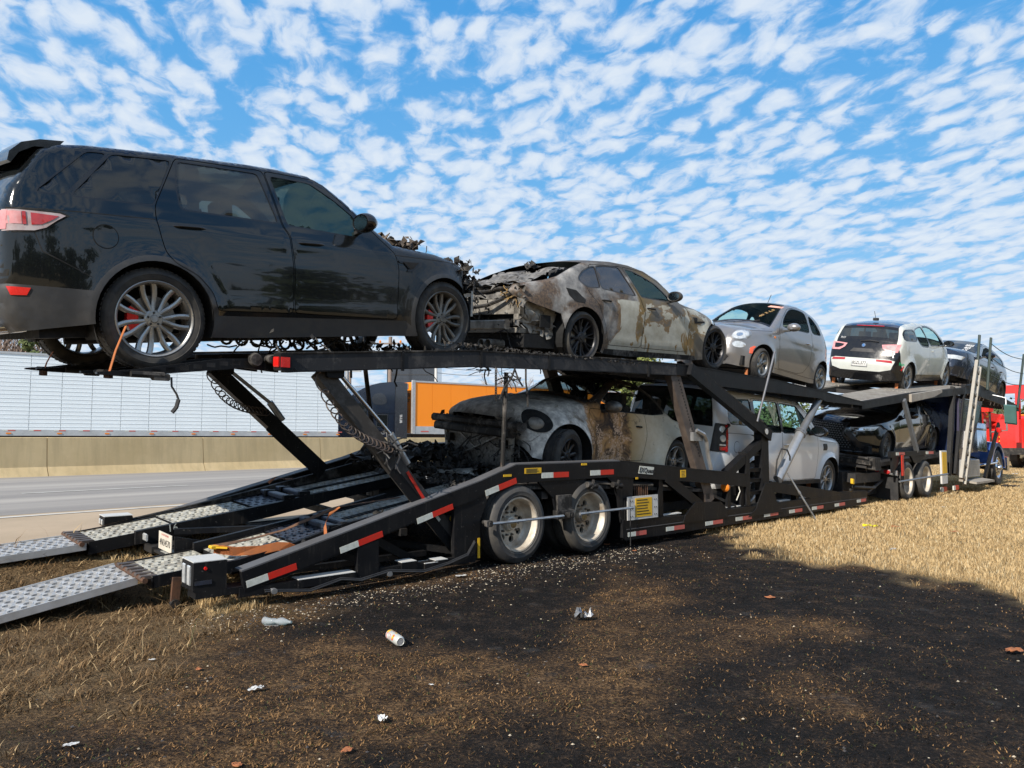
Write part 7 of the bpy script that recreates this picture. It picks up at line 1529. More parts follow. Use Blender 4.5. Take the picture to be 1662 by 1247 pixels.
# ------------------------------------------------------------ tractor
M_['blue_paint'] = paint('deep_blue_truck_paint', (.006, .018, .065), .2, .2, .15); M_['slate_panel'] = simple('polished_slate_panel', (.065, .06, .10), .25, metal=.2, coat=.5, dirt=.4, scale=1.5)
M_['ladder_grey'] = simple('grey_aluminium_ladder', (.33, .31, .27), .5, metal=.3, dirt=.5, dcol=(.28, .24, .19), scale=5); M_['runway_grey'] = simple('worn_runway_planks', (.36, .33, .28), .6, metal=.1, dirt=.8, dcol=(.22, .18, .14), scale=3)
M_['red_paint'] = paint('red_wrecker_paint', (.62, .018, .012), .25, 0, .15); M_['green_post'] = simple('dark_green_post', (.030, .045, .038), .6, dirt=.4)
def build_tractor():
    T = thing('tractor_truck', 'blue car hauler tractor with a head rack, ladder and tandem drive wheels', 'truck'); T.matrix_world = T_truck
    def B(o, name, mat, sm=0, parent=T):
        o.v = [(a, b, c + zs(a, b)) for a, b, c in o.v]; return o.build(name, mat, parent, smooth=sm)
    for s in (11.83, 13.0):
        for side in (0, 1): hauler_wheel(T, s, 0.02 if side == 0 else 2.58, .425 + .38 * side, side)
    for side in (0, 1): hauler_wheel(T, 19.4, .12 if side == 0 else 2.48, .51 + .37 * side, side, .50, True, 'chrome')
    o = MB(); o.box((11.0, .75, .55), (21.0, .87, .80)); o.box((11.0, 1.73, .55), (21.0, 1.85, .80))
    for s in (11.83, 13.0, 19.4): o.tube([(s, .3, .45), (s, 2.3, .45)], .07, 8)
    B(o, 'chassis', 'dark_steel')
    # rear of the tractor: bumper bar with lamps, mud flap, plates
    o = MB(); o.box((11.12, .0, .555), (11.18, 2.48, .665), .01); B(o, 'rear_bar', 'zinc')
    for w in (.20, .42, 2.05, 2.28): o = MB(); o.lathe([(0, -.03), (.042, -.02), (.046, 0)], 16, 'x', (11.115, w, .61)); o.v = [(a, w + (b - w) * 1.5, c) for a, b, c in o.v]; B(o, 'tail_lamp', 'red_lamp', 40)
    for w in (.15, 1.75): o = MB(); o.box((11.20, w - .13, .02), (11.22, w + .50, .54)); B(o, 'mud_flap', 'plastic')
    o = MB(); o.tube([(11.14, .62, .60), (11.1, .66, .05)], .014, 6); B(o, 'flap_rod', 'zinc')
    o = MB(); o.prism([(11.32, .40), (11.45, .40), (11.48, 1.0), (11.32, 1.0)], -.02, .0); B(o, 'side_post', 'black_steel'); o = MB(); o.box((11.32, -.035, .56), (11.44, -.022, .99)); B(o, 'red_marker_panel', 'red_tape')
    o = MB(); o.prism([(10.8, 1.06), (13.6, 1.06), (13.65, .98), (10.8, .94)], .0, .06); o.prism([(10.9, .94), (11.4, .96), (11.2, .76), (10.9, .62)], .01, .05); o.prism([(12.0, .96), (12.9, .96), (12.6, .80), (12.2, .80)], .01, .05); B(o, 'fender_rail', 'black_steel')
    for a in (11.1, 12.95): o = MB(); o.box((a, -.006, .985), (a + .16, .0, 1.045)); B(o, 'reflective_tape', 'white_tape'); o = MB(); o.box((a + .16, -.006, .985), (a + .5, .0, 1.045)); B(o, 'reflective_tape', 'pink_tape')
    o = MB(); o.tube([(10.9, -.12, .47), (14.0, -.12, .53)], .022, 8); B(o, 'wheel_guard_bar', 'cyl_grey', 40)
    o = MB(); o.box((13.95, -.02, .28), (14.35, .02, 1.05)); B(o, 'notice_plate', 'white'); o = MB(); o.box((13.99, -.028, .50), (14.31, -.022, 1.02)); B(o, 'yellow_notice', 'yellow')
    for a in (13.85, 14.75): o = MB(); o.box((a, -.03, .10), (a + .14, .0, .20)); B(o, 'reflective_tape', 'white_tape'); o = MB(); o.box((a + .14, -.03, .10), (a + .40, .0, .20)); B(o, 'reflective_tape', 'red_tape')
    o = MB(); o.box((9.45, .45, .10), (11.3, 2.15, .62)); o.box((9.6, .25, .42), (10.9, .45, .60)); o.tube([(9.6, .3, .35), (10.4, .22, .30), (11.1, .3, .42)], .03, 8); o.tube([(9.6, .36, .28), (10.3, .30, .2), (11.1, .34, .36)], .025, 8); B(o, 'coupling_frame', 'dark_steel')  # coupling frame; its big dark box also stands in for under-deck shade
    # deck under the black sedan
    o = MB(); o.prism([(9.9, .72), (15.4, .90), (15.4, .98), (9.9, .80)], .15, .85); o.prism([(9.9, .72), (15.4, .90), (15.4, .98), (9.9, .80)], 1.75, 2.45); B(o, 'sedan_runway', 'dark_steel')
    o = MB(); o.box((9.85, .05, .80), (10.3, 2.5, .88)); o.tube([(9.9, .1, .92), (9.9, 2.4, .92)], .03, 8); o.box((9.95, .0, .70), (10.25, .16, .95), .02); B(o, 'coupling_beam', 'burnt_steel')
    o = MB(); o.tube([(10.4, .4, .30), (10.42, .35, .6), (10.2, .3, .8)], .012, 6); o.tube([(10.1, .5, .25), (10.12, .45, .6), (10.0, .4, .8)], .012, 6); B(o, 'air_line', 'zinc', 40)
    o = MB(); o.box((9.4, .22, .42), (9.46, .27, .52), .01); B(o, 'hose_coupling', 'yellow')
    # front support post between the decks
    for w in (.03, 2.55): o = MB(); o.bar((12.45, w, 1.05), (11.75, w, 2.16), .07, .12); B(o, 'deck_strut', 'cyl_grey')
    # upper runways under the white electric car
    for w0, w1 in ((.12, .90), (1.70, 2.48)):
        nb = 9
        for k in range(nb):
            a = lerp(w0, w1, k / nb); b = lerp(w0, w1, (k + .62) / nb)
            for s0, s1, z0, z1 in ((9.6, 12.4, 2.02, 2.31), (12.45, 16.6, 2.315, 2.63)): o = MB(); o.prism([(s0, z0), (s1, z1), (s1, z1 + .035), (s0, z0 + .035)], a, b); B(o, 'runway_plank', 'runway_grey')
        o = MB(); o.prism([(9.6, 1.93), (12.4, 2.22), (16.6, 2.54), (16.6, 2.615), (12.4, 2.30), (9.6, 2.015)], w0, w1); B(o, 'runway_bed', 'dark_steel')
    for w in (.04, 2.5): o = MB(); o.prism([(9.5, 1.90), (12.4, 2.17), (16.7, 2.50), (16.7, 2.66), (12.4, 2.34), (9.5, 2.05)], w, w + .06); B(o, 'deck_rail', 'black_steel')
    o = MB(); o.prism([(12.1, 2.13), (13.6, 2.30), (14.2, 2.43), (14.2, 2.50), (12.1, 2.30)], -.02, .035); B(o, 'wing_plate', 'runway_grey')
    for s in (9.6, 10.6, 12.3, 13.6, 15.4): z = interp([(9.5, 1.9), (12.4, 2.17), (16.7, 2.5)], s); o = MB(); o.box((s, .1, z), (s + .09, 2.5, z + .10)); B(o, 'deck_crossmember', 'dark_steel')
    # tower with the ladder
    for w in (.08, 2.46):
        for a_, b_, k_ in (((14.75, w, .45), (15.4, w, 2.6), .14), ((15.2, w, .45), (16.3, w, 2.7), .09), ((16.5, w, 2.65), (17.3, w, 2.75), .1)): o = MB(); o.bar(a_, b_, .09, k_); B(o, 'tower_post', 'black_steel')
    for w in (-.16,):
        L0, L1 = Vector((15.0, w, .33)), Vector((16.75, w, 3.30)); d = (L1 - L0).normalized(); side = Vector((d.z, 0, -d.x)) * .72
        for k in (-1, 1): o = MB(); o.bar(L0 + side * .22 * k, L1 + side * .22 * k, .05, .07, (0, 1, 0)); B(o, 'ladder_rail', 'ladder_grey')
        for k in range(10): t = .04 + k * .1; p = L0.lerp(L1, t); o = MB(); o.bar(p - side * .2, p + side * .2, .10, .035, (0, 1, 0)); B(o, 'ladder_rung', 'ladder_grey')
        o = MB()
        for k in range(20): p = L0.lerp(L1, .03 + k * .049); 
        for k in range(10):
            for q in (-1, 1): p = L0.lerp(L1, .09 + k * .1) + side * .22 * q; o.lathe([(0, 0), (.018, 0), (.018, .01)], 8, 'y', (p.x, w - .029, p.z))
        B(o, 'ladder_holes', 'dark')
    # head rack
    for w0, w1 in ((.12, .90), (1.70, 2.48)):
        for k in range(8): a = lerp(w0, w1, k / 8); o = MB(); o.prism([(17.0, 2.70), (21.6, 2.22), (21.6, 2.26), (17.0, 2.74)], a, a + .07); B(o, 'rack_plank', 'mast_steel')
    for w in (.03, 2.50): o = MB(); o.prism([(16.7, 2.66), (17.3, 2.80), (21.6, 2.32), (21.6, 2.15), (16.7, 2.52)], w, w + .06); B(o, 'rack_rail', 'black_steel')
    for s in (17.2, 18.3, 19.4, 20.5, 21.4): z = lerp(2.60, 2.14, (s - 17) / 4.6); o = MB(); o.box((s, .05, z), (s + .09, 2.5, z + .09)); B(o, 'rack_crossmember', 'mast_steel')
    for a, b, c_, d in ((17.05, 2.66, 17.60, 4.12), (18.1, 2.66, 18.72, 4.15), (21.3, 2.25, 22.4, 3.96)): o = MB(); o.tube([(a, .0, b), (c_, .0, d)], .035, 8); B(o, 'rack_pole', 'green_post', 40)
    o = MB()
    for z0, z1 in ((4.0, 3.8), (3.6, 3.35), (3.1, 3.0)): o.tube([(lerp(18.6, 22.2, t), 0.0, lerp(z0, z1, t) - .10 * sin(pi * t)) for t in np.linspace(0, 1, 9)], .012, 5)
    B(o, 'safety_cable', 'green_post')
    o = MB(); o.bar((18.9, -.05, 1.75), (17.3, -.05, .30), .06, .12); B(o, 'front_stay', 'black_steel')
    # cab
    o = MB(); o.prism([(15.5, .95), (17.5, .95), (18.0, 1.5), (18.0, 2.25), (17.9, 2.34), (15.5, 2.34)], .14, 2.46); B(o, 'cab', 'blue_paint')
    o = MB(); o.prism([(17.9, .8), (20.55, .55), (20.75, .8), (20.7, 1.05), (20.3, 1.12), (17.9, 1.22)], .42, 2.18); B(o, 'bonnet', 'blue_paint')
    o = MB(); vs = []; n = 14; r = .60
    o.prism([(19.4 + (r + .10) * cos(a), .50 + (r + .10) * sin(a)) for a in np.linspace(pi * .95, -.05, n)] + [(19.4 + r * cos(a), .50 + r * sin(a)) for a in np.linspace(-.05, pi * .95, n)], .10, .50); o.prism([(19.4 + (r + .10) * cos(a), .50 + (r + .10) * sin(a)) for a in np.linspace(pi * .95, -.05, n)] + [(19.4 + r * cos(a), .50 + r * sin(a)) for a in np.linspace(-.05, pi * .95, n)], 2.10, 2.5); B(o, 'front_fender', 'blue_light', 40)
    o = MB(); o.box((20.7, .2, .35), (20.95, 2.4, .75), .03); B(o, 'front_bumper', 'chrome')
    o = MB(); o.prism([(15.6, .80), (16.45, .80), (17.85, 2.33), (15.75, 2.33)], .06, .12); pan = B(o, 'sleeper_panel', 'slate_panel')
    o = MB(); o.prism([(15.90, 1.10), (16.55, 1.10), (16.9, 1.52), (16.1, 1.52)], .045, .055); st = B(o, 'door_sign', 'white', parent=pan); o = MB(); o.prism([(15.96, 1.14), (16.5, 1.14), (16.82, 1.48), (16.14, 1.48)], .038, .044); B(o, 'sign_field', 'navy_paint', parent=pan)
    for k in range(3): vs, fs = text_mesh(['TRANSPORT', 'SERVICE', 'CO'][k], .10); o = MB(); o.add([(16.5 + k * -.07 + a * .9, .034, 1.42 - k * .115 + b) for a, b in vs], fs); B(o, 'lettering', 'white', parent=pan)
    o = MB(); o.prism([(17.9, 1.60), (17.98, 1.60), (17.98, 2.16), (17.9, 2.20)], .125, .135); B(o, 'side_window', 'glass_smoke')
    for a in (.35,): o = MB(); o.lathe([(0, 0), (.24, 0), (.24, .72), (.22, .75), (0, .77)], 24, 'z', (17.75, .22, .98)); B(o, 'polished_tank', 'chrome', 35)
    o = MB(); o.lathe([(.243, 0), (.252, 0), (.252, .05), (.243, .05)], 24, 'z', (17.75, .22, 1.55)); B(o, 'tank_band', 'zinc', 35)
    o = MB(); o.box((15.6, -.05, .38), (16.9, .42, .80), .02); tb = B(o, 'toolbox', 'diamond')
    for k in range(9): o = MB(); o.box((15.7, -.056, .43 + k * .04), (16.8, -.051, .445 + k * .04)); B(o, 'tread_rib', 'zinc', parent=tb)
    o = MB(); o.box((15.6, -.30, .26), (17.2, .1, .31)); B(o, 'cab_step', 'runway_grey'); o = MB(); o.tube([(17.2, .05, .62), (18.9, .05, .66)], .03, 8); B(o, 'side_bar', 'chrome')
    o = MB(); o.tube([(18.75, .1, 1.5), (18.75, -.28, 1.6), (18.75, -.28, 2.5), (18.75, .1, 2.55)], .022, 8); ma = B(o, 'mirror_arm', 'zinc', 40); o = MB(); o.box((18.70, -.52, 1.78), (18.80, -.24, 2.32), .04); mh = B(o, 'door_mirror', 'mirror_green'); o = MB(); o.box((18.692, -.50, 1.82), (18.699, -.26, 2.28)); B(o, 'mirror_glass', 'mirror_green', parent=mh)
    o = MB(); o.lathe([(0, 0), (.05, 0), (.07, .05), (.07, .12), (0, .14)], 14, 'z', (18.6, -.12, 1.52)); B(o, 'red_beacon', 'red', 40)
    o = MB(); o.box((10.8, 2.2, 1.3), (15.3, 2.4, 2.0)); 
    o = MB(); o.prism([(15.35, .95), (15.55, .95), (15.55, 2.34), (15.35, 2.34)], .14, 2.46); B(o, 'cab_back', 'blue_paint')
    return T
M_['diamond'] = simple('diamond_plate', (.48, .48, .47), .4, metal=.5, dirt=.4, scale=30); M_['mirror_green'] = simple('mirror_glass_green', (.10, .20, .18), .08, metal=.4); M_['blue_light'] = paint('blue_fender_paint', (.03, .09, .30), .2, .1, .2)

# ------------------------------------------------------------ passing traffic beyond the barrier
def traffic():
    a = radians(52.3); D = Vector((sin(a), cos(a), 0)); Nn = Vector((-cos(a), sin(a), 0))
    M_['trailer_white'] = simple('weathered_white_trailer_skin', (.76, .82, .85), .5, metal=.05, dirt=.35, dcol=(.66, .72, .75), scale=.7)
    M_['trailer_orange'] = simple('orange_trailer_skin', (.93, .27, .012), .4, dirt=.12, dcol=(.8, .21, .01), scale=.5); M_['lower_rail'] = simple('trailer_lower_rail', (.50, .52, .53), .45, metal=.3, dirt=.5, scale=2)
    def rot(): return (0, 0, pi / 2 - a)
    # white box trailer, panel by panel; its own x runs along the road, y away from us
    P = D * 0 + Vector((-18.42, 27.7, .39)) - D * 4.2
    T = thing('white_box_trailer', 'long white ribbed box trailer passing behind the barrier on the left', 'trailer', P, rot()); Lt = 17.3
    n = 17; h0, h1 = 1.25, 4.08; 
    for k in range(n):
        x0 = k * Lt / n; mb = MB(); mb.box((x0 + .008, .0, h0), (x0 + Lt / n - .008, .05, h1)); p = mb.build('side_panel', 'trailer_white', T)
    for j in range(19):
        z = h0 + .12 + j * .148; mb = MB(); mb.prism([(0, z), (Lt, z), (Lt, z + .02), (0, z + .014)], -.009, .0); mb.prism([(0, z - .012), (Lt, z - .012), (Lt, z), (0, z)], -.006, .0)
        mb.build('side_rib', 'rib_shadow' if False else 'trailer_white', T)
    mb = MB(); mb.box((0, .06, h0 - .1), (Lt, 2.6, h1 - .01)); mb.build('box', 'trailer_white', T)
    mb = MB(); mb.box((0, -.03, h0 - .20), (Lt, .04, h0 + .02)); mb.box((0, -.03, h1 - .06), (Lt, .04, h1 + .02)); mb.build('lower_rail', 'lower_rail', T)
    for k in range(22):
        x = .3 + k * .8; mb = MB(); mb.box((x, -.036, h0 - .03), (x + .15, -.031, h0 + .01)); mb.build('reflective_tape', 'white_tape', T); mb = MB(); mb.box((x + .15, -.036, h0 - .03), (x + .38, -.031, h0 + .01)); mb.build('reflective_tape', 'pink_tape', T)
        if k % 2: mb = MB(); mb.box((x + .1, -.05, h0 - .14), (x + .26, -.031, h0 - .09), .01); mb.build('amber_marker', 'orange', T)
    for x in (1.2, 2.5): 
        mb = MB(); mb.lathe([(0, 0), (.5, 0), (.5, .28), (0, .28)], 24, 'y', (x, .1, .5)); mb.build('wheel', 'truck_tyre', T, smooth=30)
    mb = MB(); mb.box((0, .5, .9), (Lt, 2.0, 1.1)); mb.box((Lt - 3.5, .3, .0), (Lt - 3.3, .5, 1.1)); mb.build('frame', 'dark_steel', T)
    # orange trailer
    P = Vector((-5.45, 42.3, .39)); T = thing('orange_box_trailer', 'bright orange box trailer pulled by the dark blue cab beyond the barrier', 'trailer', P, rot()); Lt = 16.2
    n = 13
    for k in range(n): x0 = k * Lt / n; mb = MB(); mb.box((x0 + (.14 if k == 0 else .006), .0, 1.62), (x0 + Lt / n - .006, .04, 4.05)); mb.build('side_panel', 'trailer_orange', T)
    mb = MB(); mb.box((.02, .05, 1.25), (Lt, 2.58, 4.06)); mb.build('box', 'trailer_orange', T)
    mb = MB(); mb.box((0, -.03, 1.20), (Lt, .045, 1.62)); mb.box((0, -.03, 4.05), (Lt, .045, 4.14)); mb.build('lower_rail', 'lower_rail', T)
    mb = MB(); mb.box((-.05, -.05, 1.2), (.13, .10, 4.16), .03); mb.build('corner_post', 'aluminium', T)
    vs, fs = text_mesh('DER', .30, .006, .2); mb = MB(); mb.add([(-.003 + .0 * a, .62 - a * 1.0, 3.35 + b) for a, b in vs], fs); mb.build('lettering', 'ink', T)
    vs, fs = text_mesh('48529', .22, .004); mb = MB(); mb.add([(-.003, .62 - a * 1.0, 3.05 + b) for a, b in vs], fs); mb.build('lettering', 'ink', T)
    mb = MB(); mb.box((.0, .5, 3.7), (-.02, .85, 4.0)); mb.build('front_vent', 'zinc', T)
    for k in range(7): x = .5 + k * 1.9; mb = MB(); mb.box((x, -.036, 1.30), (x + .5, -.031, 1.37)); mb.build('reflective_tape', 'pink_tape', T)
    for x in (13.0, 14.3): mb = MB(); mb.lathe([(0, 0), (.5, 0), (.5, .28), (0, .28)], 24, 'y', (x, .1, .5)); mb.build('wheel', 'truck_tyre', T, smooth=30)
    mb = MB(); mb.box((.3, .6, .95), (Lt, 1.9, 1.2)); mb.build('frame', 'dark_steel', T)
    # dark blue sleeper cab; it heads left, so its nose is at negative x
    T = thing('blue_semi_tractor', 'dark blue aerodynamic sleeper cab pulling the orange trailer', 'truck', Vector((-5.45, 42.3, .39)), rot())
    body = [(-.30, .7), (-.30, 4.00), (-1.2, 4.02), (-2.2, 3.90), (-3.2, 3.50), (-3.95, 2.95), (-4.3, 2.55), (-4.6, 2.2), (-6.0, 1.9), (-6.3, 1.5), (-6.3, .6)]
    mb = MB(); mb.prism(smoothpoly(body, 1), .10, 2.45); mb.build('cab', 'cab_blue', T, smooth=25)
    mb = MB(); mb.prism([(-.32, .75), (-1.05, .75), (-1.05, 3.98), (-.32, 3.98)], .055, .10); mb.build('side_fairing', 'cab_slate', T)
    mb = MB(); mb.prism([(-1.15, .8), (-2.6, .8), (-2.6, 2.2), (-1.15, 2.2)], .075, .10); mb.prism([(-1.08, 2.3), (-2.6, 2.3), (-2.9, 3.4), (-1.9, 3.75), (-1.08, 3.82)], .08, .10); mb.build('side_panel', 'cab_blue', T)
    mb = MB(); mb.prism([(-1.5, 1.55), (-2.2, 1.55), (-2.2, 2.25), (-1.5, 2.25)], .062, .08); mb.build('sleeper_hatch', 'cab_slate', T)
    mb = MB(); mb.prism([(-1.55, 1.60), (-2.15, 1.60), (-2.15, 2.20), (-1.55, 2.20)], .055, .062); mb.build('hatch_glass', 'glass_dark', T)
    mb = MB(); mb.prism([(-2.75, 2.25), (-3.85, 2.15), (-3.75, 2.75), (-2.75, 2.85)], .085, .10); mb.build('side_window', 'glass_dark', T)
    mb = MB(); mb.prism(smoothpoly([(-1.5, 2.75), (-2.5, 2.75), (-2.4, 3.35), (-1.7, 3.4)], 2), .07, .08); mb.build('upper_window', 'cab_slate', T)
    for i, (s, x, z) in enumerate((('TRUCK LINES', -1.85, 1.32), ('USDOT', -1.85, 1.20))): vs, fs = text_mesh(s, .13); mb = MB(); mb.add([(x + q * .8, .05, z + b) for q, b in vs], fs); mb.build('lettering', 'white', T)
    vs, fs = text_mesh('BLUE', .22, .01, .2); mb = MB(); mb.add([(-.72 + b * .9, .045, 2.0 + q * .9) for q, b in vs], fs); mb.build('lettering', 'white', T)
    for x in (-1.2, -5.2): mb = MB(); mb.lathe([(0, 0), (.5, 0), (.5, .28), (0, .28)], 24, 'y', (x, .08, .5)); mb.build('wheel', 'truck_tyre', T, smooth=30)
M_['cab_blue'] = paint('dark_blue_cab_paint', (.006, .014, .034), .15, .1, .1); M_['cab_slate'] = paint('slate_cab_panel', (.026, .031, .04), .25, 0, .1)

def tow_truck(name, label, P, ang, mat='red_paint', sc=1.):
    T = thing(name, label, 'tow truck', P, (0, 0, ang)); T.scale = (sc,) * 3
    mb = MB(); mb.prism([(0, .75), (5.2, .75), (5.2, 1.55), (3.8, 1.60), (.6, 1.9), (0, 1.9)], -1.25, 1.25); mb.build('body', mat, T)
    for k in range(4): mb = MB(); mb.box((.35 + k * 1.2, -1.262, .90), (1.35 + k * 1.2, -1.25, 1.45), .02); o = mb.build('locker_door', mat, T); mb = MB(); mb.box((.8 + k * 1.2, -1.275, 1.12), (.92 + k * 1.2, -1.262, 1.22)); mb.build('door_latch', 'chrome', o)
    mb = MB(); mb.prism([(5.4, .7), (8.9, .7), (9.0, 1.4), (8.8, 1.75), (7.4, 1.85), (7.0, 2.65), (5.6, 2.75), (5.4, 2.6)], -1.15, 1.15); mb.build('cab', mat, T)
    mb = MB(); mb.prism([(5.9, 1.85), (6.9, 1.85), (6.75, 2.5), (5.9, 2.5)], -1.17, -1.15); mb.build('side_window', 'glass_smoke', T)
    mb = MB(); mb.bar((-.8, 0, 2.9), (4.6, 0, 2.2), .5, .5); mb.bar((1.6, 0, 1.8), (2.4, 0, 2.6), .7, .6); mb.build('boom', mat, T)
    mb = MB(); mb.bar((-.4, -.5, 1.0), (-.2, -.5, 3.1), .12, .25); mb.bar((-.4, .5, 1.0), (-.2, .5, 3.1), .12, .25); mb.box((-.35, -1.0, 2.9), (.1, 1.0, 3.2)); mb.build('mast', mat, T)
    mb = MB(); mb.box((-.3, -1.1, .55), (.0, 1.1, .80)); mb.bar((-.1, -.9, 1.2), (-.1, -.9, 2.9), .08, .10); mb.build('tow_frame', 'char', T)
    for z, y in ((1.3, -1.3), (.85, -1.3), (2.75, -.6)): mb = MB(); mb.tube([(.15 + .14 * cos(a), y, z + .14 * sin(a)) for a in np.linspace(-2.2, 2.2, 10)], .045, 8); mb.build('tow_hook', 'yellow', T, smooth=40)
    mb = MB(); mb.box((.5, -1.28, 1.95), (3.8, -1.2, 2.0)); mb.build('hand_rail', 'chrome', T)
    mb = MB(); mb.prism([(.2, 1.5), (.9, 1.5), (.9, 1.0), (.2, .85)], -1.29, -1.262); mb.build('scuffed_panel', 'ash_metal', T)
    for x in (1.4, 2.75, 7.9):
        for y in (-1.2, .95): mb = MB(); mb.lathe([(0, .02), (.25, .02), (.3, 0), (.5, .01), (.5, .27), (0, .27)], 28, 'y', (x, y, .5)); w = mb.build('wheel', 'truck_tyre', T, smooth=30); mb = MB(); mb.lathe([(0, -.03), (.1, -.03), (.27, -.004), (.28, .0)], 24, 'y', (x, y, .5)); mb.build('rim', 'chrome', w, smooth=30)
    mb = MB(); mb.box((5.7, -.6, 2.76), (6.0, .6, 2.88), .03); mb.build('light_bar', 'orange', T)
    return T

# ------------------------------------------------------------ trees, poles and buildings in the distance
M_['bark'] = simple('pale_bark', (.22, .17, .14), .9, dirt=.6, scale=8); M_['twig'] = simple('twig', (.24, .175, .14), .9, dirt=.4); M_['pine'] = simple('evergreen_foliage', (.085, .11, .03), .8, dirt=.8, dcol=(.03, .045, .015), scale=5)
M_['shrub'] = simple('yellow_green_foliage', (.17, .19, .045), .8, dirt=.8, dcol=(.06, .08, .02), scale=4)
def bare_tree(x, y, h, seed, label, group=None, z0=.35):
    r = random.Random(seed); T = thing('bare_tree', label, 'tree', (x, y, z0), group=group); tr = MB(); tw = MB()
    def grow(p, d, L, rad, lv):
        n = 4; pts = [p]; q = p; dd = d
        for k in range(n): dd = (dd + Vector((r.uniform(-1, 1), r.uniform(-1, 1), r.uniform(-.3, .5))) * .16).normalized(); q = q + dd * L / n; pts.append(q)
        (tr if lv < 2 else tw).tube(pts, [lerp(rad, rad * .55, k / n) for k in range(n + 1)], 5 if lv < 2 else 3, False)
        if lv >= 4: return
        for k in range(r.choice((3, 4, 4)) if lv else 7):
            t = r.uniform(.35, 1); b = pts[min(n, int(t * n) + (0 if t < 1 else 0))]; nd = (dd + Vector((r.uniform(-1, 1), r.uniform(-1, 1), r.uniform(-.1, .9))) * .75).normalized(); grow(b, nd, L * r.uniform(.45, .72), rad * .5, lv + 1)
    grow(Vector((0, 0, 0)), Vector((0, 0, 1)), h * .48, h * .022, 0)
    tr.build('trunk', 'bark', T, recalc=False); tw.build('crown', 'twig', T, recalc=False); return T
def leafy_tree(x, y, h, wd, seed, label, mat='pine', name='evergreen_tree', group=None, n=5200, z0=.35, leaf=.16):
    r = np.random.default_rng(seed); T = thing(name, label, 'tree', (x, y, z0), group=group); mb = MB(); mb.tube([(0, 0, 0), (.1, 0, h * .4), (0, .1, h * .85)], [h * .03, h * .022, h * .008], 8); 
    cl = [(r.normal(0, wd * .30), r.normal(0, wd * .30), h * r.uniform(.22, .98), wd * r.uniform(.14, .30)) for _ in range(26)]
    for c in cl[:14]: mb.tube([(0, 0, c[2] * .55), (c[0], c[1], c[2])], [h * .008, .01], 4, False)
    mb.build('trunk', 'bark', T); C_ = np.array(cl); k = r.integers(0, len(cl), n); d = r.normal(size=(n, 3)); d /= np.linalg.norm(d, axis=1)[:, None]; rad = r.random(n) ** .45
    tap = np.clip(1.25 - C_[k, 2] / h * .8, .3, 1.1); ctr = np.stack([C_[k, 0] * tap, C_[k, 1] * tap, C_[k, 2]], 1) + d * (rad * C_[k, 3])[:, None]
    u = r.normal(size=(n, 3)); u /= np.linalg.norm(u, axis=1)[:, None]; v = np.cross(u, d); v /= np.linalg.norm(v, axis=1)[:, None] + 1e-6; s = leaf * r.uniform(.5, 1.3, n)[:, None]
    V_ = np.stack([ctr + u * s, ctr + v * s * .6, ctr - u * s, ctr - v * s * .6], 1).reshape(-1, 3); F = np.arange(n * 4).reshape(-1, 4)
    me = bpy.data.meshes.new('crown'); me.vertices.add(len(V_)); me.vertices.foreach_set('co', V_.ravel()); me.loops.add(n * 4); me.loops.foreach_set('vertex_index', F.ravel()); me.polygons.add(n); me.polygons.foreach_set('loop_start', np.arange(0, n * 4, 4)); me.update(calc_edges=True)
    me.materials.append(M_[mat]); o = bpy.data.objects.new('crown', me); C.objects.link(o); o.parent = T; return T
def px_at(px, py, Y):
    x, y, z = [None] * 3; ph = radians(4.053); a = (px - 831) / 1249; b = -(py - 623.5) / 1249; r = (a, cos(ph) - b * sin(ph), sin(ph) + b * cos(ph)); t = Y / r[1]; return r[0] * t, Y, 1.335 + r[2] * t
ORD = ['first', 'second', 'third', 'fourth', 'fifth', 'sixth', 'seventh', 'eighth', 'ninth']
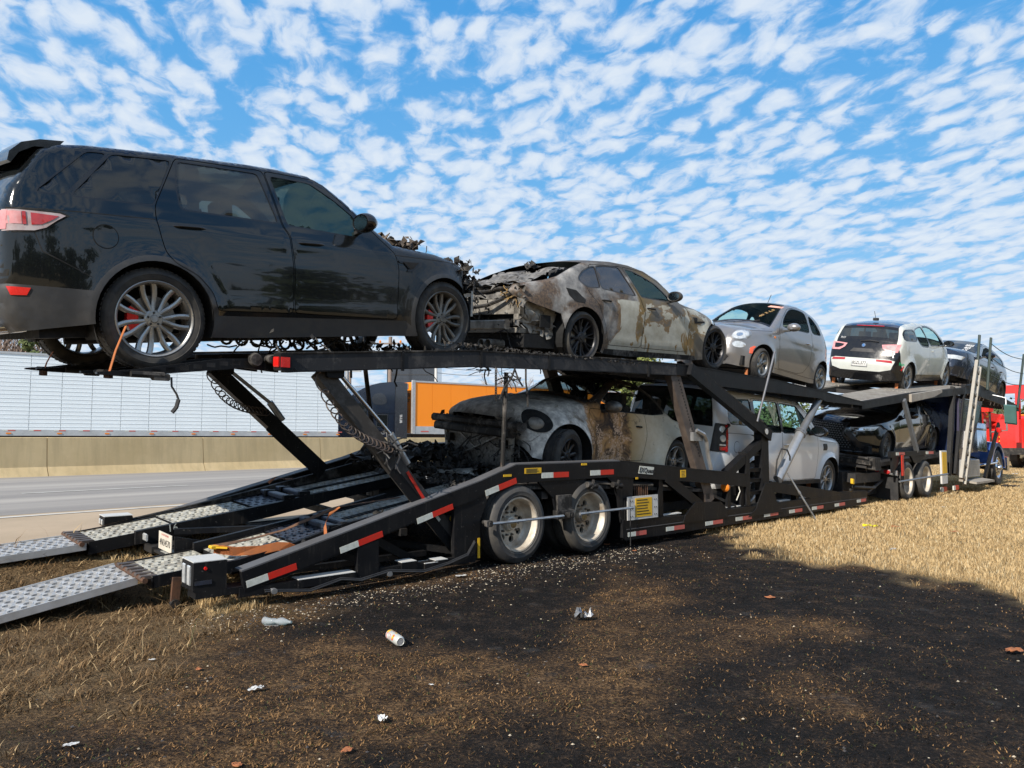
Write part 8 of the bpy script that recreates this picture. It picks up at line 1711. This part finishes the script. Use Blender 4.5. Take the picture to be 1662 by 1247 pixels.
def background():
    # bare trees beyond the white trailer
    for i, (px, Y, h) in enumerate([(-30, 62, 13.), (6, 60, 13.5), (26, 60, 12.5), (46, 64, 13.), (100, 66, 11.8), (130, 75, 13.)]):
        x, y, z = px_at(px, 700, Y); bare_tree(x, y, h, 40 + i, ORD[i] + ' bare winter tree from the left above the white trailer', 'bare trees behind the white trailer')
    x, y, z = px_at(63, 700, 58); leafy_tree(x, y, 9.6, 3.4, 5, 'olive green evergreen showing between the black SUV tyres and the white trailer', n=5000)
    for i, (px, Y, h) in enumerate([(795, 78, 9.2), (822, 70, 8.4), (850, 74, 8.6), (735, 90, 9.4), (880, 84, 8.8), (770, 100, 9.8)]):
        x, y, z = px_at(px, 700, Y); bare_tree(x, y, h, 60 + i, [ORD[1], ORD[2], ORD[3], ORD[0], ORD[5], ORD[4]][i] + ' bare winter tree from the left beyond the orange trailer' if 0 else ['second', 'fourth', 'fifth', 'leftmost', 'rightmost', 'tall'][i] + ' bare winter tree beyond the orange trailer', 'bare trees beyond the orange trailer')
    x, y, z = px_at(590, 700, 85); bare_tree(x, y, 8.6, 91, 'bare tree beside the utility pole, left of the dark building')
    for i, (px, Y, h, w, m) in enumerate([(985, 70, 5.6, 6, 'shrub'), (1040, 74, 8.6, 6.5, 'shrub'), (1015, 90, 8.0, 8, 'pine'), (1075, 92, 7.4, 8, 'pine')]):
        x, y, z = px_at(px, 700, Y); leafy_tree(x, y, h, w, 80 + i, ['low yellow-green bush seen through the windows of the burnt coupe', 'yellow-green tree seen above the roof of the burnt coupe', 'darker evergreen behind the yellow-green bushes', 'dark evergreen right of the yellow-green tree'][i], m, n=9000, leaf=.20)
    R = random.Random(9)
    for i in range(9):
        px = 1110 + i * 85 + R.uniform(-20, 20); Y = 120 + R.uniform(0, 50); x, y, z = px_at(px, 700, Y); bare_tree(x, y, 9.5 * Y / 125, 100 + i, ORD[i] + ' bare tree from the left in the far line behind the truck front', 'bare trees of the far tree line', 0)
    for i in range(8):
        px = 1060 + i * 90; Y = 170; x, y, z = px_at(px, 700, Y); leafy_tree(x, y, 8, 12, 120 + i, ORD[i] + ' low dark bush from the left in the far hedge', 'pine', 'bush', 'bushes of the far hedge', 1800, 0, .5)
    # the wood on the near side of the road, behind the photographer; it shows only in paint and glass
    rr_ = np.random.default_rng(12); n = 30000; k = rr_.integers(0, 84, n); tt = -90 + k * 3.1 + rr_.normal(0, 1.5, n); pp = -38 - 4 * np.sin(k * 1.7) + rr_.normal(0, 1.6, n); cx_ = RD.x * tt + RN.x * pp; cy_ = RD.y * tt + RN.y * pp; hh = 6.5 + 3.5 * np.sin(k * 2.3) + 1.5 * np.sin(k * 5.1); cz_ = hh * rr_.random(n) ** .7
    d_ = rr_.normal(size=(n, 3)); u_ = d_ / np.linalg.norm(d_, axis=1)[:, None]; v_ = np.cross(u_, rr_.normal(size=(n, 3))); v_ /= np.linalg.norm(v_, axis=1)[:, None]; ce_ = np.stack([cx_, cy_, cz_], 1); s_ = rr_.uniform(.3, .8, n)[:, None]
    mb = MB(); q_ = np.stack([ce_ + u_ * s_, ce_ + v_ * s_, ce_ - u_ * s_, ce_ - v_ * s_], 1).reshape(-1, 3); mb.v = [tuple(a) for a in q_]; mb.f = [(4 * i, 4 * i + 1, 4 * i + 2, 4 * i + 3) for i in range(n)]; mb.mi = [0] * n
    o = mb.build('roadside_wood', 'pine', recalc=False, kind='stuff'); tag(o, 'dark wood on the near side, mirrored in the black car paint', 'wood')
    # dark building and the poles
    x, y, z = px_at(627, 700, 66); x2, _, _ = px_at(706, 700, 66)
    T = thing('dark_building', 'windowless dark grey building block above the blue cab and orange trailer', 'building', (x, y, .38)); mb = MB(); mb.box((0, 0, 0), (x2 - x, 6, 8.4)); mb.build('wall', 'cab_slate', T); mb = MB(); mb.box((-.1, -.1, 8.4), (x2 - x + .1, 6.1, 8.6)); mb.build('roof', 'dark_steel', T)
    for k in range(3): mb = MB(); mb.box((.02, -.03, 2.4 + k * 2), (x2 - x - .02, 0, 2.45 + k * 2)); mb.build('wall_seam', 'dark_steel', T)
    def pole(px, Y, h, mat, label, arms=1, r=.15):
        x, y, z = px_at(px, 700, Y); T = thing('utility_pole', label, 'utility pole', (x, y, .3)); mb = MB(); mb.tube([(0, 0, 0), (0, 0, h)], [r, r * .7], 8); mb.build('post', mat, T, smooth=50)
        for k in range(arms): mb = MB(); mb.box((-1.0, -.06, h - .6 - k * 1.0), (1.0, .06, h - .48 - k)); mb.build('crossarm', mat, T)
        for q in (-.8, .8): mb = MB(); mb.lathe([(0, 0), (.07, 0), (.09, .1), (.05, .2), (0, .22)], 8, 'z', (q, 0, h - .48)); mb.build('insulator', 'orange' if mat == 'bark' else 'zinc', T)
    pole(562, 55, 7.4, 'zinc', 'grey utility pole left of the dark blue cab', 2, .18); pole(567, 57, 7.9, 'bark', 'weathered wooden pole just behind the grey utility pole', 1, .12); pole(632, 60, 9.0, 'bark', 'wooden pole with orange insulators at the corner of the dark building', 1, .2); pole(707, 64, 9.2, 'white', 'white pole at the right corner of the dark building', 1, .16)
    o = MB(); a = Vector(px_at(707, 605, 64)); b = Vector(px_at(830, 598, 90)); 
    for k in range(3): o.tube([a.lerp(b, t) + Vector((0, 0, -.5 * sin(pi * t) + k * .5)) for t in np.linspace(0, 1, 10)], .02, 4)
    tag(o.build('power_line', 'ink'), 'thin power lines running right from the white pole', 'power line')
    tow_truck('tow_truck', 'large red heavy wrecker parked in front of the blue tractor', (22.8, 33.5, .0), pi / 2 - radians(50), sc=1.15)
    x, y, z = px_at(1585, 720, 46); tow_truck('tow_truck', 'second red recovery truck glimpsed behind the blue cab', (x, y, 0), pi / 2 - radians(62))
    x, y, z = px_at(1615, 720, 62); T = thing('parked_pickup', 'pale blue pickup cab between the two red trucks', 'pickup truck', (x, y, 0), (0, 0, .3)); mb = MB(); mb.prism([(0, .5), (5, .5), (5, 1.15), (3.8, 1.2), (3.2, 1.8), (1.6, 1.8), (1.5, 1.15), (0, 1.15)], -.9, .9); mb.build('body', 'blue_light', T)
    mb = MB(); mb.prism([(1.7, 1.2), (3.5, 1.2), (3.1, 1.72), (1.75, 1.72)], -.92, -.9); mb.build('window', 'glass_dark', T)
    for q in (.9, 4.0): mb = MB(); mb.lathe([(0, 0), (.36, 0), (.36, .25), (0, .25)], 18, 'y', (q, -.92, .36)); mb.build('wheel', 'truck_tyre', T, smooth=30)

# ------------------------------------------------------------ litter
def litter():
    def at(px, py): x, y = gp(px, py); return x, y, float(gz_np(np.array([x]), np.array([y]))[0])
    x, y, z = at(641, 1046); T = thing('drinks_can', 'white drinks can with red and yellow print lying on the burnt ground', 'can', (x, y, z + .042), (0, radians(0), radians(-62)))
    mb = MB(); mb.lathe([(0, -.10), (.024, -.10), (.027, -.106), (.033, -.094), (.033, .090), (.027, .104), (.024, .107), (.022, .102), (0, .102)], 28, 'x'); body = mb.build('can_body', 'can', T, smooth=35)
    mb = MB(); mb.lathe([(0, .1035), (.0215, .1035)], 20, 'x'); mb.build('can_end', 'cyl_silver', T)
    def wrap(nm, pts, mat, parent=body):   # patches and letters wrapped round the can: (along, angle)
        P, F = cdt([resample(pts, .006)], []); ce = np.array([P[list(f)].mean(0) for f in F]); ok = inside(ce, pts); mb = MB(); mb.add([(a, .0336 * cos(b / .033), .0336 * sin(b / .033)) for a, b in P], [f for f, k in zip(F, ok) if k]); mb.build(nm, mat, parent)
    wrap('red_panel', [(-.08, .035), (-.01, .035), (-.005, .065), (-.08, .07)], 'can_red'); wrap('orange_panel', circle(.035, .045, .020, 18), 'can_red'); wrap('yellow_panel', circle(.035, .044, .012, 18), 'yellow'); wrap('yellow_panel', [(-.092, .0), (-.06, .0), (-.07, .035), (-.09, .035)], 'yellow'); wrap('orange_panel', [(-.07, -.02), (-.02, -.015), (-.03, .01), (-.06, .0)], 'orange'); wrap('orange_panel', [(.0, .0), (.03, .0), (.02, .015), (.005, .012)], 'yellow')
    vs, fs = text_mesh('HI-C', .034, .002, .1); mb = MB(); mb.add([(-.045 + q, .0342 * cos((.052 + b) / .033), .0342 * sin((.052 + b) / .033)) for q, b in vs], fs); mb.build('lettering', 'white', body)
    T.rotation_euler = (radians(75), 0, radians(-62))
    x, y, z = at(450, 1014); T = thing('plastic_bottle', 'crushed clear plastic bottle lying in front of the trailer tail', 'bottle', (x, y, z + .032), (0, 0, radians(-12)))
    mb = MB(); pr = [(0, -.11), (.026, -.11), (.030, -.10), (.029, -.085), (.031, -.08), (.028, -.065), (.031, -.06), (.028, -.045), (.031, -.04), (.027, -.02), (.020, -.01), (.024, .0), (.029, .02), (.031, .04), (.026, .065), (.016, .09), (.0145, .095), (.0145, .11), (.0, .11)]
    mb.lathe(pr, 24, 'x'); mb.v = [(a, b * (1 + .1 * sin(a * 60)), c * (.82 + .14 * sin(a * 45 + b * 60)) - .004) for a, b, c in mb.v]; mb.build('bottle_body', 'clear_plastic', T, smooth=60); mb = MB(); mb.box((-.09, -.02, -.034), (.02, .03, -.028)); mb.build('bottle_label', 'zinc', T)
    def scrap(px, py, name, label, cat, mat, size, seed, amp=.3, group=None, asp=.6, fr=1.5):
        x, y, z = at(px, py); r = random.Random(seed); mb = MB(); a = r.uniform(0, pi); ax = ((cos(a), sin(a), 0), (-sin(a), cos(a), 0), (0, 0, 1)); n = 8; vs = []; o = Vector((seed * 1.3, 4, 0))
        for i in range(n):
            for j in range(n):
                u, v = i / (n - 1) - .5, j / (n - 1) - .5; k = 1 - .5 * (2 * abs(u)) ** 3 - .3 * (2 * abs(v)) ** 3 * abs(u); p = Vector((u * 3 * fr, v * 3 * fr, 0)) + o
                vs.append(Vector((x, y, z + .012)) + Vector(ax[0]) * (u * size + mnoise.noise(p) * size * .16) + Vector(ax[1]) * (v * size * asp * k + mnoise.noise(p + Vector((7, 0, 0))) * size * .16) + Vector((0, 0, (abs(mnoise.noise(p * 1.3)) * amp + .05) * size)))
        mb.add(vs, [(i * n + j, i * n + j + 1, (i + 1) * n + j + 1, (i + 1) * n + j) for i in range(n - 1) for j in range(n - 1)]); o2 = mb.build(name, mat, None, smooth=180); tag(o2, label, cat, group)
    scrap(748, 937, 'plastic_shard', 'white plastic shard lying beside the trailer tail frame', 'litter', 'white', .11, 1, .1)
    scrap(947, 1003, 'metal_scrap', 'torn grey metal scrap standing up from the black burnt ground', 'scrap', 'zinc', .13, 2, 1.1)
    scrap(416, 1122, 'white_wrapper', 'small white wrapper on brown grass below the plastic bottle', 'litter', 'white', .085, 3, .3)
    scrap(115, 1218, 'white_wrapper', 'small white scrap at the bottom left corner', 'litter', 'white', .06, 4, .2)
    scrap(620, 1168, 'crumpled_tissue', 'crumpled whitish tissue below the drinks can', 'litter', 'paper', .07, 5, .6)
    scrap(1412, 858, 'yellow_wrapper', 'bright yellow and blue wrapper on the dry grass', 'litter', 'can_yellow', .20, 6, .5, asp=.45); scrap(1402, 859, 'blue_wrapper', 'blue scrap at the left end of the yellow wrapper', 'litter', 'badge_pale', .09, 7, .4)
    scrap(1449, 893, 'white_tube', 'white paper scrap on the dry grass below the yellow wrapper', 'litter', 'white', .17, 8, .3, asp=.35)
    leaves = [(1250, 973, .085, 'orange fallen leaf in the middle of the burnt patch'), (1645, 1055, .12, 'orange-brown fallen leaf at the right edge of the burnt patch'), (1454, 858, .15, 'rust orange leaf just right of the yellow wrapper'), (947, 1082, .05, 'small brown leaf on burnt ground below the metal scrap'), (1478, 866, .10, 'pale orange leaf in the dry grass'), (563, 1219, .06, 'rusty leaf near the bottom edge of the photo'), (384, 1248 - 4, .05, 'brown leaf at the bottom edge'), (322, 1088, .05, 'orange leaf on the brown grass near the straw'), (1030, 892, .07, 'red-orange chip beside the trailer corner post'), (985, 886, .10, 'curled red leaf at the foot of the second trailer wheel'), (1590, 830, .17, 'orange leaf in the dry grass near the tractor'), (1550, 868, .12, 'faded orange leaf among the dry grass'), (1635, 836, .14, 'small orange leaf at the right edge of the dry grass')]
    for i, (px, py, sz, lb) in enumerate(leaves): scrap(px, py, 'fallen_leaf', lb, 'leaf', 'leaf', sz, 20 + i, .25, 'fallen leaves on the ground', asp=.7)
    for i, (px, py, sz, lb) in enumerate([(1530, 824, .12, 'white scrap in the grass below the tractor drive wheels'), (1630, 803, .16, 'white litter near the tractor steps'), (1648, 770, .20, 'pale litter near the tow truck'), (1300, 797, .1, 'tiny pale scrap'), (700, 1113, .03, 'tiny white chip on burnt ground below the can'), (287 - 40, 1072, .04, 'small white scrap in the straw')]):
        if i == 3: continue
        scrap(px, py, 'white_scrap', lb, 'litter', 'white', sz, 50 + i, .3, asp=.5)
    scrap(1640, 790, 'black_debris', 'black shredded rubber near the tractor front wheel', 'debris', 'char', .45, 70, .2)
    # pry bar leaning on the right rail
    P0 = T_truck @ Vector((6.155, -.02, .78)); P1 = T_truck @ Vector((6.50, -.32, .02)); mb = MB(); mb.tube([P1, P0], .014, 8); o = mb.build('winch_bar', 'zinc', smooth=40); tag(o, 'slim grey winch bar leaning against the trailer rail beside the white SUV', 'winch bar')
    mb = MB(); mb.tube([P1.lerp(P0, .55), P1.lerp(P0, .60)], .022, 8); mb.build('bar_collar', 'zinc', o)
    # tie-down straps on the black suv's rear wheels
    for i, (w, s0, s1, z0, z1, lb) in enumerate([(.27, -3.92, -4.03, 2.18, 1.80, 'orange wheel strap holding the near rear tyre of the black SUV'), (2.0, -3.98, -4.05, 2.12, 1.92, 'orange wheel strap holding the far rear tyre of the black SUV')]):
        pts = [Vector((s0 + .0, w, z0)), Vector((lerp(s0, s1, .5) - .01, w, lerp(z0, z1, .5))), Vector((s1, w, z1))]; mb = MB()
        for a, b in zip(pts, pts[1:]): mb.bar(T_truck @ a, T_truck @ b, .045, .004, (T_truck.to_3x3() @ Vector((1, 0, 0))))
        o = mb.build('tie_down_strap', 'strap'); tag(o, lb, 'strap'); mb = MB(); mb.obox(T_truck @ pts[-1], ((1, 0, 0), (0, 1, 0), (0, 0, 1)), (.02, .03, .02)); mb.build('strap_hook', 'rusty', o)
M_['can'] = simple('can_white', (.55, .56, .52), .35, metal=.2, dirt=.35); M_['can_red'] = simple('can_red', (.68, .07, .02), .3); M_['can_yellow'] = simple('wrapper_yellow', (.85, .72, .02), .4); M_['badge_pale'] = simple('pale_blue_film', (.25, .36, .60), .4); M_['leaf'] = simple('dead_leaf', (.36, .125, .045), .8, dirt=.6, dcol=(.25, .10, .04), scale=30); M_['clear_plastic'] = glass('clear_plastic', (.42, .44, .46), .45)

import time as _t
_T0 = _t.time()
build_setting(); print('setting', _t.time() - _T0)
build_trailer(); print('trailer', _t.time() - _T0)
build_tractor()
for f in (car_black_suv, car_sedan, car_hatch, car_electric, car_coupe, car_white_suv, car_black_sedan, car_navy_suv): f(); print(f.__name__, _t.time() - _T0)
traffic(); background(); litter(); print('all', _t.time() - _T0)
